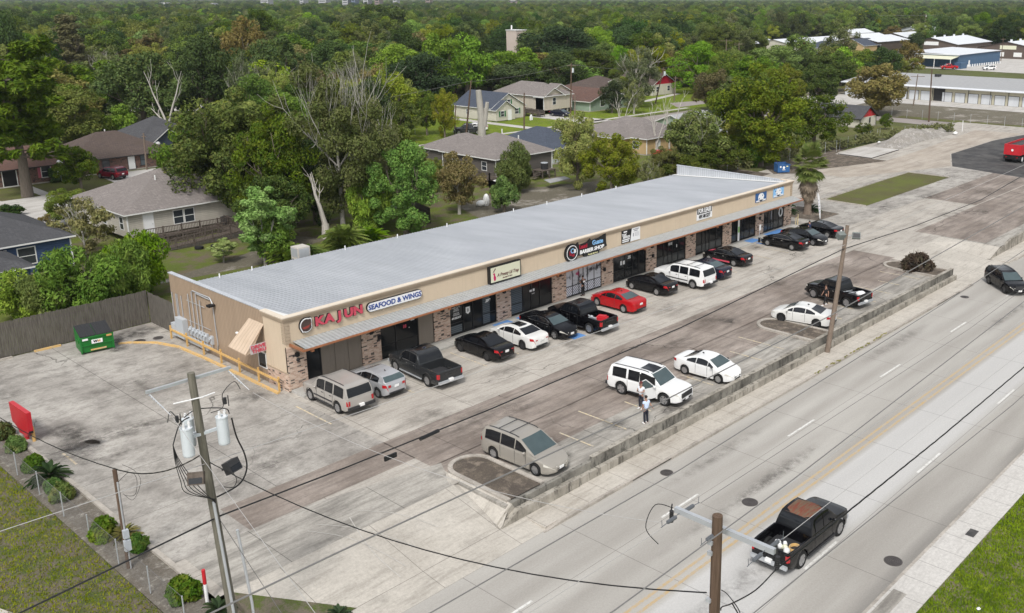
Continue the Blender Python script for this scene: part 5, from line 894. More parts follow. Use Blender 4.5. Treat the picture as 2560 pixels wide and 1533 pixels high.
person('person in dark blue standing between the two far black sedans', 56.9, -4.3, R(90), plain('navy_shirt', (.02, .035, .09), .8), M['navyc'], arms='down')
# ---------------- poles, wires and street things ----------------
def wire(name, lb, pts, r=.012, sag=0, m='black', n=20, twist=0, group='overhead wires along the road'):
    P = []; pts = [Vector(p) for p in pts]
    for a, b in zip(pts, pts[1:]):
        k = max(2, n if sag or twist else 2)
        for i in range(k if b is not pts[-1] else k+1):
            f = i/k; p = a.lerp(b, f); p.z -= 4*sag*f*(1-f); P.append(p)
    mb = MB()
    if twist:
        L_ = sum((b-a).length for a, b in zip(P, P[1:])); N = int(L_/.22); Q = []
        for i in range(N+1):
            f = i/N*(len(P)-1); j = min(int(f), len(P)-2); Q.append(P[j].lerp(P[j+1], f-j))
        for ph in (0, 2.1, 4.2):
            mb.tube([q+Vector((0, r*1.1*math.cos(i*.35+ph), r*1.1*math.sin(i*.35+ph))) for i, q in enumerate(Q)], r*.8, 4)
    else: mb.tube(P, r, 5)
    return tag(mb.build(name, M[m]), lb, 'wire', group)
M['wire_grey'] = plain('grey_wire', (.17, .165, .16), .6); M['wire_pale'] = plain('pale_wire', (.40, .39, .38), .5)
# big transformer pole at the left
p = thing('utility_pole', 'leaning grey wooden utility pole carrying three transformers and a steel crossarm', 'utility pole', (-14.7, -21, -.9))
m = MB(); m.tube([(0.1, 0, -.3), (-.05, 0, 3), (-.3, 0, 8), (-.48, 0, 12.52)], [.19, .175, .15, .125], 18); m.build('pole', M['pole'], p, 60)
m = MB(); m.box(-1.95, 1.02, .14, .23, 12.17, 12.27); m.build('crossarm', M['galv'], p); m = MB(); m.tube([(-1.2, -.02, 11.62), (-.27, -.16, 11.60), (.22, -.1, 11.60)], .025, 6); m.build('support_bar', M['s_white'], p)
for x in (-1.85, .92):
    m = MB()
    for j in range(7): m.tube([(x+.02*j, .2-.10*j, 12.10-.05*j), (x+.02*j+.01, .2-.10*j-.05, 12.08-.05*j)], .03, 8)
    m.tube([(x, .2, 12.15), (x+.2, -.8, 11.6)], .012, 5); m.build('insulator', M['galv'], p)
for x, y, rr_ in ((-1.0, -.28, .20), (-.60, .42, .19), (.26, -.30, .20)):
    m = MB(); m.cyl((x, y, 9.75), rr_, .95, 24); m.cyl((x, y, 10.70), rr_*1.06, .05, 24); m.cyl((x, y, 9.70), rr_*.9, .05, 24, rr_); m.box(min(x, -.3), max(x, -.3), y*.3-.04, y*.3+.04, 10.2, 10.3)
    tf = m.build('transformer', M['tfm'], p, 40)
    for a in (-.09, .1): m = MB(); [m.cyl((x+a, y-.05, 10.75+.06*j), .035 if j % 2 else .05, .05, 10) for j in range(4)]; m.build('bushing', M['s_white'], tf)
for (x, y, z), c_ in (((-.98, -.55, 8.93), M['deck']), ((.34, -.5, 8.86), M['plastic'])):
    m = MB(); m.box(-.26, .26, -.16, .16, -.22, .22); m.mat(1).box(-.22, .22, -.17, -.161, -.18, .02); m.mat(0).box(-.05, .05, .1, .5, -.05, .02); m.build('floodlight', [c_, M['glass']], p, loc=(x, y, z), rot=(R(-25), 0, R(-35 if x < 0 else 20)))
for dx in (-.45, .28):
    m = MB(); m.tube([(dx+.1, -.25, 7.65 if dx < 0 else 6.2), (dx+.35, -.22, 3), (dx+.42, -.2, -.2)], .055, 8); m.build('conduit', M['galv'], p, 60)
def cable(pts, r=.014):
    V = [Vector(q) for q in pts]; out = []
    for i in range(len(V)-1):
        p0, p1, p2, p3 = V[max(i-1, 0)], V[i], V[i+1], V[min(i+2, len(V)-1)]
        for k in range(6):
            f = k/6; out.append(.5*((2*p1)+(p2-p0)*f+(2*p0-5*p1+4*p2-p3)*f*f+(3*p1-p0-3*p2+p3)*f**3))
    out.append(V[-1]); return out, r
m = MB()
for pts, r in ([cable([(-1.5, -.3, 10.3), (-1.52+.03*i, -.35, 9.7+.02*i), (-1.45+.09*i, -.4, 9.0), (-1.3+.12*i, -.4, 8.45), (-.3, -.3, 7.75-.04*i)]) for i in range(5)]+
               [cable([(-1.5, -.3, 10.3), (-1.2, -.3, 10.95), (-.8, -.2, 11.05)], .022), cable([(-.9, 0, 11.0), (-.4, 0, 11.15), (.45, -.2, 10.95), (.6, -.2, 10.7)], .02), cable([(.62, -.3, 10.55), (.72, -.3, 9.8), (.95, -.3, 9.0), (.95, -.3, 8.4), (.6, -.3, 7.95), (-.2, -.2, 7.75)], .03),
                cable([(-1.62, -.4, 11.2), (-1.5, -.4, 11.55), (-1.3, -.3, 11.3), (-1.1, -.3, 11.0)]), cable([(.95, -.5, 11.6), (.75, -.5, 11.95), (.35, -.4, 11.6), (.3, -.4, 11.1), (-.1, -.3, 11.0)]),
                cable([(.3, -.5, 8.7), (.45, -.5, 8.3), (.3, -.5, 8.05), (0, -.4, 8.15)]), cable([(-.35, .1, 9.7), (-.3, .1, 8.4), (-.2, .1, 7.6)], .02)]): m.tube(pts, r, 5)
m.build('jumper_cable', M['black'], p)
for q in ((-1.28, -.35, 11.3), (.38, -.45, 11.45)): m = MB(); [m.tube([(q[0], q[1], q[2]-.05*j), (q[0], q[1], q[2]-.05*j-.03)], .06, 8) for j in range(5)]; m.tube([(q[0]+.12, q[1], q[2]+.05), (q[0]+.12, q[1], q[2]-.35)], .018, 5); m.build('fuse_cutout', M['plastic'], p)
# pole in the lower right
p = thing('utility_pole', 'brown wooden utility pole with long steel crossarm in the lower right corner', 'utility pole', (-10.4, -39.5, -.8))
m = MB(); m.tube([(0, 0, -.3), (0, 0, 12.0)], [.175, .135], 18); m.build('pole', M['pole_br'], p, 60); MB().box(.14, .26, -1.6, 1.5, 11.45, 11.60).build('crossarm', M['galv'], p)
for y in (1.32, .05, -1.35):
    for s in (-1, 1):
        if y == .05 and s > 0: continue
        m = MB(); bx = .2
        for j in range(8): m.tube([(bx+s*(.22+.045*j), y, 11.45), (bx+s*(.22+.045*j+.03), y, 11.45)], .055, 8)
        m.tube([(bx, y, 11.5), (bx+s*.85, y, 11.42)], .012, 5); m.tube([(bx+s*.8, y, 11.42), (bx+s*.82, y, 11.62)], .008, 4); m.build('insulator', plain('grey_polymer', (.13, .14, .155), .5), p)
for y in (1.55, -1.75):
    m = MB(); [m.tube([(.1, y, 11.5-.06*j), (.1, y, 11.5-.06*j-.035)], .06, 8) for j in range(6)]; m.tube([(.25, y+.1, 11.6), (.22, y+.15, 11.1)], .02, 5); m.build('fuse_cutout', M['plastic'], p)
m = MB()
for pts, r in (cable([(.1, 1.5, 11.6), (-.3, 1.8, 11.75), (-.75, 1.75, 11.3), (-.65, 1.4, 10.9)], .012), cable([(.1, -1.7, 11.1), (-.3, -1.4, 10.6), (-.4, -.8, 10.0), (-.1, -.3, 9.5), (0, -.2, 9.3)], .018), cable([(-.4, -.8, 10.0), (-.1, -.9, 9.3), (0, -.5, 8.7), (0, -.2, 8.6)], .018), cable([(0, -.2, 9.9), (-.3, -.6, 10.1), (-.2, -.9, 9.7), (.1, -.6, 9.2), (0, -.2, 9.0)], .014)): m.tube(pts, r, 5)
m.build('jumper_cable', M['black'], p); [MB().box(-.2, -.1, .02, .16, z, z+.1).build('pole_bracket', M['galv'], p) for z in (11.2, 10.9, 9.5, 8.8)]
# leaning light pole at the wall
p = thing('light_pole', 'leaning brown wooden pole with two floodlights rising beside the retaining wall', 'light pole', (30.3, -21.05, WZ)); m = MB(); m.tube([(0, 0, -.2), (1.05, 0, 4.7), (1.98, .05, 9.05)], [.19, .165, .13], 16); m.build('pole', M['pole_lt'], p, 60)
for x, y, rz_ in ((2.25, -.55, R(-60)), (1.55, .3, R(150))):
    m = MB(); m.box(-.28, .28, -.22, .22, -.2, .25); m.mat(1).box(-.24, .24, -.235, -.221, -.16, .16); m.build('floodlight', [plain('weathered_lamp_housing', (.16, .18, .17), .6), M['glass']], p, loc=(x, y, 8.3), rot=(R(-25), 0, rz_)); 
m = MB(); m.tube([(1.9, 0, 8.3), (2.2, -.4, 8.35)], .03, 6); m.tube([(1.85, 0, 8.3), (1.6, .25, 8.3)], .03, 6); m.build('lamp_bracket', M['galv'], p)
# short service pole at the left fence
p = thing('service_pole', 'short dark service pole with meter boxes standing at the left fence', 'service pole', (-14.9, -11.9, -.05)); m = MB(); m.tube([(0, 0, 0), (0, 0, 4.75)], [.1, .09], 12); m.build('pole', M['pole_br'], p); MB().box(-.10, .12, -.24, -.08, 1.55, 1.95).build('meter_box', M['grey'], p); MB().box(-.12, .14, -.24, -.08, .95, 1.45).build('breaker_box', M['grey'], p); m = MB(); m.tube([(0, -.12, 1.95), (0, -.12, 4.2)], .04, 8); m.tube([(.03, -.12, 0), (.03, -.12, .95)], .03, 6); m.build('conduit', M['galv'], p)
m = MB()
for pts, r in (cable([(.05, -.1, 4.2), (.5, -.2, 4.5), (.75, -.2, 4.1), (.6, -.2, 3.4), (.2, -.15, 3.5)], .01), cable([(.3, -.1, 4.9), (.7, -.2, 4.5), (.9, -.2, 3.9), (.5, -.2, 3.2), (.15, -.15, 3.6)], .009)): m.tube(pts, r, 4)
m.build('loose_cable', M['black'], p)
# wires
Y1, Y2 = -21.1, -39.5
wire('telephone_cable', 'thick black cable from the transformer pole to the leaning light pole and beyond', [(-60, Y1, 5.5), (-21.5, Y1, 5.55), (-14.8, Y1, 6.03), (-9.6, Y1, 5.87), (-1.8, Y1, 5.77), (12.6, Y1, 5.87), (31.6, Y1, 6.68), (44, Y1, 6.2), (58, Y1, 6.1), (69.5, Y1, 6.9), (110, Y1, 8)], .032)
m = MB(); m.tube([(-5.9, Y1, 5.75), (-4.9, Y1, 5.79)], .085, 8); m.box(-7.75, -7.15, Y1-.04, Y1+.04, 5.42, 5.62); tag(m.build('cable_splice_closure', M['black']), 'black splice closure and coil hanging on the thick telephone cable', 'cable closure')
wire('overhead_wire', 'thin pale wire from the left edge past the transformer pole to the leaning light pole', [(-60, Y1, 9.2), (-21.4, Y1, 8.46), (-14.9, Y1, 8.2), (12.6, Y1, 7.3), (32, Y1, 6.95), (110, Y1, 9)], .014, m='wire_pale')
wire('overhead_wire', 'thick grey wire crossing in front of the leaning light pole', [(-60, -33, 11.2), (-17.3, -33, 10.75), (-4.8, -33, 10.45), (7.6, -33, 10.55), (32, -33, 11.45), (110, -33, 14)], .024, m='wire_grey')
wire('overhead_wire', 'grey wire running diagonally above the near lanes of the road', [(-60, -36, 11.2), (-16.9, -36, 10.2), (-7.3, -36, 10.05), (12.7, -36, 10.5), (23.2, -36, 10.9), (110, -36, 14)], .018, m='wire_grey')
wire('overhead_wire', 'grey wire passing just in front of the lower right pole top', [(-60, -39.8, 13.2), (-14.8, -39.8, 10.9), (-7.2, -39.8, 11.0), (12.2, -39.8, 11.7), (60, -39.8, 13.5), (120, -39.8, 16)], .018, m='wire_grey')
wire('overhead_wire', 'grey wire over the far lanes right of the driving pickup', [(-60, -41, 11.5), (-10.9, -41, 9.3), (7.5, -41, 8.65), (60, -41, 9), (120, -41, 12)], .016, m='wire_grey')
wire('service_cable', 'twisted black cable running from the lower right pole over the driving pickup', [(-10.3, -41.2, 10.3), (0, -41.1, 10.05), (14, -41, 10.0), (30, -41, 10.6), (60, -41, 12)], .013, twist=1)
wire('overhead_wire', 'thin pale wire above the rusty-roofed pickup, nearer the camera', [(-9.4, -40.85, 10.6), (10, -40.85, 10.55), (80, -40.85, 13)], .009, m='wire_pale')
wire('overhead_wire', 'thin pale wire above the rusty-roofed pickup, farther from the camera', [(-9.4, -39.45, 10.6), (10, -39.45, 10.4), (80, -39.45, 13)], .009, m='wire_pale')
wire('overhead_wire', 'thin wire leaving the left end of the lower right crossarm', [(-9.3, -38.2, 10.6), (10, -38.2, 10.5), (80, -38.2, 13)], .009, m='wire_grey')
wire('overhead_wire', 'thin wire running from the lower right crossarm towards the lower left corner', [(-11.1, -38.2, 10.6), (-40, -38.2, 11)], .008, m='wire_pale')
wire('service_cable', 'black twisted cable sagging from the transformer pole across the driveway to the lower right pole', [(-14.95, -21.1, 8.2), (-10.5, -39.3, 8.9)], .012, sag=1.1, twist=1, n=24)
wire('service_cable', 'twisted cable from the transformer pole to the short service pole and the left edge', [(-15.0, -21.0, 8.6), (-14.9, -11.9, 4.75)], .016, sag=.5, n=16, twist=1)
wire('service_cable', 'twisted cable running from the short service pole out of the left edge', [(-14.9, -11.9, 4.75), (-16.5, 14, 5.0)], .014, sag=1.2, n=16, twist=1)
wire('guy_wire', 'steel guy wire slanting from the transformer pole down to the bottom of the photo', [(-15.0, -21.1, 6.3), (-12.4, -21.8, -.7)], .012, m='wire_grey')
wire('guy_wire', 'pale thin wire dropping from the left crossarm end to the front of the lot', [(-16.3, -21.8, 10.6), (-20, -45, 8)], .008, m='wire_pale'); wire('guy_wire', 'pale thin wire dropping from the right crossarm end across the driveway', [(-13.5, -21.9, 10.6), (-10.9, -38.2, 10.7)], .008, m='wire_pale', sag=.8)
# dumpsters, menu board, bollards, markers
d = thing('dumpster', 'green steel dumpster with black slatted lid in front of the board fence', 'dumpster', (-4.9, 17.35, 0), R(-9)); w_ = 1.03
b = MB(); b.ext([(-w_, -.8, .12), (-w_, -.92, 1.25), (-w_, .85, 1.62), (-w_, .85, .12)], (2*w_, 0, 0)); b.box(-w_-.06, -w_, -.5, .5, .75, .95); b.box(w_, w_+.06, -.5, .5, .75, .95)
for z in (.62, 1.0): b.ext([(-w_, -.93, z), (-w_, -.93, z+.05), (-w_, -.84, z+.05), (-w_, -.84, z)], (2*w_, 0, 0))
b.box(-w_-.03, -w_+.06, -.94, -.84, .1, 1.25); b.box(w_-.06, w_+.03, -.94, -.84, .1, 1.25); b.box(-w_-.04, w_+.04, -.97, -.88, 1.18, 1.27); b.build('bin', M['green'], d)
l = MB()
for k in (-1, 1):
    l.ext([(k*.52-.5, -.95, 1.29), (k*.52+.5, -.95, 1.29), (k*.52+.5, .85, 1.66), (k*.52-.5, .85, 1.66)], (0, 0, .03))
    for j in range(7): l.ext([(k*.52-.47+j*.15, -.95, 1.32), (k*.52-.41+j*.15, -.95, 1.32), (k*.52-.41+j*.15, .85, 1.69), (k*.52-.47+j*.15, .85, 1.69)], (0, 0, .03))
l.build('lid', M['plastic'], d); MB().box(-.35, .35, -.965, -.94, .72, 1.0).build('logo_plate', M['s_white'], d); lab('W', .2, M['black'], d, (-.1, -.972, .86), off=.015, sx=1.2, ext=.003); lab('M', .2, M['orange'], d, (.12, -.972, .86), off=.015, sx=1.1, ext=.003)
MB().box(-.9, -.55, -.955, -.935, 1.02, 1.16).build('sticker', M['s_white'], d); MB().box(.62, .95, -.975, -.95, 1.07, 1.2).build('sticker', M['orange'], d); MB().box(-.45, .55, -.90, -.86, .22, .32).build('strip', M['p_kerb'], d)
d = thing('dumpster', 'open blue dumpster with raised lids behind the palm', 'dumpster', (88.0, 17.9, 0), R(-35)); d.scale = (.85, .85, .9); b = MB(); b.box(-1.05, 1.05, -.85, -.80, .1, 1.35); b.box(-1.05, 1.05, .8, .85, .1, 1.5); b.box(-1.05, -1.0, -.8, .8, .1, 1.4); b.box(1.0, 1.05, -.8, .8, .1, 1.4); b.box(-1.0, 1.0, -.8, .8, .1, .2); b.box(-1.12, 1.12, -.92, -.85, 1.22, 1.35)
b.build('bin', M['blue'], d); MB().box(-.98, .98, -.75, .75, .9, 1.0).build('load', M['s_dred'], d); MB().ext([(.2*math.cos(a), -.87, .85+.22*math.sin(a)) for a in th2], (0, .015, 0)).build('round_emblem', M['s_white'], d); MB().box(-.7, -.45, -.87, -.85, .85, 1.1).build('sticker', M['s_white'], d); MB().box(.45, .75, -.87, -.85, .95, 1.12).build('sticker', M['s_yel'], d); lab('WASTE', .16, M['s_white'], d, (0, -.875, .5), off=.01)
b = MB(); b.ext([(-1.0, .86, 1.5), (-.05, .86, 1.5), (-.05, 1.3, 2.3), (-1.0, 1.3, 2.3)], (0, .04, 0)); b.tube([(-1.0, -.8, 1.4), (-1.25, .4, 2.4)], .03, 5); b.tube([(1.0, -.8, 1.4), (1.1, .5, 2.5)], .03, 5); b.build('lid', M['plastic'], d)
t_ = thing('menu_board', 'leaning red drive-through menu board beside the left kerb', 'menu board', (-13.35, 5.75, 0)); b = MB(); b.ext([(-.02, -1.35, .72), (-.02, -1.42, 1.86), (-.02, 1.35, 1.75), (-.02, 1.3, .62), (-.02, .45, .42), (-.02, .3, .2), (-.02, -.9, .28)], (.24, 0, 0)); b.box(.02, .18, -.6, -.25, 0, .5); b.build('cabinet', M['red'], t_); MB().box(.0, .2, -1.38, -1.05, .62, .74).build('speaker', M['black'], t_); MB().box(0, .2, 1.0, 1.3, .52, .64).build('speaker', M['black'], t_)
tag(MB().cyl((-13.1, 4.65, 0), .09, .86, 14).build('bollard', M['yellow'], None, 50), 'short yellow bollard beside the red menu board', 'bollard')
m = MB(); m.cyl((0, 0, 0), .07, .95, 12); m.mat(1).cyl((0, 0, .95), .075, .65, 12); tag(m.build('marker_post', [M['white'], M['red']], None, 50, loc=(-13.9, -16.95, -.03)), 'white utility marker post with a red cap beside the lowest shrub', 'marker post')
for x0, x1, ye, lb in ((-8.0, -6.3, 1, 'yellow painted wheel stop against the board fence left of the dumpster'), (-11.6, -9.4, 0, 'grey concrete wheel stop against the board fence near the left edge')): tag(MB().prism([(x0, 19.75), (x1, 19.7), (x1, 19.86), (x0, 19.91)], 0, .13).build('wheel_stop', M['p_kerb'] if ye else M['kerb']), lb, 'wheel stop')
s_ = thing('wheelchair_sign', 'white wheelchair parking sign on a thin post before the blue ramp', 'sign', (51.75, -1.55, .0)); MB().cyl((0, 0, 0), .035, 1.6, 8).build('post', M['galv'], s_); MB().cyl((0, 0, 0), .12, .5, 12).build('base', M['black'], s_); MB().box(-.16, .16, -.05, -.035, 1.25, 1.85).build('plate', M['s_white'], s_)
s_ = thing('feather_flag', 'leaning white feather flag with dark letters beside the palm', 'flag', (64.9, -1.15, 0)); 
b = MB(); q = [(-.95, 3.15), (-.62, 3.02), (-.38, 2.5), (-.15, 1.7), (.0, .8), (.03, .15), (-.12, .12), (-.32, .7), (-.62, 1.8), (-.9, 2.7)]; b.ext([(x, 0, z) for x, z in q], (0, .015, 0)); b.build('cloth', M['s_white'], s_); MB().tube([(0, .03, 0), (-.15, .03, .4), (-.66, .03, 2.0), (-.98, .03, 3.2)], .02, 6).build('pole', M['galv'], s_)
for i, ch in enumerate('VAPES'): lab(ch, .24, M['s_blue'], s_, (-.62+.105*i, -.006, 2.25-.34*i), ext=.002, off=.008)
g_ = thing('yellow_post', 'pale yellow pipe guard at the far corner of the strip mall', 'post', (60.9, -.6, 0)); m = MB(); m.cyl((0, 0, 0), .07, 1.25, 12); m.cyl((-.45, .0, 0), .05, .9, 10); m.tube([(-.45, 0, .85), (0, 0, .85)], .04, 8); m.build('post', plain('pale_yellow', (.6, .5, .3), .6), g_)
# board fence around the back
def board_fence(a, b, h, lb, seed):
    rn = random.Random(seed); a = Vector(a+(0,)); b = Vector(b+(0,)); n = int((b-a).length/.15); d = (b-a).normalized(); t = thing('board_fence', lb, 'fence', tuple(a)); u = Vector((-d.y, d.x, 0))*.012; pm = MB()
    for i in range(n):
        p0 = d*(i*.15+.004); p1 = d*(i*.15+.142); hh = h+rn.uniform(-.04, .04); o_ = u*rn.uniform(-.6, .6)
        pm.prism([tuple((p0+o_)[:2]), tuple((p1+o_)[:2]), tuple((p1+u+o_)[:2]), tuple((p0+u+o_)[:2])], rn.uniform(.0, .05), hh)
    pm.build('boards', M['fencew'], t); r_ = MB()
    for z in (.5, h-.5): r_.prism([tuple((u*3)[:2]), tuple((d*(b-a).length+u*3)[:2]), tuple((d*(b-a).length+u*6)[:2]), tuple((u*6)[:2])], z, z+.09)
    r_.build('rail', M['fencew'], t); 
    return t
board_fence((-45, 20.2), (.2, 20.1), 2.55, 'tall weathered grey board fence behind the green dumpster', 1); board_fence((.2, 20.1), (.2, 15.7), 2.45, 'short return of the weathered board fence joining the strip mall corner', 2)
for i, (x0, y0, x1, y1) in enumerate(((4, 52, 4, 62), (35, 30, 40, 50))): board_fence((x0, y0), (x1, y1), 1.8, ['low board fence behind the beige house', 'board fence hidden under the oaks between the two grey-roofed houses'][i], 5+i)
# chain-link fences
def chain(pts, h, lb, sp, step=.3, lean=0):
    t = thing('chain_link_fence', lb, 'fence', (pts[0][0], pts[0][1], 0)); o = Vector((pts[0][0], pts[0][1], 0)); net = MB(); rail = MB()
    for a, b in zip(pts, pts[1:]):
        a = Vector((a[0], a[1], 0))-o; b = Vector((b[0], b[1], 0))-o; L_ = (b-a).length; d = (b-a)/L_; k = int(L_/step)
        rail.tube([a+Vector((0, 0, h)), b+Vector((0, 0, h))], .008, 4)
        for i in range(k):
            for s in (1, -1):
                x0 = i*step; x1 = x0+s*h*.8; q0 = a+d*x0; q1 = a+d*min(max(x1, 0), L_); zz = h*abs((min(max(x1, 0), L_)-x0))/(h*.8); net.tube([q0+Vector((0, 0, .02)), q1+Vector((0, 0, zz))], .0022, 3, False)
        j = 0
        while j*sp <= L_:
            q = a+d*j*sp; MB().cyl(tuple(q), .028, h+.04, 7).build('fence_post', M['galv'], t); j += 1
    net.build('wire_mesh', M['wire_grey'], t); rail.build('top_wire', M['wire_grey'], t); return t
chain([(-15.12, -17.6), (-15.12, 8.2)], 1.25, 'low chain-link fence along the gravel bed at the left', 3.1, .16)
chain([(112, 21.6), (128, 22.4), (146, 16)], 1.8, 'tall chain-link fence with vines behind the gravel heap', 3.0, .6); chain([(62, 22), (86, 24), (110, 21)], 1.8, 'chain-link fence behind the blue dumpster', 3.0, .8); chain([(159.5, 35), (159.5, -20)], 1.8, 'long chain-link fence before the storage yard', 3.3, .9); chain([(83, 75.8), (78, 90)], 1.1, 'low chain-link fence beside the two-tone pickup', 2.8, .5)
# heap of broken concrete gravel
def heap(name, lb, x0, x1, y0, y1, h, seed, m, nx=70, ny=26):
    rn = np.random.RandomState(seed); g = MB(); ph = rn.rand(6, 4)*6; rows = []
    for i in range(nx+1):
        row = []
        for j in range(ny+1):
            u, w_ = i/nx, j/ny; e_ = min(1, 4*u*(1-u)*2)**.7*(math.sin(math.pi*w_))**.8; z = h*e_*(.55+.3*math.sin(9*u+ph[0, 0])+.2*math.sin(23*u+7*w_+ph[1, 0])+.15*math.sin(17*w_+31*u+ph[2, 0]))+rn.rand()*.30*e_
            row.append((x0+(x1-x0)*u, y0+(y1-y0)*w_+1.0*math.sin(3*u), max(-.02, z)))
        rows.append(row)
    g.grid(rows); return tag(g.build(name, m, None, 80), lb, 'heap')
heap('rubble_heap', 'long pale heap of crushed concrete rubble by the sandy track', 119, 143, 14.3, 19.5, 1.6, 3, M['rubble'])
heap('soil_heap', 'low pale soil mounds right of the storage yard fence', 168, 176, 2, 9, .8, 5, M['scrub'], 30, 14)
for i, (x, y, r) in enumerate(((141.5, 14.3, .5), (132, 20.6, .35), (122.5, 19.8, .35))): tag(MB().ball((x, y, r*.6), r, r*.8, r*.6).build('white_bag', M['white'], None, 50), ['white sack at the right end of the rubble heap', 'small white sack on top of the rubble heap fence line', 'small white lump at the left end of the rubble heap'][i], 'sack')
tag(MB().box(106.6, 107.8, 22.6, 23.4, 0, .8).build('concrete_block', M['white_tr']), 'small white block left of the bare concrete slab', 'block')
tag(MB().box(140, 141.7, 19.5, 20.3, 0, .5).build('tyre_stack', M['rubber']), 'dark debris by the fence beside the sandy track', 'debris')
# litter on the roadside grass and lot
rn = random.Random(9)
for i, (x, y, z) in enumerate(((7.6, -40.6, WZ), (7.4, -41.3, WZ), (5.9, -43.0, WZ), (9.6, -42.0, WZ))): tag(MB().ball((x, y, z+.03), .12, .09, .04, 6, 4).build('paper_scrap', M['white']), ['scrap of white litter on the roadside grass, closest to the sidewalk', 'scrap of white litter on the roadside grass, just below another', 'scrap of white litter on the roadside grass, nearest the bottom edge', 'scrap of white litter on the roadside grass, farthest right'][i], 'litter', 'white litter on the roadside grass')
# small far lamp posts and poles
def upole(x, y, h, lb, lean=(0, 0), arm=0, r=.13, mt='pole_br', tf=0, az=0, cat='utility pole', grp=None):
    t = thing('utility_pole', lb, cat, (x, y, -.05), 0, grp); MB().tube([(0, 0, 0), (lean[0], lean[1], h)], [r, r*.7], 8).build('pole', M[mt], t)
    if arm:
        c_, s_ = math.cos(az), math.sin(az); MB().tube([(lean[0]-arm*c_, lean[1]-arm*s_, h-.5), (lean[0]+arm*c_, lean[1]+arm*s_, h-.5)], .06, 6).build('crossarm', M['pole_lt'], t)
    if tf: MB().cyl((lean[0]+.35, lean[1], h-1.9), .26, .9, 12).build('transformer', M['tfm'], t)
    return t
# ---------------- houses and other buildings ----------------
M['sid_beige'] = M['siding']('beige_lap_siding', (.50, .465, .40)); M['sid_white'] = M['siding']('cream_lap_siding', (.60, .57, .48)); M['sid_tan'] = M['siding']('pale_tan_lap_siding', (.55, .49, .41)); M['sid_grey'] = M['siding']('dark_grey_brown_siding', (.125, .112, .10)); M['sid_blue'] = M['siding']('deep_blue_siding', (.04, .075, .16)); M['sid_yel'] = M['siding']('warm_yellow_siding', (.52, .37, .19)); M['sid_lblue'] = M['siding']('pale_blue_white_siding', (.50, .54, .58)); M['sid_green'] = M['siding']('pale_green_siding', (.30, .38, .30)); M['sid_navy'] = M['siding']('navy_grey_siding', (.05, .065, .09))
M['brownwall'] = ribbed('brown_metal_siding', (.115, .085, .07), (.10, .075, .06), 1, .6, rib_shade=.2); M['bluewall'] = ribbed('blue_metal_siding', (.055, .115, .20), (.05, .10, .18), 0, .6, rib_shade=.25); M['whiteroof'] = ribbed('white_metal_roof', (.68, .70, .72), (.6, .62, .65), 0, 1.0, rib_shade=.15); M['greyroof'] = ribbed('light_grey_metal_roof', (.36, .36, .36), (.30, .30, .30), 1, .9, rib_shade=.2); M['creamwall'] = stucco('cream_storage_wall', (.50, .47, .36), (.45, .42, .32)); M['shutter_g'] = plain('green_shutter', (.02, .14, .04), .6); M['shutter_p'] = plain('pink_shutter', (.45, .12, .16), .6); M['rollup'] = ribbed('white_roll_up_door', (.62, .64, .66), (.55, .57, .6), 2, .25, rib_shade=.3)
def opening(t, wall, W_, D_, kind, u, z, w, h, frame='white_tr', pane='winlight', shut=None, x0=0, y0=0):
    """window or door on wall '-y','-x','+x' of a body W_ x D_ ; u along the wall"""
    e = thing('window' if kind == 'w' else 'door' if kind == 'd' else 'roll_up_door', None, None); del_ = [e.pop(k, None) for k in ('label', 'category')]
    e.parent = t
    if wall == '-y': e.location = (x0+u, y0, z); e.rotation_euler = (0, 0, 0)
    elif wall == '-x': e.location = (x0, y0+u, z); e.rotation_euler = (0, 0, -math.pi/2)
    else: e.location = (x0+W_, y0+u, z); e.rotation_euler = (0, 0, math.pi/2)
    f = MB(); q = .09 if w > 1 else .07; f.box(-w/2-q, w/2+q, -.04, .02, -q, 0); f.box(-w/2-q, w/2+q, -.04, .02, h, h+q); f.box(-w/2-q, -w/2, -.04, .02, 0, h); f.box(w/2, w/2+q, -.04, .02, 0, h)
    if kind == 'w': f.box(-w/2, w/2, -.035, .02, h/2-.03, h/2+.03)
    f.build('frame', M[frame], e)
    MB().box(-w/2, w/2, -.015, .02, 0, h).build('pane' if kind == 'w' else 'door_leaf', M[pane if kind == 'w' else ('white' if kind == 'd' else 'rollup')] if kind != 'dk' else M['black'], e)
    if kind == 'd': MB().ball((w/2-.1, -.06, h*.45), .035).build('handle', M['black'], e)
    if shut:
        for s in (-1, 1): MB().box(s*(w/2+.28)-.17, s*(w/2+.28)+.17, -.05, .0, -.03, h+.03).build('shutter', M[shut], t, loc=tuple(e.matrix_basis @ Vector((0, 0, 0))), rot=tuple(e.rotation_euler))
    return e
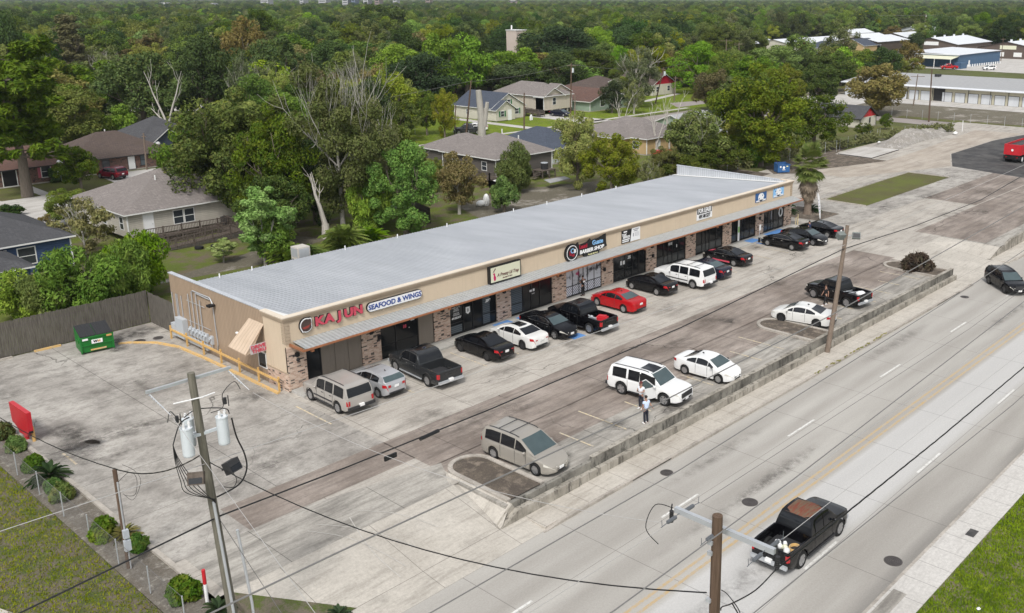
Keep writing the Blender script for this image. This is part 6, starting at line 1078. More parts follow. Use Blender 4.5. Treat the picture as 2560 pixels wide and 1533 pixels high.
def roofmesh(W_, D_, h, rh, style, ov=.4, th=.16, x0=0, y0=0):
    a, b, c, d = x0-ov, x0+W_+ov, y0-ov, y0+D_+ov; cx, cy = x0+W_/2, y0+D_/2; z0 = h-ov*rh/min(W_, D_)*1.2; top = h+rh; m = MB()
    if style == 'gy': P = [(a, c, z0), (b, c, z0), (b, d, z0), (a, d, z0), (cx, c, top), (cx, d, top)]; F = [(0, 4, 5, 3), (1, 2, 5, 4)]
    elif style == 'gx': P = [(a, c, z0), (b, c, z0), (b, d, z0), (a, d, z0), (a, cy, top), (b, cy, top)]; F = [(0, 1, 5, 4), (3, 4, 5, 2)]
    else:
        k = min(W_, D_)/2+ov
        if W_ >= D_: P = [(a, c, z0), (b, c, z0), (b, d, z0), (a, d, z0), (a+k, cy, top), (b-k, cy, top)]; F = [(0, 1, 5, 4), (1, 2, 5), (2, 3, 4, 5), (3, 0, 4)]
        else: P = [(a, c, z0), (b, c, z0), (b, d, z0), (a, d, z0), (cx, c+k, top), (cx, d-k, top)]; F = [(0, 1, 4), (1, 2, 5, 4), (2, 3, 5), (3, 0, 4, 5)]
    n = len(P); m.add(P+[(x, y, z-th) for x, y, z in P], F+[tuple(n+i for i in f[::-1]) for f in F])
    from collections import Counter
    ed = Counter(); dr_ = {}
    for f in F:
        for i in range(len(f)): e = (f[i], f[(i+1) % len(f)]); ed[tuple(sorted(e))] += 1; dr_[tuple(sorted(e))] = e
    m2 = MB()
    for e, k_ in ed.items():
        if k_ == 1: p0, p1 = P[e[0]], P[e[1]]; m2.quad(p0, p1, (p1[0], p1[1], p1[2]-th), (p0[0], p0[1], p0[2]-th))
    return m, m2
def house(name, lb, x0, y0, W_, D_, h, rh, style, wall, roof, base=0, op=(), wings=(), trim='white_tr', ov=.4, rz=0, cat='house', gable=None, vents=()):
    t = thing(name, lb, cat, (x0, y0, 0), rz)
    def body(x, y, w, d, hh, r, st, gmat=None):
        m = MB(); m.box(x, x+w, y, y+d, base, hh)
        g = MB()
        if st == 'gy':
            for yy, o_ in ((y, .06), (y+d-.06, .06)): (g if gmat else m).ext([(x, yy, hh), (x+w, yy, hh), (x+w/2, yy, hh+r*w/(w+2*ov)-.05)], (0, o_, 0))
        if st == 'gx':
            for xx in (x, x+w-.06): (g if gmat else m).ext([(xx, y, hh), (xx, y+d, hh), (xx, y+d/2, hh+r*d/(d+2*ov)-.05)], (.06, 0, 0))
        m.build('wall', M[wall], t)
        if gmat: g.build('gable', M[gmat], t)
        a, b_ = roofmesh(w, d, hh, r, st, ov, .14, x, y); ro = a.build('roof', M[roof], t); b_.build('fascia', M[trim], ro)
        return ro
    ro = body(0, 0, W_, D_, h, rh, style, gable)
    for w in wings: body(*w[:7], gmat=(w[7] if len(w) > 7 else None))
    if base > .3:
        m = MB(); [m.box(x, x+.25, y, y+.25, -.05, base) for x in np.arange(.05, W_-.2, 2.4) for y in (0.05, D_/2, D_-.3)]; m.build('pier', M['kerb'], t)
    else: MB().box(-.03, W_+.03, -.03, D_+.03, -.1, .12).build('foundation', M['kerb'], t)
    for o_ in op: opening(t, o_[0], W_, D_, *o_[1:6], **(o_[6] if len(o_) > 6 else {}))
    [MB().box(a_, a_+.12, b_, b_+.12, base, h-.05).build('corner_trim', M[trim], t) for a_, b_ in ((-.05, -.05), (W_-.07, -.05), (-.05, D_-.07))]
    for vx, vy, vz in vents: MB().cyl((vx, vy, vz-.3), .08, .6, 8).build('roof_vent', M['white_tr'], ro)
    return t
hA = house('beige_house', 'beige sided house with large grey hip roof, white door and wooden ramp', 9.2, 45.0, 14.5, 13.0, 3.35, 2.9, 'h', 'sid_beige', 'sh_tan', .75, op=(('-y', 'd', 2.05, .95, .95, 2.0), ('-y', 'w', 5.1, 1.45, .95, 1.35), ('-y', 'w', 6.25, 1.45, .95, 1.35), ('-x', 'w', 1.4, 1.5, .8, 1.2), ('-x', 'w', 5.5, 1.5, .8, 1.2)), vents=((5.2, 4.6, 5.6),))
# ramp in front of the beige house
rp = thing('wooden_ramp', 'switchback wooden ramp with balusters in front of the beige house', 'ramp', (9.5, 40.2, 0))
def rail(mb, a, b, h=.95, step=.16, post=1.9):
    a, b = Vector(a), Vector(b); L_ = (b-a).length
    for z in (h, .12): mb.tube([a+Vector((0, 0, z)), b+Vector((0, 0, z))], .05, 4)
    for i in range(int(L_/step)): q = a.lerp(b, i*step/L_); mb.box(q.x-.02, q.x+.02, q.y-.02, q.y+.02, q.z+.1, q.z+h)
    for i in range(int(L_/post)+1): q = a.lerp(b, min(1, i*post/L_)); mb.box(q.x-.06, q.x+.06, q.y-.06, q.y+.06, 0, q.z+h+.1)
d = MB(); d.ext([(.6, 3.4, .75), (9.5, 3.4, .55), (9.5, 3.4, .45), (.6, 3.4, .65)], (0, 1.3, 0)); d.ext([(.2, 0, .05), (9.5, 0, .55), (9.5, 0, .45), (.2, 0, -.02)], (0, 1.6, 0)); d.box(8.2, 9.5, 1.6, 3.4, .44, .54); d.build('deck', M['deck'], rp)
r_ = MB(); rail(r_, (.6, 3.4, .75), (9.5, 3.4, .55)); rail(r_, (.2, 0, .05), (9.5, 0, .55)); rail(r_, (.2, 1.6, .05), (8.2, 1.6, .5)); rail(r_, (9.5, 0, .55), (9.5, 4.6, .55)); r_.build('railing', M['deck'], rp)
s_ = MB(); [s_.box(x, x+.10, -.04, -.02, 0, .05+.5*(x/9.5)) for x in np.arange(.3, 9.4, .14)]; s_.build('skirt_boards', M['fencew'], rp)
for i, (x, y) in enumerate(((13.2, 38.8), (14.6, 38.3))): m = MB(); m.tube([(.0, 0, .12), (0, 0, .32)], [.42, .42], 16); tag(m.build('old_tyre', M['rubber'], None, loc=(x, y, -.1)), ['old tyre lying under the wooden ramp, left one', 'old tyre lying under the wooden ramp, right one'][i], 'tyre')
tag((lambda m: (m.box(0, .9, 0, .8, .6, 1.4), m)[-1])(MB()).build('condenser_unit', M['plastic'], None, loc=(18.6, 44.0, 0)), 'dark condenser unit against the beige house wall', 'AC unit')
hB = house('blue_house', 'deep blue sided house with charcoal roof at the left edge', -16.0, 41.4, 18.6, 12, 3.05, 2.6, 'h', 'sid_blue', 'sh_dark', .15, op=(('-y', 'w', 14.9, 1.0, 1.35, 1.45), ('-y', 'w', 13.1, 1.0, .4, 1.5)), wings=((0, -6.6, 13.0, 9, 2.55, 1.9, 'h'),))
hD = house('dark_grey_house', 'dark grey-brown raised house with tan shingle hip roof and white trim', 55.35, 41.8, 10.5, 11.0, 3.45, 2.4, 'h', 'sid_grey', 'sh_tan', .7, op=(('-x', 'w', 2.3, 1.6, .9, 1.1), ('-x', 'w', 8.4, 1.25, .8, 1.6)), vents=((6.3, 5.5, 5.9), (8.0, 4.0, 5.0)), wings=((.6, 9.0, 9.3, 7.5, 3.4, 1.7, 'h'),))
st_ = thing('wooden_deck', 'narrow wooden deck with railing beside the dark grey house', 'deck', (53.0, 40.5, 0)); m = MB(); m.box(0, 2.3, 0, 8.5, .9, 1.0); m.build('deck', M['deck'], st_); m = MB(); rail(m, (0, 0, .95), (0, 8.5, .95)); rail(m, (0, 0, .95), (2.3, 0, .95)); m.build('railing', M['deck'], st_)
st_ = thing('ac_platform', 'wooden stilt platform with steps at the right wall of the dark grey house', 'platform', (61.9, 39.7, 0)); m = MB(); m.box(0, 2.6, 0, 1.9, 1.0, 1.1); [m.box(x, x+.14, y, y+.14, 0, 1.0) for x in (0, 1.3, 2.45) for y in (0, 1.7)]; [m.box(-.3-.28*i, -.02-.28*i, 0, 1.0, .85-.17*i, .9-.17*i) for i in range(5)]; m.build('deck', M['deck'], st_)
u_ = MB(); u_.cyl((0, 0, 0), .5, .85, 8); u_.mat(1).cyl((0, 0, .85), .52, .08, 8); tag(u_.build('condenser_unit', [M['plastic'], M['grey']], None, loc=(63.2, 40.6, 1.1)), 'black condenser unit on the stilt platform by the dark grey house', 'AC unit')
tag(MB().ext([(0, 0, .9), (3.2, .2, 1.1), (4.1, 2.4, 1.0), (.8, 2.7, .85)], (0, 0, .06)).build('tarpaulin', M['white'], None, loc=(52.8, 37.9, 0)), 'white tarpaulin canopy below the deck of the dark grey house', 'tarpaulin')
tag(MB().ext([(0, 0, .8), (4.0, .2, .8), (4.3, 1.5, .9), (.5, 1.6, .95)], (0, 0, .05)).build('tarpaulin', M['greyroof'], None, loc=(57.4, 33.8, 0)), 'pale flat sheet lying right of the white tarpaulin', 'sheet')
m = MB(); m.ball((0, 0, .6), .4, .38, .85, 10, 7); m.ball((-.6, .3, .3), .7, .5, .4, 8, 5); tag(m.build('covered_object', M['white'], None, 60, loc=(45.4, 32.6, 0)), 'white covered shape like a draped cloth standing behind the strip mall roof', 'covered object')
tag(MB().ext([(0, 0, .5), (1.5, .2, .6), (1.7, 1.2, .55), (.2, 1, .5)], (0, 0, .1)).build('red_cart', M['red'], None, loc=(48.3, 34.5, 0)), 'small red cart among debris below the white tarpaulin', 'cart'); tag(MB().ext([(0, 0, .9), (3.6, 0, 1.0), (3.3, 2.8, 1.2), (.3, 2.6, 1.0)], (0, 0, .08)).build('lean_to_roof', M['greyroof'], None, loc=(30.5, 33.0, .7)), 'pale sloping lean-to roof sheet under the trees behind the strip mall', 'roof sheet')
hW = house('white_house', 'cream sided house with slate-blue roof, front gables and green shutters', 99.7, 92.2, 9.3, 11.2, 2.6, 2.7, 'gy', 'sid_white', 'sh_slate', .1, ov=.35, op=(('-x', 'w', 3.2, .9, 1.3, .9, dict(pane='blind')), ('-x', 'w', 7.0, .9, .9, 1.0, dict(pane='blind')), ('-y', 'w', 6.9, .9, 1.4, 1.1, dict(shut='shutter_g')), ('-y', 'w', 4.9, 3.0, .8, .9, dict(shut='shutter_g')), ('-y', 'd', .0, .1, .9, 2.0, dict(x0=3.6, y0=-1.62)), ('-y', 'w', .0, .9, .9, 1.05, dict(x0=1.6, y0=-1.62, shut='shutter_g'))), wings=((-.1, -1.6, 5.2, 3.0, 2.45, 1.6, 'gy'),))
hT = house('tan_house', 'raised pale tan house with brown-grey hip roof and twin front gables', 114.3, 91.9, 8.6, 15.5, 3.95, 2.3, 'h', 'sid_tan', 'sh_tan', .85, op=(('-y', 'w', 3.2, 1.9, .9, 1.4), ('-x', 'w', 13.6, 2.1, 1.3, 1.1)), wings=((0, -.01, 6.0, 2.4, 3.95, 1.5, 'gy'), (3.3, 1.5, 6.4, 2.5, 4.5, 1.5, 'gy')))
rp = thing('wooden_ramp', 'long wooden access ramp beside the raised tan house', 'ramp', (110.6, 89.5, 0)); m = MB(); m.box(0, 1.5, 0, 9, .6, .7); m.build('deck', M['deck'], rp); m = MB(); rail(m, (0, 0, .2), (0, 9, .7)); rail(m, (1.5, 0, .2), (1.5, 9, .7)); m.build('railing', M['deck'], rp)
hR = house('brown_roof_house', 'house with rusty red-brown roof right of the raised tan house', 124.5, 88.0, 12.5, 15, 2.3, 2.2, 'gy', 'sid_green', 'sh_red', .1, op=(('-y', 'w', 4, .9, 1.2, 1.1),), ov=.6)
hY = house('yellow_house', 'warm yellow sided house with grey roof behind bare white trees', 86.8, 41.6, 10.4, 14, 2.75, 2.3, 'h', 'sid_yel', 'sh_tan', .15, op=(('-y', 'd', 2.9, .12, .9, 2.0), ('-y', 'w', 9.3, .9, .8, 1.35), ('-x', 'w', 2.2, .9, 1.2, 1.1)), wings=((-2.2, 3.5, 8, 10, 2.7, 1.9, 'h'),))
house('blue_roof_house', 'pale blue-white house with slate roof behind the dark grey house', 70.0, 47.0, 10.5, 12.5, 2.4, 2.3, 'h', 'sid_lblue', 'sh_slate', .1, op=(('-y', 'w', 1.8, .9, 1.0, 1.2), ('-y', 'w', 3.1, .9, 1.0, 1.2)))
house('red_front_house', 'pale house with a dark red front gable beyond the lawn road', 160.5, 99.5, 9.5, 12, 2.7, 2.6, 'gy', 'sid_white', 'sh_brown', .1, op=(('-y', 'w', 2, .9, 1.1, 1.2), ('-y', 'w', 6.5, .9, 1.0, 1.2)), gable='s_dred', wings=((-8, 1, 8.5, 9, 2.5, 2.0, 'gx'),))
house('roof_house', 'dark brown-roofed house mostly hidden behind the grey-leaved tree', 146, 105, 12, 11, 2.6, 2.4, 'h', 'sid_tan', 'sh_brown')
house('red_gable_shed', 'small cream shed with a bright red gable and dark roof', 138.6, 31.6, 6.6, 9.5, 1.9, 2.0, 'gy', 'sid_white', 'sh_dark', .0, op=(('-y', 'w', 4.0, .7, .45, .9, dict(frame='plastic')),), gable='red', ov=.45, cat='shed', trim='plastic')
house('pale_garage', 'pale green and white garage roofs among trees right of the bare trees', 104, 46, 9, 8, 2.6, 1.6, 'gx', 'sid_green', 'greyroof'); house('grey_roof_house', 'grey-roofed house half hidden right of the pale green garage', 117, 45, 12, 9, 2.6, 2.0, 'gx', 'sid_lblue', 'sh_tan')
b1 = house('brick_house', 'brown brick house with faded roof and pink shutters behind the pine', 6.0, 88.2, 12.3, 10, 2.4, 2.1, 'gx', 'brick_house', 'sh_red', .0, op=(('-y', 'w', 10.6, .75, 1.1, 1.45, dict(shut='shutter_p')), ('-y', 'w', 2.2, .75, 1.0, 1.4, dict(shut='shutter_p')), ('-y', 'dk', 6.2, .1, 1.6, 2.1)), trim='plastic')
b2 = house('brick_house', 'brown brick house with dark hip roof, white oval-glass door and arched window', 20.5, 89.5, 13.8, 11, 2.25, 2.9, 'h', 'brick_house', 'sh_brown', .0, op=(('-y', 'w', 4.3, .55, .9, 1.25, dict(frame='plastic')), ('-y', 'd', 7.8, .1, .95, 2.05, dict(frame='plastic')), ('-y', 'w', 9.4, .5, .6, 1.5, dict(frame='plastic', pane='blind')), ('-y', 'w', 11.9, .7, .8, 1.3, dict(frame='plastic'))), trim='plastic', vents=((7.2, 6.5, 5.0),))
house('navy_gable_house', 'dark navy house with white-edged gable behind the brown-roofed brick house', 33.5, 99, 10.5, 11, 2.6, 3.0, 'h', 'sid_navy', 'sh_dark', .0, wings=((1.0, -2.5, 5.2, 4.0, 2.5, 2.0, 'gy'),))
for i, (x, y, z, lb) in enumerate(((18.4, 88.0, 2.5, 'white satellite dish on the corner of the pink-shuttered house roof'), (17.8, 86.6, 1.3, 'white satellite dish on a ground post beside the clipped round bush'), (35.2, 96.2, 2.3, 'white satellite dish on the navy house gable'))):
    t_ = thing('satellite_dish', lb, 'satellite dish', (x, y, 0)); m = MB(); m.grid([[(.42*r*math.cos(a), -.1+.16*r*r-.25*r*math.sin(a)*0, z+.36*r*math.sin(a)) for a in np.linspace(0, 2*math.pi, 17)] for r in (0, .5, 1)]); m.build('dish', M['white'], t_); MB().tube([(0, .02, max(0, z-1.3)), (0, .02, z)], .03, 6).build('mast', M['galv'], t_)
# storage building
s_ = thing('storage_building', 'long cream self-storage building with white roll-up doors and grey metal roof', 'storage building', (195.5, -30, 0)); m = MB(); m.box(0, 34, 0, 68.8, 0, 3.25); m.box(-.02, .0, 68.8, 94.9, 0, 0.0) if False else None; m.box(0, 34, 71.6, 94.8, 0, 3.25); m.build('wall', M['creamwall'], s_); MB().box(.5, 33.5, 68.8, 71.6, 0, 3.2).build('passage', M['plastic'], s_)
m = MB(); m.quad((.3, -1, 3.46), (17, -1, 4.9), (17, 95.4, 4.9), (.3, 95.4, 3.46)); m.quad((17, -1, 4.9), (34.8, -1, 3.3), (34.8, 95.4, 3.3), (17, 95.4, 4.9)); m.build('roof', M['greyroof'], s_); m = MB(); m.quad((-1.2, -1, 3.32), (.3, -1, 3.47), (.3, 95.4, 3.47), (-1.2, 95.4, 3.32)); m.box(-1.22, -1.18, -1, 95.4, 3.15, 3.33);  m.build('eave_band', M['whiteroof'], s_)
for yy in [30+v_ for v_ in [38.08-3.1*i for i in range(21)]+[43.36+2.98*i for i in range(7)]+[63.5]]:
    e = MB(); e.box(-.06, -.01, yy-1.25, yy+1.25, 0, .0001+2.28); dr_ = e.build('door_frame', M['plastic'], s_); MB().box(-.08, -.065, yy-1.15, yy+1.15, .02, 2.18).build('roll_up_door', M['rollup'], dr_)
m = MB(); [m.box(-.1, .0, y-.06, y+.06, 0, 3.2) for y in (1, 14, 20.1, 29.3, 38.5, 44.6, 53.8, 57.9, 63.0, 68.7, 71.7, 77.9, 84.0, 94.7)]; m.build('downpipe', M['plastic'], s_)
for i, (x, y) in enumerate(((209.5, 46.5), (209.5, 20.0))): m = MB(); m.box(-.7, .7, -.6, .6, 0, 1.1); tag(m.build('rooftop_ac_unit', M['plastic'], None, loc=(x, y, 4.15)), ['dark rooftop unit left of the tall black pole', 'dark rooftop unit at the right end of the storage roof'][i], 'AC unit')
# warehouses at the upper right
w_ = thing('blue_warehouse', 'blue metal warehouse with white roof and front canopy', 'warehouse', (308.5, 80.5, 0), R(-4)); MB().box(0, 34, 0, 19, 0, 4.3).build('wall', M['bluewall'], w_); m = MB(); m.quad((-.5, -.5, 4.35), (34.5, -.5, 4.75), (34.5, 19.5, 5.3), (-.5, 19.5, 5.0)); m.box(-.55, -.45, -.5, 19.5, 4.2, 4.5); m.build('roof', M['whiteroof'], w_); m = MB(); m.quad((-6, -.3, 3.1), (0, -.3, 3.95), (0, 19, 3.95), (-6, 19, 3.1)); m.build('canopy', M['s_cream'], w_); m = MB(); [m.box(-5.9, -5.7, y, y+.2, 0, 3.1) for y in (0, 6, 12, 18.7)]; m.build('canopy_post', M['white_tr'], w_); m = MB(); [m.box(1+i*1.9, 1.6+i*1.9, -1.3, -1.1, 0, .9) for i in range(17)]; m.build('white_bollard_row', M['white'], w_); MB().box(8, 9, -.06, 0, 0, 2.2).build('door', M['white'], w_)
tag(MB().box(303, 308.4, 77.3, 79.6, 0, 2.0).build('shipping_container', M['bluewall']), 'blue container at the corner of the blue warehouse', 'container')
def shedb(name, lb, x, y, W_, D_, h, rh, wall, roof='whiteroof', rz=0, ax='gy', sign=None, n=0):
    t = thing(name, lb, 'warehouse', (x, y, 0), rz); m = MB(); m.box(0, W_, 0, D_, 0, h)
    if ax == 'gy': m.ext([(0, 0, h), (W_, 0, h), (W_/2, 0, h+rh-.1)], (0, .1, 0)); m.ext([(0, D_-.1, h), (W_, D_-.1, h), (W_/2, D_-.1, h+rh-.1)], (0, .1, 0))
    else: m.ext([(0, 0, h), (0, D_, h), (0, D_/2, h+rh-.1)], (.1, 0, 0)); m.ext([(W_-.1, 0, h), (W_-.1, D_, h), (W_-.1, D_/2, h+rh-.1)], (.1, 0, 0))
    m.build('wall', M[wall], t); a, b = roofmesh(W_, D_, h, rh, ax, .5, .1); a.build('roof', M[roof], t)
    if sign: MB().box(-.1 if ax == 'gx' else W_*.3, 0 if ax == 'gx' else W_*.6, D_*.35 if ax == 'gx' else -.1, D_*.62 if ax == 'gx' else 0, h*.85, h*1.2).build('sign_board', M[sign], t)
    for i in range(n): MB().cyl((W_*(.1+.8*i/max(1, n-1)) if ax == 'gx' else W_/2, D_/2 if ax == 'gx' else D_*(.1+.8*i/max(1, n-1)), h+rh-.2), .5, .9, 8).build('ridge_vent', M['whiteroof'], t)
    return t
t_ = shedb('brown_warehouse', 'brown gabled warehouse with cream sign board and white roof at the right edge', 372, 74, 40, 24, 4.3, 2.4, 'brownwall', ax='gx', sign='s_cream', n=4)
for y in (6.0, 13.0): MB().box(-.08, 0, y, y+3.2, .8, 2.5).build('window', M['white_tr'], t_)
shedb('brown_warehouse', 'brown gabled warehouse with white sign behind the blue warehouse', 386, 112, 40, 24, 4.3, 2.6, 'brownwall', ax='gx', sign='s_white', n=4); shedb('grey_warehouse', 'pale grey gabled warehouse between the two brown warehouses', 462, 112, 44, 26, 4.6, 2.4, 'pale_metal', ax='gx', n=2)
shedb('brown_warehouse', 'brown gabled warehouse half behind a dark tree', 388, 150, 34, 20, 4.2, 2.2, 'brownwall', ax='gx'); shedb('white_shed', 'long low white-roofed shed beyond the far car park', 360, 180, 60, 16, 3.4, 1.8, 'sid_white', ax='gx'); shedb('white_shed', 'white-roofed shed with red front among the upper trees', 330, 210, 16, 12, 3, 1.5, 's_red', ax='gx') 
shedb('white_shed', 'white-roofed brown shed right of the red-fronted shed', 333, 192, 34, 15, 3.6, 3.2, 'brownwall', ax='gx'); shedb('green_shed', 'small green building with white roof in the middle of the trees', 300, 128, 12, 8, 3.2, .4, 'sid_green', ax='gx'); tag(MB().box(303, 308, 140, 141, 2.5, 7).build('billboard', M['s_red']), 'red and white sign board above the green building', 'billboard')
house('navy_roof_house', 'dark-roofed house left of the yellow-fronted house beyond the car park', 350, 155, 18, 12, 2.8, 2.6, 'h', 'sid_white', 'sh_slate'); house('yellow_front_house', 'cream-yellow house with slate gable roof beyond the far car park', 375, 150, 16, 12, 3, 2.8, 'gx', 'sid_yel', 'sh_slate')
c_ = thing('carport', 'long blue carport roof over white cars in the far car park', 'carport', (272, 126, 0)); MB().box(0, 16, 0, 5, 2.9, 3.1).build('roof', M['s_lt'], c_); m = MB(); [m.box(x, x+.2, y, y+.2, 0, 2.9) for x in (0, 5, 10, 15.8) for y in (0, 4.8)]; m.build('post', M['white_tr'], c_)
k = thing('lettered_building', 'cream flat-roofed building with dark lettering rising above the wood', 'building', (205, 196, 0), 0); MB().box(0, 4.8, 0, 5, 0, 12.8).build('wall', stucco('cream_block_wall', (.55, .47, .42), (.52, .44, .38)), k); MB().box(-.2, 5.0, -.2, 5.2, 12.8, 13.0).build('roof', M['white_tr'], k); lab("DAVILA", 1.15, M['s_brn'], k, (2.5, -.05, 11.4), off=.03, sx=.95); MB().cyl((2.6, 5, 13.1), .25, 1.4, 8).build('roof_vent', M['white'], k)
for i, (nm, lb, x, y, w_, d_, h, rh, st_, wl, rf) in enumerate((('white_far_house', 'white house half hidden behind the left pine crown', 40, 193, 20, 10, 3.2, 2, 'gx', 'sid_white', 'greyroof'), ('white_far_house', 'low pale house behind the tan thinning tree', 60, 176, 10, 9, 3, 1.6, 'gx', 'sid_white', 'sh_tan'), ('brick_far_house', 'red-walled house glimpsed through the grey thinning tree', 64, 96, 10, 9, 2.7, 2, 'gx', 'brick_house', 'sh_brown'), ('brick_far_house', 'dark-roofed house in the clearing below the double-armed pole', 128, 170, 14, 10, 2.8, 2, 'h', 'sid_navy', 'sh_brown'))): house(nm, lb, x, y, w_, d_, h, rh, st_, wl, rf, op=(('-y', 'w', 3, 1, 1, 1.2), ('-y', 'w', 7, 1, 1, 1.2)))
for i, (x, y, w_, d_, wl) in enumerate(((408, 168, 30, 12, 'sid_white'), (440, 160, 26, 14, 'brownwall'), (500, 176, 34, 16, 'sid_white'), (545, 196, 30, 18, 'pale_metal'), (600, 190, 36, 18, 'sid_white'), (448, 296, 26, 12, 'brownwall'), (470, 205, 26, 12, 'sid_white'), (520, 235, 24, 12, 'sid_tan'))): shedb('white_shed', ['white-roofed shed directly left of the dark tree by the blue warehouse', 'brown-walled white-roofed shed behind the dark tree by the blue warehouse', 'white-roofed shed above the brown signed warehouse, nearer', 'pale metal shed above the brown signed warehouse, farther', 'white-roofed shed at the upper right corner', 'white-roofed building right of the far crossarm poles', 'white-roofed shed above the far car park', 'tan-walled far shed with white roof among the upper right trees'][i], x, y, w_, d_, 4.5, 2, wl, ax='gx')
sheet('far_clearing', M['pale'], [[(40, 180), (76, 150), (84, 158), (60, 190)]], -.02)
# skyline
rn = random.Random(21)
SK = [(905, 38, 4, 'slate'), (885, 30, 6, 'pale'), (935, 24, 5, 'pale'), (962, 30, 5, 'brown'), (690, 20, 8, 'pale'), (1005, 22, 4, 'pale'), (1085, 22, 5, 'brown'), (1290, 18, 9, 'brown'), (560, 14, 6, 'pale'), (440, 15, 12, 'pale'), (480, 14, 6, 'brown'), (780, 22, 4, 'pale'), (830, 20, 8, 'pale'), (1240, 12, 6, 'pale'), (1380, 12, 7, 'pale'), (1620, 12, 7, 'pale'), (340, 12, 6, 'pale'), (70, 12, 5, 'pale'), (2050, 10, 8, 'pale'), (2400, 10, 8, 'pale')]
mats_ = {'slate': plain('slate_tower', (.16, .2, .27), .6), 'pale': plain('pale_tower', (.45, .45, .46), .7), 'brown': plain('brown_tower', (.28, .22, .2), .7)}
for i, (u, hh, w, c) in enumerate(SK):
    dd = 1500; X_ = (u-PX)/FPX*dd; rr_ = Vector((math.sin(head), -math.cos(head), 0)); ff = Vector((math.cos(head), math.sin(head), 0)); P_ = CAM+ff*dd+rr_*X_; ww = w*dd/FPX*2.2
    t_ = thing('distant_tower', 'tiny %s building on the horizon, %s from the left' % ({'slate': 'slate-blue', 'pale': 'pale', 'brown': 'brownish'}[c], ['first', 'second', 'third', 'fourth', 'fifth', 'sixth', 'seventh', 'eighth', 'ninth', 'tenth', 'eleventh', 'twelfth', 'thirteenth', 'fourteenth', 'fifteenth', 'sixteenth', 'seventeenth', 'eighteenth', 'nineteenth', 'twentieth'][sorted(range(len(SK)), key=lambda j: SK[j][0]).index(i)]), 'building', (P_.x, P_.y, 0), head)
    MB().box(0, 25, -ww/2, ww/2, 0, hh).build('wall', mats_[c], t_); MB().box(3, 20, -ww*.3, ww*.3, hh, hh+1.2).build('roof_plant', mats_['pale'], t_)
    m = MB(); [m.box(-.15, 0, -ww/2+1, ww/2-1, z, z+1.2) for z in np.arange(hh*.4, hh-1, 3.2)]; m.build('window_band', M['winlight'], t_)
# utility poles beyond
LD = (.657, -.754)
for x, y, h, ln, arm, tf, mt, lb in ((83.4, 80.8, 9.8, 1.31, 0, 0, 'pole_br', 'leaning dark pole beside the two-tone pickup'), (90, 72.6, 7.6, .2, 0, 0, 'pole_br', 'short dark pole at the side street edge before the white house'), (113.2, 83.1, 11.2, .3, .9, 1, 'pole_br', 'tall pole with transformer beside the dark teal sedan'), (113.5, 82.2, 4.9, .1, 0, 0, 'pole_lt', 'short grey pole beside the tall transformer pole'), (83.1, 83.6, 5.2, .4, 0, 0, 'pole_lt', 'grey pole left of the two-tone pickup'), (29.7, 88.1, 5.3, .18, .3, 0, 'pole_lt', 'pale pole in front of the brown-roofed brick house'), (146.9, 87.8, 8.4, 1.88, .5, 1, 'pole_br', 'black leaning pole before the red-gabled far house'), (154.9, 88.4, 5.9, .26, .5, 0, 'pole_lt', 'pale pole right of the black leaning pole'), (225, 116.7, 10.5, -.3, 1.6, 0, 'pole_lt', 'pole with double crossarm among bright trees'), (231.6, 126.3, 11, 0, 2.0, 0, 'pole_lt', 'pole with stacked crossarms just left of the double-armed pole'), (490, 260, 15, 0, 2.5, 0, 'pole_lt', 'far pole with tilted crossarm above the green shed'), (494, 324, 14, 0, 3, 0, 'pole_lt', 'far pole with crossarm above the white-roofed sheds'), (502, 247, 15, 0, 3.2, 1, 'pole_lt', 'far pole with white transformer above the car park'), (182.6, 40.6, 7.1, .46, 1.6, 0, 'pole_lt', 'thin lamp pole with a flat crosshead before the storage building'), (156.3, 25.6, 10.4, -.27, 0, 0, 'pole_br', 'tall plain black pole in front of the storage building'), (237, 83.5, 6.5, .2, .6, 1, 'pole_lt', 'pole with two white transformers above the trees left of the storage'), (458, 137.5, 11, .8, 1.0, 0, 'pole_lt', 'grey lamp pole between the white warehouse roofs'), (355.7, 82.3, 8.8, .1, 1, 0, 'pole_br', 'dark pole in front of the cream-signed brown warehouse'), (565, 205, 14, .5, 1.6, 1, 'pole_lt', 'far pole with white transformers above the brown warehouse'), (230, 255, 14, 0, 2.4, 0, 'pole_lt', 'pale double-armed pole in the dark left wood'), (226, 258, 13, -.6, 0, 1, 'pole_lt', 'leaning pale pole beside the double-armed pole in the left wood')):
    upole(x, y, h, lb, (ln*LD[0], ln*LD[1]), arm, .15 if h < 9 else .17, mt, tf, math.atan2(LD[1], LD[0]))
tag(MB().cyl((147, 15.2, 0), .06, 2.0, 8).build('gate_post', M['s_white']), 'thin white gate post at the end of the sandy track', 'post')
tag((lambda m: (m.box(-.35, .35, -.1, .1, 0, .75), m.ball((0, 0, .8), .3, .1, .3), m)[-1])(MB()).build('yard_sign', M['s_white'], None, loc=(106.3, 87.5, 0)), 'white rounded yard sign on the lawn of the white house', 'yard sign')
tag(MB().box(0, 1.3, 0, .9, 0, 1.1).build('wheelie_bin', M['plastic'], None, loc=(112.6, 91.4, 0)), 'dark bins beside the raised tan house', 'bin'); 
for i, (x, y) in enumerate(((86.2, 36.6), (84.4, 37.6))): tag(MB().ball((x, y, 1.2), 1.2, .7, .4, 8, 5).build('kayak', M['red']), ['faded red boat-shaped tub right below the yellow house', 'dark red tub left below the yellow house'][i], 'tub')
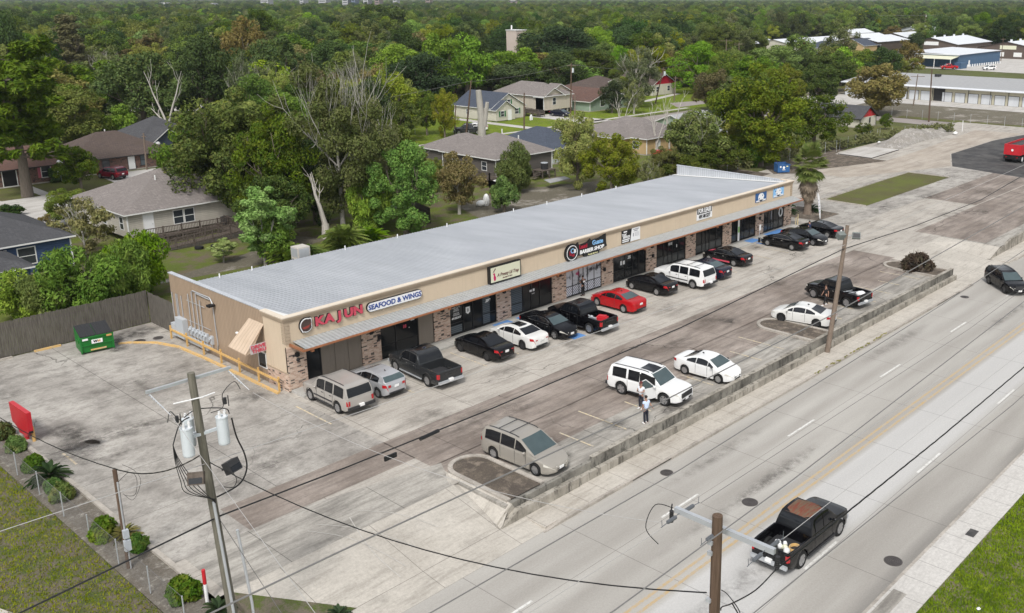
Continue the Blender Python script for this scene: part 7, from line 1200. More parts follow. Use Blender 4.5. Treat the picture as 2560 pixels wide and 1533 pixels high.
wire('overhead_wire', 'thin far wire strung across the upper right above the car park', [(300, 420, 11), (494, 324, 13.5), (560, 205, 13), (600, 60, 12)], .05, sag=.5, m='wire_grey', group='far overhead wires'); wire('overhead_wire', 'thin far wire running between poles over the houses', [(40, 88, 5.6), (83.9, 80.2, 9.5), (113.4, 83, 10.9), (148, 87, 8.0), (226, 117, 10)], .025, sag=.5, m='wire_grey', group='far overhead wires')
# ---------------- vegetation ----------------
def quadmesh(name, C4, m):
    n = len(C4); me = bpy.data.meshes.new(name); me.vertices.add(n*4); me.vertices.foreach_set('co', np.ascontiguousarray(C4, dtype=np.float32).ravel())
    me.loops.add(n*4); me.loops.foreach_set('vertex_index', np.arange(n*4, dtype=np.int32)); me.polygons.add(n); me.polygons.foreach_set('loop_start', np.arange(0, n*4, 4, dtype=np.int32)); me.polygons.foreach_set('loop_total', np.full(n, 4, dtype=np.int32)); me.materials.append(m); me.update(); me.validate(); return me
def leaves(cent, rad, per, size, rs, flat=.75, shell=.55, elong=1.9, droop=0):
    """diamond leaves scattered through clumps: cent (k,3), rad (k,)"""
    k = len(cent); idx = np.repeat(np.arange(k), per); n = len(idx)
    d = rs.normal(size=(n, 3)); d /= np.linalg.norm(d, axis=1)[:, None]; r = (shell+(1-shell)*rs.rand(n)**.6)*rad[idx]; P = cent[idx]+d*r[:, None]*np.array([1, 1, flat])
    nn = d*.7+rs.normal(size=(n, 3))*.55+np.array([0, 0, .45]); nn /= np.linalg.norm(nn, axis=1)[:, None]
    a = np.cross(nn, rs.normal(size=(n, 3))); a /= np.linalg.norm(a, axis=1)[:, None]+1e-9; a[:, 2] -= droop; b = np.cross(nn, a); b /= np.linalg.norm(b, axis=1)[:, None]+1e-9
    s = (size*(.45+1.1*rs.rand(n)**1.6)*1.05)[:, None]; a = a*s*elong*.5; b = b*s*.5
    return np.stack([P-a, P-b*1.0+a*.15, P+a, P+b+a*.15], axis=1)
def branches(mb, p, d, L_, r, rn, depth, spread=.6, out=None, up=.12):
    q = Vector(p); pts = [q.copy()]; d = Vector(d).normalized()
    for i in range(3):
        d = (d+Vector((rn.uniform(-1, 1), rn.uniform(-1, 1), rn.uniform(-.6, 1)*.8))*.16+Vector((0, 0, up))).normalized(); q = q+d*L_/3; pts.append(q.copy())
    mb.tube(pts, [r, r*.85, r*.7, r*.5], 6 if r > .06 else 4, False)
    if out is not None and depth <= 1: out.append(tuple(q)); out.append(tuple(pts[2]))
    if depth > 0:
        for i in range(rn.choice((2, 3))):
            a = d.orthogonal().normalized(); a.rotate(Matrix.Rotation(rn.uniform(0, 6.28), 3, d)); branches(mb, pts[rn.choice((2, 3, 3))], d+a*spread*rn.uniform(.7, 1.4), L_*rn.uniform(.62, .82), r*.55, rn, depth-1, spread, out, up)
PROTO = {}
def crown_shape(kind, rs):
    """clump centres in a crown of height 10 (z 0..10 incl. trunk) and width 10"""
    C_ = []; 
    spec = dict(oak=(74, 5.6, 4.0, 4.3, .7, 1.5), oakbig=(120, 5.4, 4.3, 4.5, .6, 1.25), dark=(70, 5.2, 4.8, 4.3, .9, 1.6), tallow=(70, 5.2, 4.7, 4.3, .6, 1.4), bush=(26, 4.6, 4.3, 4.4, 1.6, 2.3), sparse=(46, 5.6, 4.2, 4.4, .7, 1.25), cyp=(60, 5, 4.8, 4.2, .9, 1.3))[kind]
    n, zc, zh, xr_, r0, r1 = spec; k = 0
    while len(C_) < n:
        v = rs.normal(size=3); v /= np.linalg.norm(v); rr_ = rs.rand()**.35; p = np.array([v[0]*xr_*rr_, v[1]*xr_*rr_, zc+v[2]*zh*rr_])
        if v[2] < -.45 and kind != 'bush' and rs.rand() < .25: continue
        if kind == 'cyp': f = 1.05-(p[2]/10.2); p[0] *= max(.12, f); p[1] *= max(.12, f)
        C_.append(p)
    return np.array(C_), r0+(r1-r0)*rs.rand(n)
def proto(key, shape, leaf, per, size, seed, H=10, Wd=10, branch='bark', depth=3, bare=0, trunk_r=.32, elong=1.9, shell=.55, droop=0):
    rs = np.random.RandomState(seed); rn = random.Random(seed); cen, rad = crown_shape(shape, rs)
    sc = np.array([Wd/10, Wd/10, H/10]); cen = cen*sc; rad = rad*Wd/10
    an_ = np.arctan2(cen[:, 1], cen[:, 0]); lob = 1+.22*np.sin(3*an_+seed)+.14*np.sin(2*an_+seed*2.3); cen[:, 2] += .06*H*np.sin(2*an_+seed*1.7); cen[:, :2] *= lob[:, None]
    crown = quadmesh('crown', leaves(cen, rad, per, size, rs, shell=shell, elong=elong, droop=droop), L[leaf])
    tb = MB(); zt = H*.30; tb.tube([(0, 0, -.3), (.05, 0, zt*.5), (0, .05, zt), (.1, 0, H*.62)], [trunk_r*1.3, trunk_r, trunk_r*.85, trunk_r*.3], 9, False)
    for i in range(6): a = i*1.05+rn.random(); branches(tb, (0, 0, zt*(.8+.25*(i % 3))), (math.cos(a), math.sin(a), .75), H*.24*Wd/10+.5, trunk_r*.36, rn, 1 if not bare else depth-1, .6)
    if bare:
        for i in range(bare): a = rn.random()*6.28; r_ = Wd*.24*rn.random(); branches(tb, (r_*math.cos(a), r_*math.sin(a), H*.55), (math.cos(a)*.45, math.sin(a)*.45, 1), H*.2, .036, rn, 2, .5)
    PROTO[key] = (crown, tb.mesh('trunk', M[branch], 60), float(np.percentile(cen[:, 2]+rad*.7, 96)), 2*float(np.percentile(np.hypot(cen[:, 0], cen[:, 1])+rad*.8, 88)))
proto('oak', 'oak', 'oak', 290, .165, 1); proto('oak2', 'oak', 'oak', 290, .165, 12); proto('oakbig', 'oakbig', 'oak', 400, .135, 2); proto('dark', 'dark', 'dark', 290, .17, 3); proto('dark2', 'dark', 'dark', 290, .17, 33)
proto('tallow', 'tallow', 'tallow', 440, .14, 4); proto('tallowb', 'tallow', 'bright', 440, .14, 5); proto('bright', 'bush', 'bright', 260, .19, 6, 6, 6); proto('brightn', 'bush', 'bright', 600, .135, 7, 6, 6.5, droop=.4, elong=2.4); proto('brown', 'oak', 'brown', 210, .18, 8, branch='greybark'); proto('brown2', 'oak', 'brown', 210, .18, 18, branch='greybark')
proto('greyb', 'sparse', 'grey', 210, .16, 9, branch='greybark', bare=6, shell=.3); proto('sparse', 'sparse', 'grey', 900, .14, 10, 15, 14, 'greybark', 3, 22, .26, shell=.3); proto('sparse2', 'sparse', 'grey', 330, .17, 11, 12, 12, 'dead', 3, 8, .4, shell=.3); proto('tan', 'tallow', 'brown', 230, .18, 13); proto('straw', 'tallow', 'yellow', 230, .18, 14)
proto('olivebig', 'oak', 'tallow', 300, .18, 15, branch='greybark', bare=3); proto('cypress', 'cyp', 'brown', 210, .19, 16, 18, 8); proto('redbrown', 'oak', 'brown', 380, .17, 17, bare=2); proto('pale', 'sparse', 'pale', 230, .13, 19, 7.5, 5.5, 'greybark', shell=.2, trunk_r=.14); proto('twig', 'sparse', 'brown', 150, .13, 20, 5.5, 6, 'greybark', 3, 9, .10, shell=.1); proto('bush', 'bush', 'dark', 220, .14, 22, 3, 3.2); proto('pineb', 'oak', 'pine', 240, .20, 23); proto('purple', 'bush', 'purple', 90, .30, 24)
# the pine: tiers of round needle tufts on a forked trunk
rs = np.random.RandomState(5); rn = random.Random(5); tb = MB(); tb.tube([(0, 0, -.3), (.05, 0, 3), (-.1, .1, 5.2)], [.62, .48, .42], 12, False); tips = []
for dx, dy, zz in ((.8, -.6, 14.5), (-.9, .6, 16.5), (-.2, -.3, 13)):
    P_ = [Vector((-.1, .1, 5.0))]; 
    for i in range(1, 6): P_.append(Vector((dx*i*.45+rn.uniform(-.2, .2), dy*i*.45+rn.uniform(-.2, .2), 5+(zz-5)*i/5)))
    tb.tube(P_, [.32, .27, .22, .17, .12, .06], 8, False)
    for p_ in P_[1:]:
        for j in range(4): a = rn.random()*6.28; o_ = []; branches(tb, p_, (math.cos(a), math.sin(a), .15), rn.uniform(1.6, 2.9), .09, rn, 1, .5, o_, .1); tips += o_
for j in range(7): a = rn.random()*6.28; o_ = []; branches(tb, (0, 0, 4.6+j*.2), (math.cos(a), math.sin(a), .1), 2.6, .11, rn, 1, .5, o_, 0); tips += o_[::2]
tips = np.array(tips); PROTO['pine'] = (quadmesh('crown', leaves(tips, .62+.35*rs.rand(len(tips)), 150, .20, rs, .7, .2, 3.4), L['pine']), tb.mesh('trunk', M['bark'], 60), 17.7, 10.7)
# bare trees
def bare_proto(key, H, Wd, forks, r, seed, mt, depth=3):
    rn = random.Random(seed); tb = MB(); zf = H*.22; tb.tube([(0, 0, -.3), (.08, 0, zf)], [r*1.15, r*.9], 9, False)
    for a, t_, ln in forks:
        P_ = [Vector((.08, 0, zf-.2))]; dr_ = Vector((math.cos(a)*t_, math.sin(a)*t_, 1)).normalized()
        for i in range(5): P_.append(P_[-1]+dr_*ln/5+Vector((rn.uniform(-.12, .12), rn.uniform(-.12, .12), 0)))
        tb.tube(P_, [r*.75, r*.62, r*.5, r*.38, r*.26, r*.12], 7, False)
        for p_ in P_[2:5]: branches(tb, p_, dr_+Vector((rn.uniform(-.9, .9), rn.uniform(-.9, .9), .2)), ln*.24, r*.22, rn, 1, .6)
    PROTO[key] = (None, tb.mesh('trunk', M[mt], 60), H, Wd)
ia = math.atan2(-.754, .657)
bare_proto('vdead', 11.5, 8.5, ((ia, .42, 9.6), (ia+math.pi, .33, 9.2), (ia+math.pi, .9, 4.0)), .30, 3, 'dead'); bare_proto('snag', 6.9, 2.5, ((ia+math.pi, .22, 5.6),), .42, 4, 'dead'); bare_proto('bare', 7.6, 3.8, ((ia, .35, 6.2), (ia+math.pi, .22, 6.0), (ia+2, .2, 5)), .15, 5, 'dead')
tb = MB(); tb.tube([(0, 0, -.3), (0, 0, 4), (-.25, .2, 8.4)], [.75, .62, .5], 12); tb.tube([(.3, -.25, 2.0), (.75, -.7, 5.6), (.8, -.8, 6.3)], [.5, .36, .32], 10); PROTO['stump'] = (None, tb.mesh('trunk', M['greybark'], 60), 8.6, 1.6)
def frondmesh(n, L0, z0, rs, arch=.55, wid=.35, lo=-.3, hi=1.2, per=15):
    Q = []
    for i in range(n):
        a = rs.rand()*6.28; el = lo+(hi-lo)*rs.rand(); ln = L0*(.8+.3*rs.rand()); d = np.array([math.cos(a)*math.cos(el), math.sin(a)*math.cos(el), math.sin(el)]); sd_ = np.array([-math.sin(a), math.cos(a), 0])
        for j in range(per):
            f = (j+1)/per; p = d*ln*f+np.array([0, 0, -arch*ln*f*f])+np.array([0, 0, z0]); w = wid*ln*math.sin(math.pi*min(.97, f*.85+.12))
            for s in (1, -1): t_ = p+sd_*s*w+d*ln*.10-np.array([0, 0, .12*ln*f]); wv = d*ln*.028; Q.append([p-wv, p+wv, t_+wv*.3, t_-wv*.3])
    return np.array(Q)
rs = np.random.RandomState(8); PROTO['fern'] = (quadmesh('crown', np.concatenate([frondmesh(46, 2.2, .3+.5*k, rs, .45, .16, .3, 1.4) for k in range(3)]), L['bright']), MB().tube([(0, 0, -.2), (0, 0, 1.2)], .12, 6).mesh('trunk', M['bark']), 3, 4.1)
def plant(key, x, y, h, w, lb, cat, nm, group=None, rz=None, z=-.05):
    cr_, tr_, H, Wd = PROTO[key]; t = thing(nm, lb, cat, (x, y, z), rnd_.random()*6.28 if rz is None else rz, group); t.scale = (w/Wd, w/Wd, h/H)
    if cr_: link('crown', cr_, t)
    if tr_: link('trunk', tr_, t)
    return t
rnd_ = random.Random(77)
TREES = [
(11.4, 79.8, 17.7, 13.0, 'pine', 'tall pine with grey forked trunk at the left edge'),
(55.1, 220.2, 20.0, 12.1, 'dark', 'dark round-topped oak at the far left behind the pine'),
(68.3, 217.7, 18.6, 8.3, 'cypress', 'brown conical cypress rising behind the left pine'),
(64.4, 217.4, 13.2, 5.1, 'dark', 'narrow dark evergreen just left of the brown cypress'),
(58.3, 169.7, 12.4, 9.7, 'greyb', 'tan thinning tree with pale limbs above the brick houses'),
(46.8, 155.9, 10.8, 7.7, 'oak', 'olive tree between the left pine and the tan thinning tree'),
(93.5, 238.6, 12.0, 9.4, 'pineb', 'bright green pine-like tree beyond the tan thinning tree'),
(99.7, 277.4, 12.7, 8.0, 'pineb', 'bright green crown left of another bright green crown in the far wood'),
(44.9, 114.0, 12.3, 8.3, 'vdead', 'bare bleached V-shaped dead tree behind the houses'),
(57.1, 123.7, 17.0, 12.5, 'dark', 'very large dark evergreen behind the bare V-shaped tree'),
(50.4, 134.9, 12.6, 6.5, 'oak', 'dark tree standing directly behind the bare V-shaped tree'),
(37.0, 123.1, 5.5, 5.5, 'bright', 'low bright green tree behind the brown-roofed brick house, leftmost'),
(41.2, 123.4, 5.8, 5.7, 'bright', 'bright green tree behind the ridge of the brown-roofed brick house'),
(33.8, 126.7, 4.3, 4.8, 'bright', 'bright green shrubby tree behind the pine trunk'),
(93.2, 176.6, 18.6, 12.1, 'brown', 'tall brown-tinged tree in the far wood left of centre'),
(138.2, 246.2, 20.0, 14.6, 'oak', 'dark green broad crown near the skyline left of centre'),
(59.6, 114.2, 13.0, 6.3, 'greyb', 'thin tan tree with pale upright limbs right of the dark evergreen'),
(105.6, 170.2, 11.2, 13.4, 'straw', 'straw-coloured flat crown in the middle of the wood'),
(92.2, 130.8, 12.5, 16.8, 'oak', 'broad green crown above the grey branching tree'),
(21.0, 46.1, 12.9, 11.8, 'oakbig', 'huge dark olive oak right of the beige house roof'),
(27.1, 34.8, 16.4, 11.3, 'sparse', 'large grey thinning tree with dead bleached limbs left of centre'),
(23.9, 33.2, 6.9, 2.5, 'snag', 'broken pale dead trunk standing behind the strip mall roof'),
(14.1, 27.7, 7.5, 5.5, 'pale', 'pale green airy tree behind the end of the strip mall'),
(15.4, 26.1, 3.0, 4.1, 'fern', 'low feathery green shrub beside the beige rooftop unit'),
(22.1, 27.2, 3.3, 5.1, 'fern', 'feathery green shrub at the foot of the broken trunk'),
(2.6, 27.8, 5.6, 5.5, 'brightn', 'bright green bushy tree above the board fence, nearer the strip mall'),
(-2.4, 25.1, 5.8, 6.2, 'brightn', 'bright green bushy tree drooping over the board fence by the dumpster'),
(-5.5, 28.2, 4.1, 4.7, 'brightn', 'bright green bush at the left edge above the board fence'),
(4.7, 44.3, 5.5, 6.0, 'twig', 'brown twiggy shrub beside the blue house'),
(9.1, 59.7, 3.7, 5.3, 'tallow', 'spiky yellow-green tree in front of the grey hip roof'),
(6.1, 69.2, 1.3, 2.6, 'bush', 'round dark green bush above the blue house roof'),
(17.2, 78.3, 5.8, 4.9, 'oak', 'dark bushy tree on the dry lawn left of the maroon SUV'),
(17.5, 87.5, 2.0, 2.5, 'bush', 'clipped round bush beside the pink-shuttered window'),
(30.4, 28.3, 9.4, 7.6, 'tallowb', 'bright green tree left of the dark grey house'),
(40.3, 31.5, 6.9, 4.8, 'brown', 'olive-brown slender tree in front of the dark grey house'),
(53.3, 36.0, 6.6, 5.1, 'brightn', 'dense bright green tree at the corner of the dark grey house'),
(44.4, 28.4, 4.2, 3.7, 'bright', 'small yellow-green tree by the white tarpaulins'),
(60.5, 31.8, 9.1, 7.3, 'tallow', 'tall yellow-green tree behind the roof, right of the dark grey house'),
(59.5, 25.0, 7.3, 7.5, 'tallow', 'rounded yellow-green tree in front of the yellow house'),
(62.5, 21.7, 4.5, 3.5, 'greyb', 'thin grey tree at the edge of the strip mall roof'),
(105.4, 127.8, 13.1, 17.4, 'tallowb', 'large bright green crown in the middle of the wood'),
(139.7, 147.6, 15.3, 12.9, 'dark', 'tall very dark crown left of the cream building with lettering'),
(217.7, 290.8, 19.6, 25.4, 'oak', 'dark broad crown near the skyline above the centre'),
(161.9, 140.3, 8.5, 17.9, 'brown', 'yellow-brown crown behind the tan house'),
(191.7, 159.5, 15.0, 25.2, 'dark', 'wide dark green crown right of the cream building with lettering'),
(78.5, 80.7, 8.0, 4.6, 'tallow', 'slender leaning tree beside the white house'),
(78.6, 85.9, 7.6, 4.3, 'oak', 'small dark tree left of the slender leaning tree'),
(138.2, 86.4, 12.4, 12.2, 'sparse2', 'grey-leaved tree with thick trunk and dead tops right of the tan house'),
(126.5, 83.4, 6.5, 5.3, 'dark', 'small dark evergreen beside the rusty-brown roof'),
(82.8, 75.8, 8.6, 1.6, 'stump', 'tall pollarded grey trunk without crown in front of the white house'),
(98.9, 57.3, 7.4, 3.5, 'bare', 'bare white-barked twin-trunk tree before the yellow house, leftmost'),
(89.0, 41.5, 7.6, 3.8, 'bare', 'bare white-barked tree in the middle of the yellow house front'),
(92.0, 41.2, 8.9, 3.9, 'bare', 'bare white-barked tree right of the yellow house corner'),
(172.4, 93.5, 12.6, 13.9, 'tallowb', 'bright olive crown below the small red-fronted building'),
(314.4, 179.9, 15.6, 16.9, 'greyb', 'large grey leafless-looking crown below the skyline'),
(360.7, 198.9, 11.5, 9.0, 'bright', 'narrow bright green tree right of the grey crown'),
(193.6, 85.8, 11.2, 17.7, 'tallowb', 'broad bright crown above the blue dumpster'),
(226.2, 97.0, 13.1, 13.2, 'oak', 'olive tree to the left of the far car park'),
(143.2, 68.8, 8.4, 10.5, 'tan', 'tan-topped tree right of the lawn road'),
(90.4, 23.0, 12.9, 12.4, 'oakbig', 'largest dark oak mass left of the palm'),
(111.0, 25.8, 8.6, 9.9, 'oak', 'dark oak spreading left of the red-gabled shed'),
(80.3, 27.0, 8.6, 8.5, 'olivebig', 'thinning olive tree left of the large oak mass'),
(89.6, 23.9, 5.5, 5.3, 'brightn', 'bright green bush at the foot of the large oak mass'),
(81.1, 23.7, 5.1, 8.4, 'oak', 'low olive tree along the rear parapet'),
(72.6, 24.3, 3.8, 5.9, 'oak', 'dark shrubby tree touching the white rear parapet'),
(160.6, 38.8, 10.1, 13.1, 'redbrown', 'reddish-brown tree in front of the storage building'),
(322.0, 101.9, 11.2, 9.3, 'dark', 'dark green tree beside the blue warehouse'),
(238.8, 82.5, 8.5, 13.2, 'oak', 'dark tree cluster between the far car park and the storage building'),
(227.0, 85.4, 9.5, 13.5, 'tallow', 'green shrubby tree line left of the storage building'),
(139.9, 27.1, 3.0, 2.4, 'oak', 'small round tree beside the red-gabled shed'),
(127.1, 24.9, 2.5, 3.3, 'oak', 'dark bush in front of the red-gabled shed'),
(481.5, 186.7, 8.4, 11.5, 'redbrown', 'small reddish crown above the white-roofed sheds'),
(329.3, 740.1, 10.0, 7.8, 'purple', 'single dark purple crown in the far wood'),
(19.8, 51.9, 10.2, 6.8, 'oakbig', 'left flank of the huge dark oak, above the beige house ridge'),
(22.3, 39.0, 11.8, 8.1, 'oakbig', 'broad dark oak between the huge oak and the grey thinning tree'),
(31.0, 34.5, 13.0, 8.3, 'sparse2', 'wide grey-branched tree right of the broken pale trunk'),
(26.7, 39.5, 8.8, 6.6, 'dark', 'dark evergreen filling in behind the broken pale trunk'),
(37.5, 39.6, 10.4, 6.1, 'oak', 'dark oak behind the bright green tree left of the dark grey house'),
(27.9, 31.2, 6.6, 4.6, 'brightn', 'bushy green undergrowth tree right of the broken trunk'),
(209.5, 207.9, 9.5, 10.1, 'dark', 'dark crown directly below the cream lettered building'),
(71.2, 25.9, 4.5, 4.8, 'tallow', 'yellow-green tree right of the yellow house, touching the roof edge'),
(87.9, 34.0, 6.1, 6.7, 'oak', 'dark tree between the yellow house and the large oak mass'),
(16.8, 50.9, 4.0, 2.6, 'oak', 'small dark tree at the right end of the beige house'),
(4.7, 53.9, 2.5, 3.7, 'twig', 'thin twiggy shrub over the blue house roof'),
(46.7, 43.7, 4.1, 3.1, 'tallow', 'small light tree at the left corner of the dark grey house'),
(118.3, 46.9, 8.4, 8.9, 'oak', 'dark crown behind the tan-topped tree'),
(140.0, 49.0, 10.4, 9.7, 'tallow', 'yellow-green crown above the largest oak mass'),
(167.4, 56.6, 9.0, 10.1, 'oak', 'dark crown left of the storage building end'),
(12.4, 32.3, 2.3, 2.8, 'pale', 'small pale airy tree left of the beige rooftop unit'),
(17.5, 26.5, 2.1, 4.1, 'fern', 'feathery shrub between the rooftop unit and the broken trunk'),
(25.5, 27.5, 2.1, 4.0, 'fern', 'feathery shrub behind the roof edge right of the broken trunk'),
(14.9, 27.4, 4.7, 4.1, 'bright', 'bright leafy tree just behind the beige rooftop unit'),
(-4.5, 26.3, 4.6, 4.3, 'brightn', 'bright bush in the middle of the board fence line'),
(0.0, 24.9, 5.7, 4.5, 'brightn', 'tall bright bush between two others above the board fence'),
(61.3, 86.1, 10.7, 10.5, 'olivebig', '@'),
(81.6, 122.8, 9.3, 8.8, 'brown', '@'),
(181.7, 96.6, 7.9, 8.7, 'oak', '@'),
(50.6, 85.2, 9.3, 10.6, 'tallowb', '@'),
(29.1, 49.5, 5.9, 6.7, 'oak', '@'),
(178.3, 121.9, 8.6, 8.6, 'oak', '@'),
(67.6, 96.5, 7.6, 8.7, 'tallow', '@'),
(68.3, 105.1, 8.3, 6.9, 'oak', '@'),
(65.8, 126.8, 9.8, 10.0, 'olivebig', '@'),
(88.7, 121.6, 11.5, 9.8, 'greyb', '@'),
(75.8, 124.7, 7.1, 6.5, 'tallow', '@'),
(182.8, 81.3, 8.4, 7.4, 'tallow', '@'),
(72.4, 88.6, 10.8, 10.1, 'tallow', '@'),
(96.7, 122.9, 6.9, 6.2, 'tallow', '@'),
(49.7, 100.1, 4.7, 5.1, 'oak', '@'),
(56.1, 90.7, 5.6, 5.1, 'tallow', '@'),
(190.0, 95.3, 10.3, 9.2, 'tallow', '@'),
(74.3, 131.4, 10.1, 8.4, 'greyb', '@'),
(187.4, 128.8, 6.3, 5.4, 'brown', '@'),
(74.2, 118.0, 7.1, 6.6, 'tallow', '@'),
(59.4, 107.0, 6.6, 7.3, 'dark', '@'),
(143.7, 57.8, 6.8, 6.9, 'olivebig', '@'),
(83.5, 111.5, 4.8, 5.5, 'oak', '@'),
(81.3, 104.0, 10.8, 9.2, 'brown', '@'),
(189.6, 102.5, 11.1, 10.6, 'oak', '@'),
(44.7, 89.7, 8.4, 9.8, 'tallow', '@'),
(50.3, 61.3, 5.4, 5.8, 'oak', '@'),
(49.7, 79.2, 5.5, 5.6, 'tallow', '@'),
(168.8, 84.5, 10.5, 8.9, 'oak', '@'),
(55.0, 101.2, 11.0, 9.9, 'tallowb', '@'),
(44.0, 51.5, 8, 8.0, 'tallow', '@'),
(49.7, 96.1, 5.2, 5.4, 'tallow', '@'),
(135.2, 53.4, 7.6, 6.5, 'greyb', '@'),
(81.2, 129.7, 7.2, 6.2, 'oak', '@'),
(182.8, 126.7, 6.4, 5.7, 'greyb', '@'),
(43.2, 84.1, 6.2, 5.3, 'olivebig', '@'),
(65.1, 134.2, 9.0, 9.4, 'greyb', '@'),
(63.0, 118.4, 6.5, 5.6, 'dark', '@'),
(81.1, 96.9, 8.7, 7.5, 'tallow', '@'),
(76.3, 107.7, 4.7, 5.3, 'tallowb', '@'),
(172.4, 121.6, 5.0, 5.6, 'tallow', '@'),
(67.6, 111.0, 6.5, 7.0, 'tallow', '@'),
(142.1, 92.9, 6.2, 6.7, 'olivebig', '@'),
(170.5, 116.7, 5.1, 5.4, 'oak', '@'),
(69.8, 82.2, 6.8, 6.6, 'oak', '@'),
(75.5, 100.4, 7.0, 6.3, 'tallow', '@'),
(41.2, 45.1, 5.9, 5.0, 'tallow', '@'),
(90.4, 115.4, 6.9, 6.6, 'brown', '@'),
(99.9, 31.1, 8, 9.1, 'olivebig', '@'),
(149.0, 61.5, 8, 9.8, 'tallowb', '@'),
(70.8, 122.5, 9.5, 8.0, 'tallow', '@'),
(61.0, 77.2, 11.3, 10.9, 'dark', '@'),
(163.2, 80.9, 6.3, 5.6, 'oak', '@'),
(33.2, 57.0, 6.4, 7.4, 'tallowb', '@'),
(189.1, 133.9, 9.8, 8.9, 'tallowb', '@'),
(176.8, 85.0, 10.2, 10.9, 'oak', '@'),
(82.4, 117.1, 6.8, 7.0, 'brown', '@'),
(88.3, 110.4, 7.5, 6.9, 'oak', '@'),
(137.3, 59.3, 7.4, 7.0, 'greyb', '@'),
(76.2, 93.8, 6.0, 6.3, 'olivebig', '@'),
(181.9, 90.3, 8.5, 8.3, 'brown', '@'),
(96.8, 118.3, 5.4, 5.8, 'dark', '@'),
(59.2, 94.6, 9.8, 8.1, 'oak', '@'),
(19.1, 34.0, 7.1, 6.4, 'oak', '@'),
(128.3, 78.8, 6.4, 5.4, 'greyb', '@'),
(72.1, 110.3, 5.5, 5.2, 'tallow', '@'),
(43.6, 77.4, 6.3, 7.0, 'tallow', '@'),
(149.2, 53.9, 5.0, 5.8, 'oak', '@'),
(50.1, 52.8, 4.6, 5.2, 'olivebig', '@'),
(79.8, 134.9, 6.4, 6.9, 'oak', '@'),
(53.5, 112.0, 6.2, 5.2, 'olivebig', '@'),
(17.5, 120.1, 6.2, 6.2, 'olivebig', '@'),
(61.2, 100.2, 6.3, 6.3, 'brown', '@'),
(87.4, 103.5, 5.1, 6.0, 'oak', '@'),
(51.5, 105.6, 5.6, 5.4, 'greyb', '@')
]
LM = ((140, 'above the left pine'), (300, 'over the brick houses'), (480, 'by the bare V-shaped tree'), (640, 'behind the large dark evergreen'), (820, 'above the straw-coloured crown'), (1000, 'above the grey thinning tree'), (1140, 'left of the white house'), (1330, 'near the cream lettered building'), (1520, 'behind the tan house'), (1700, 'above the leaning black pole'), (1900, 'left of the far car park'), (2150, 'above the far car park'), (2400, 'above the blue warehouse'), (9999, 'at the upper right corner'))
CNT = {}
def where(base, x, y):       # names the landmark a tree stands at and its rank there
    d_ = Vector((x, y, 0))-CAM; u = PX+FPX*(d_.x*math.sin(head)-d_.y*math.cos(head))/(d_.x*math.cos(head)+d_.y*math.sin(head)); w_ = next(n for a, n in LM if u < a); k_ = (base, w_); CNT[k_] = CNT.get(k_, -1)+1
    return '%s %s, %s' % (base, w_, nth(CNT[k_]))
TREES.sort(key=lambda t_: math.hypot(t_[0]-CAM.x, t_[1]-CAM.y))
ALT = {'oak': ('oak', 'oak2'), 'dark': ('dark', 'dark2'), 'brown': ('brown', 'brown2')}
for i, (x, y, h, w, k, lb) in enumerate(TREES):
    if lb == '@': lb0 = {'oak': 'mid green garden tree between the houses', 'dark': 'very dark garden tree between the houses', 'tallow': 'yellow-green garden tree between the houses', 'tallowb': 'bright green garden tree between the houses', 'brown': 'brownish garden tree between the houses', 'greyb': 'thin grey garden tree with bare limbs between the houses', 'olivebig': 'olive garden tree with pale limbs between the houses'}[k].replace(' between the houses', '').replace(' with bare limbs', '').replace(' with pale limbs', ''); lb = where(lb0, x, y); grp = 'garden trees between the houses'
    else: grp = None
    key = ALT[k][i % 2] if k in ALT else k; fixed = k in ('vdead', 'snag', 'bare', 'stump')
    if k in ('oakbig', 'sparse'): w *= 1.05
    nm = {'pine': 'pine_tree', 'bush': 'bush', 'fern': 'shrub', 'twig': 'shrub', 'vdead': 'dead_tree', 'snag': 'dead_tree', 'bare': 'bare_tree', 'stump': 'dead_tree', 'cypress': 'cypress_tree'}.get(k, 'tree')
    plant(key, x, y, h, w, lb, 'tree' if nm not in ('bush', 'shrub') else 'shrub', nm, grp, rz=0 if fixed else None)
# fill of the residential wood: individual trees, nearest first
def infield(x, y):
    if y < 23: return True
    for a, b, c, d in ((176, 204, 172, 212), (-60, 150, 63.5, 77), (5, 27, 30, 60), (-18, 6, 30, 56), (52, 68, 28, 56), (84, 99, 38, 57), (68, 82, 45, 62), (98, 126, 80, 110), (60, 98, 60, 96), (4, 36, 72, 102), (30, 46, 92, 112), (122, 160, 78, 106), (-60, 158, 22, 118), (200, 330, 95, 150), (300, 420, 130, 235), (156, 262, -60, 72), (158, 172, 96, 114), (120, 170, -60, 36), (256, 420, -60, 132), (330, 440, 90, 215), (295, 312, 120, 145), (168, 186, 162, 184), (36, 86, 148, 208), (400, 650, 155, 215), (124, 146, 166, 184), (102, 130, 42, 58), (240, 300, 112, 140), (-40, 30, 22, 44), (24, 56, 22, 34)):
        if a < x < b and c < y < d: return True
    return False
rr_ = Vector((math.sin(head), -math.cos(head), 0)); ff = Vector((math.cos(head), math.sin(head), 0)); have = [(t[0], t[1], t[3]*.5) for t in TREES]; cand = []
for i in range(60000):
    dpt = 150+(1-rnd_.random()**.62)*400; u = rnd_.uniform(-120, 2680); X_ = (u-PX)/FPX*dpt*1.03; P_ = CAM+ff*dpt+rr_*X_; x, y = P_.x, P_.y
    if infield(x, y): continue
    w = rnd_.uniform(9, 15)
    if any((x-a)**2+(y-b)**2 < ((c+w*.5)*.58)**2 for a, b, c in have): continue
    have.append((x, y, w*.5)); cand.append((dpt, x, y, w))
    if len(cand) > 400: break
cand.sort(); NKEEP = 150
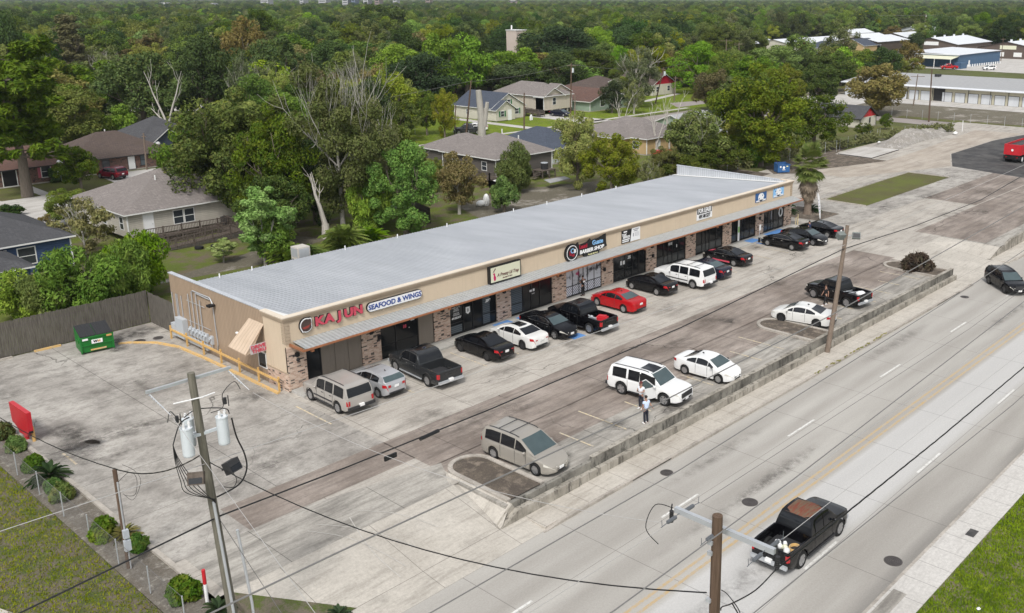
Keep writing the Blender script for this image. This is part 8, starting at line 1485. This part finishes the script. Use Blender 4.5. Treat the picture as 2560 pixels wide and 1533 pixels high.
kinds = ['oak', 'oak2', 'oak', 'oak2', 'dark', 'dark2', 'tallow', 'brown', 'tallowb', 'greyb', 'oak', 'oak2', 'olivebig', 'tallow', 'dark', 'pineb', 'bright']
LB = {'oak': 'mid green rounded tree crown in the dense neighbourhood wood', 'oak2': 'mid green rounded tree crown in the dense neighbourhood wood', 'dark': 'very dark green tree crown in the dense neighbourhood wood', 'dark2': 'very dark green tree crown in the dense neighbourhood wood', 'tallow': 'yellow-green tree crown in the dense neighbourhood wood', 'brown': 'brownish autumn tree crown in the dense neighbourhood wood', 'tallowb': 'bright mid-green tree crown in the dense neighbourhood wood', 'greyb': 'thin grey crown with bare limbs in the dense neighbourhood wood', 'olivebig': 'olive crown with pale limbs in the dense neighbourhood wood', 'tan': 'tan-topped tree crown in the dense neighbourhood wood', 'pineb': 'fresh green crown in the dense neighbourhood wood', 'bright': 'bright green crown in the dense neighbourhood wood'}
for dpt, x, y, w in cand[:NKEEP]:
    k = rnd_.choice(kinds); h = rnd_.uniform(8.5, 13.5) if dpt < 160 else rnd_.uniform(9.5, 15)
    if dpt < 120: h = rnd_.uniform(6, 10)
    if x > 135 and y < 260: h *= .72
    plant(k, x, y, h, w*1.22, where(LB[k].split(' in the dense')[0].replace(' with bare limbs', '').replace(' with pale limbs', '').replace('rounded tree crown', 'rounded crown').replace('tree crown', 'crown'), x, y), 'tree', 'tree', 'trees of the neighbourhood wood')
# the far wood: one mass, crowns instanced on points
def woodland():
    rs = np.random.RandomState(3); pts = []; kept = {(round(c[1], 1), round(c[2], 1)) for c in cand[:NKEEP]}
    for c in cand[NKEEP:]: pts.append((c[1], c[2], 0))
    for i in range(16000):
        d = 300+2700*rs.rand()**1.25; u = rs.uniform(-250, 2800); P_ = CAM+ff*d+rr_*((u-PX)/FPX*d*1.02)
        if infield(P_.x, P_.y): continue
        if d < 520 and any((P_.x-a)**2+(P_.y-b)**2 < 55 for a, b, c in have[-430:]): continue
        pts.append((P_.x, P_.y, 0))
    me = bpy.data.meshes.new('woodland'); me.from_pydata(pts, [], []); o = link('woodland', me); tag(o, 'endless mixed wood of oak and pine crowns reaching the horizon', 'woodland', kind='stuff')
    fk = []
    for j, (shape, leaf) in enumerate((('oak', 'oak'), ('dark', 'dark'), ('tallow', 'tallow'), ('oak', 'brown'), ('oak', 'grey'), ('oak', 'oak'))):
        rs2 = np.random.RandomState(60+j); cen, rad = crown_shape(shape, rs2); sc = np.array([1.15, 1.15, 1.0]); fk.append(quadmesh('far_crown', leaves(cen*sc, rad, 15, .85, rs2, elong=1.4), L[leaf]))
    ng = bpy.data.node_groups.new('wood_scatter', 'GeometryNodeTree'); ng.interface.new_socket('Geometry', in_out='INPUT', socket_type='NodeSocketGeometry'); ng.interface.new_socket('Geometry', in_out='OUTPUT', socket_type='NodeSocketGeometry')
    N = ng.nodes; gi = N.new('NodeGroupInput'); go = N.new('NodeGroupOutput'); join = N.new('GeometryNodeJoinGeometry'); ri = N.new('FunctionNodeRandomValue'); ri.data_type = 'INT'; ri.inputs[4].default_value = 0; ri.inputs[5].default_value = len(fk)-1
    return o, ng, fk, gi, go, join, pts
o, ng, fk, gi, go, join, pts = woodland()
# realised as one mesh per template subset is heavy; instances use the crown meshes of trees that stand in the scene
N = ng.nodes; lk = ng.links.new
src = {}
for ob in COL.objects:
    if ob.name.startswith('crown') and ob.type == 'MESH': src.setdefault(ob.data.name, ob)
use = [PROTO[k][0] for k in ('oak', 'dark', 'oak2', 'tallow', 'oak', 'greyb', 'dark2', 'tallowb')]
idn = N.new('GeometryNodeInputIndex'); prev = None
for j, me in enumerate(use):
    ob = src[me.name]; oi = N.new('GeometryNodeObjectInfo'); oi.inputs['Object'].default_value = ob; oi.inputs['As Instance'].default_value = True
    md_ = N.new('FunctionNodeIntegerMath') if False else N.new('ShaderNodeMath'); md_.operation = 'MODULO'; md_.inputs[1].default_value = len(use); lk(idn.outputs[0], md_.inputs[0])
    cp_ = N.new('ShaderNodeMath'); cp_.operation = 'COMPARE'; cp_.inputs[1].default_value = j; cp_.inputs[2].default_value = .1; lk(md_.outputs[0], cp_.inputs[0])
    sp_ = N.new('GeometryNodeInstanceOnPoints'); lk(gi.outputs[0], sp_.inputs['Points']); lk(cp_.outputs[0], sp_.inputs['Selection']); lk(oi.outputs['Geometry'], sp_.inputs['Instance'])
    rv = N.new('FunctionNodeRandomValue'); rv.data_type = 'FLOAT_VECTOR'; rv.inputs[0].default_value = (0, 0, 0); rv.inputs[1].default_value = (0, 0, 6.28); lk(rv.outputs[0], sp_.inputs['Rotation'])
    rs_ = N.new('FunctionNodeRandomValue'); rs_.data_type = 'FLOAT_VECTOR'; rs_.inputs[0].default_value = (1.15, 1.15, 1.05); rs_.inputs[1].default_value = (1.7, 1.7, 1.65); rs_.inputs['Seed'].default_value = j+3; lk(rs_.outputs[0], sp_.inputs['Scale']); lk(sp_.outputs[0], join.inputs[0])
lk(join.outputs[0], go.inputs[0]); md = o.modifiers.new('scatter', 'NODES'); md.node_group = ng
for me in fk: bpy.data.meshes.remove(me)
# bushes, sagos and the palm
rs = np.random.RandomState(31)
def shrub_mesh(seed, n=26, leaf='shrub', size=.09): rs_ = np.random.RandomState(seed); c = rs_.normal(size=(n, 3)); c /= np.linalg.norm(c, axis=1)[:, None]; c[:, 2] = np.abs(c[:, 2])*.9+.1; c *= .42; c[:, 2] += .12; return quadmesh('foliage', leaves(c, np.full(n, .27), 200, size, rs_, .9, .5), L[leaf])
SM = [shrub_mesh(1), shrub_mesh(2), shrub_mesh(3, 30, 'shrub')]
for i, (x, y, s_, lb) in enumerate(((-14.1, 6.5, .95, 'clipped round shrub at the left edge before the red menu board'), (-14.15, 4.2, .85, 'clipped round shrub beside the foot of the red menu board'), (-14.35, 1.05, .85, 'clipped round shrub between the menu board and the large sago'), (-14.55, -3.4, .9, 'clipped round shrub just below the large sago'), (-14.6, -8.6, 1.0, 'clipped round shrub left of the short service pole'), (-14.0, -10.7, .75, 'small shrub at the foot of the short service pole'), (-14.35, -15.9, 1.05, 'largest clipped shrub at the end of the kerb beside the red-capped marker'), (-14.6, -2.4, .8, 'brown-based shrub hidden under the large sago'))):
    t = thing('clipped_shrub', lb, 'shrub', (x, y, -.02), i*1.3); t.scale = (s_, s_, s_*1.35); link('foliage', SM[i % 3], t); link('stem', MB().cyl((0, 0, 0), .05, .3, 6).mesh('stem', M['bark']), t)
sg_ = quadmesh('fronds', frondmesh(64, 1.15, .35, rs, .42, .12, -.05, 1.25, 22), L['sago']); sgb = quadmesh('fronds', frondmesh(50, 1.0, .3, rs, .42, .12, -.05, 1.25, 22), L['twig'] if 'twig' in L else L['brown'])
for i, (x, y, s_, lb) in enumerate(((-14.2, -.9, 1.0, 'large dark sago palm in the left gravel bed'), (-14.0, -9.3, .75, 'brown-tinged sago palm beside the short service pole'), (-13.95, -18.0, .7, 'sago palm at the bottom edge below the marker post'), (-10.4, -21.0, .55, 'small sago plant at the bottom edge right of the transformer pole'), (65.3, 3.6, 1.35, 'dark sago palm under the far end of the canopy'), (67.9, 1.6, 1.0, 'sago palm right of the tall palm trunk'))):
    t = thing('sago_palm', lb, 'sago palm', (x, y, -.02 if i != 3 else -.7)); t.scale = (s_,)*3; link('fronds', sgb if i == 1 else sg_, t); link('trunk', MB().cyl((0, 0, 0), .14, .4, 8).mesh('trunk', M['palm']), t)
t = thing('planter_shrub', 'dark reddish spiky shrub in the far kerbed planter', 'shrub', (52.5, -18.0, .1)); rs_ = np.random.RandomState(4); c = rs_.normal(size=(40, 3)); c /= np.linalg.norm(c, axis=1)[:, None]; c[:, 2] = np.abs(c[:, 2]); c *= np.array([1.25, 1.25, .95]); c[:, 2] += .25
link('foliage', quadmesh('foliage', leaves(c, np.full(40, .34), 60, .13, rs_, 1, .0, 3.6), leafmat('dark_reddish_leaves', (.035, .022, .016), (.055, .035, .022), (.04, .045, .02))), t); tb = MB(); [branches(tb, (0, 0, 0), (math.cos(a), math.sin(a), 1.3), 1.1, .035, random.Random(int(a*10)), 1, .5) for a in np.arange(0, 6.2, .7)]; tb.build('stem', M['pole_br'], t)
t = thing('palm_tree', 'tall fan palm with a skirt of dead fronds beyond the strip mall', 'palm tree', (66.5, 1.4, 0)); tb = MB(); tb.tube([(0, 0, -.1), (0, 0, .5), (.02, 0, 2.2), (0, 0, 5.6)], [.55, .42, .36, .3], 14); tb.build('trunk', M['palm'], t, 60)
def fans(n, z0, L0, lo, hi, rs, droop, blade=.95):
    Q = []
    for i in range(n):
        a = rs.rand()*6.28; el = lo+(hi-lo)*rs.rand(); d = np.array([math.cos(a)*math.cos(el), math.sin(a)*math.cos(el), math.sin(el)]); sd_ = np.array([-math.sin(a), math.cos(a), 0]); up_ = np.cross(d, sd_); hub = d*L0*(.75+.4*rs.rand())+np.array([0, 0, z0+rs.uniform(-.25, .25)]); w = d*.01; Q.append([np.array([0, 0, z0]), np.array([0, 0, z0+.05]), hub+up_*.03, hub-up_*.03])
        for j in range(15):
            b = (j-7)/7*1.45; q = d*math.cos(b)+sd_*math.sin(b); tp = hub+q*blade*(.85+.3*rs.rand())+np.array([0, 0, -droop*blade*(.6+.4*rs.rand())]); md2 = (hub+tp)/2+np.array([0, 0, droop*.18]); s2 = np.cross(q, up_); s2 = s2/np.linalg.norm(s2)*.085
            Q.append([hub, md2-s2, tp, md2+s2])
    return np.array(Q)
rs = np.random.RandomState(12); Q = np.concatenate([fans(30, 6.2, 1.15, .6, 1.5, rs, .08, 1.0), fans(36, 5.8, 1.25, -.1, .7, rs, .25, .95), fans(34, 5.3, 1.1, -.85, 0, rs, .6, .9)]); link('fronds', quadmesh('fronds', Q, L['frond']), t)
Q = np.concatenate([fans(60, 4.5, .8, -1.3, -.75, rs, .85, .85), fans(50, 3.7, .6, -1.45, -1.0, rs, .8, .9), fans(30, 2.9, .55, -1.5, -1.2, rs, .8, .7)]); skm = quadmesh('dead_frond_skirt', Q, M['skirt']); link('dead_frond_skirt', skm, t)
# weeds and grass
t = MB(); rg_ = random.Random(3)
for i in range(40): x = 26+rg_.random()*11; t.ball((x, -22.5+rg_.uniform(-.08, .08), WZ+.02), rg_.uniform(.06, .2), .07, .05, 5, 3)
tag(t.build('kerb_weeds', L['brown']), 'dry weeds and leaves along the near kerb', 'weeds', kind='stuff')
# vines on the fence beyond the slab
rs = np.random.RandomState(44); xx = rs.rand(170)
c = np.stack([62+84*xx, 22+1.6*np.sin(xx*5)-4*np.clip(xx-.75, 0, 1)*4*xx, .4+rs.rand(170)*1.1], axis=1); tag(link('fence_vines', quadmesh('fence_vines', leaves(c, .5+.6*rs.rand(170), 70, .2, rs, .7, .1, 2.2), L['grey'])), 'grey-brown scrub and vines along the far chain-link fence', 'scrub', kind='stuff')
rs = np.random.RandomState(45); c = np.stack([rs.uniform(2, 62, 260), rs.uniform(17.2, 25, 260), rs.rand(260)*.5], axis=1); tag(link('back_undergrowth', quadmesh('back_undergrowth', leaves(c, .5+.6*rs.rand(260), 70, .16, rs, .6, .1, 2.2), L['oak'])), 'low weeds and undergrowth behind the strip mall', 'undergrowth', kind='stuff')
rs = np.random.RandomState(46)
def tufts(x0, x1, y0, y1, n, z, m, nm, lb, s=.08, fz=lambda y: 0):
    P_ = np.stack([rs.uniform(x0, x1, n), rs.uniform(y0, y1, n), np.zeros(n)], axis=1); P_[:, 2] = z+np.array([fz(v_) for v_ in P_[:, 1]]); a = rs.rand(n)*6.28; h = s*(.5+rs.rand(n)); dx = np.stack([np.cos(a)*.03, np.sin(a)*.03, np.zeros(n)], axis=1); tl = rs.normal(size=(n, 3))*.03; tl[:, 2] = 0
    return tag(link(nm, quadmesh(nm, np.stack([P_-dx, P_+dx, P_+tl+np.stack([np.zeros(n), np.zeros(n), h], axis=1)+dx*.2, P_+tl+np.stack([np.zeros(n), np.zeros(n), h], axis=1)-dx*.2], axis=1), L[m])), lb, 'grass', kind='stuff')
tufts(2, 24, -47, -38.8, 45000, WZ-.01, 'bright', 'grass_blades', 'green grass growing beside the far sidewalk', .09); tufts(-24, -15.4, -16.5, 6, 26000, -.04, 'tallow', 'grass_blades', 'patchy grass blades on the left lawn', .07)
# ---------------- air ----------------
HZD = .00009
hz = MB().box(-400, 3300, -600, 3300, -2.2, 26.0).build('haze', None); hz.data.materials.clear(); tag(hz, 'thin pale haze over the whole neighbourhood', 'haze', kind='stuff')
hm = bpy.data.materials.new('haze'); hm.use_nodes = True; hn = hm.node_tree; hn.nodes.remove(hn.nodes['Principled BSDF']); pv = hn.nodes.new('ShaderNodeVolumePrincipled'); pv.inputs['Color'].default_value = (.80, .87, .97, 1); pv.inputs['Density'].default_value = HZD; pv.inputs['Anisotropy'].default_value = .2
hn.links.new(pv.outputs[0], hn.nodes['Material Output'].inputs['Volume']); hz.data.materials.append(hm)
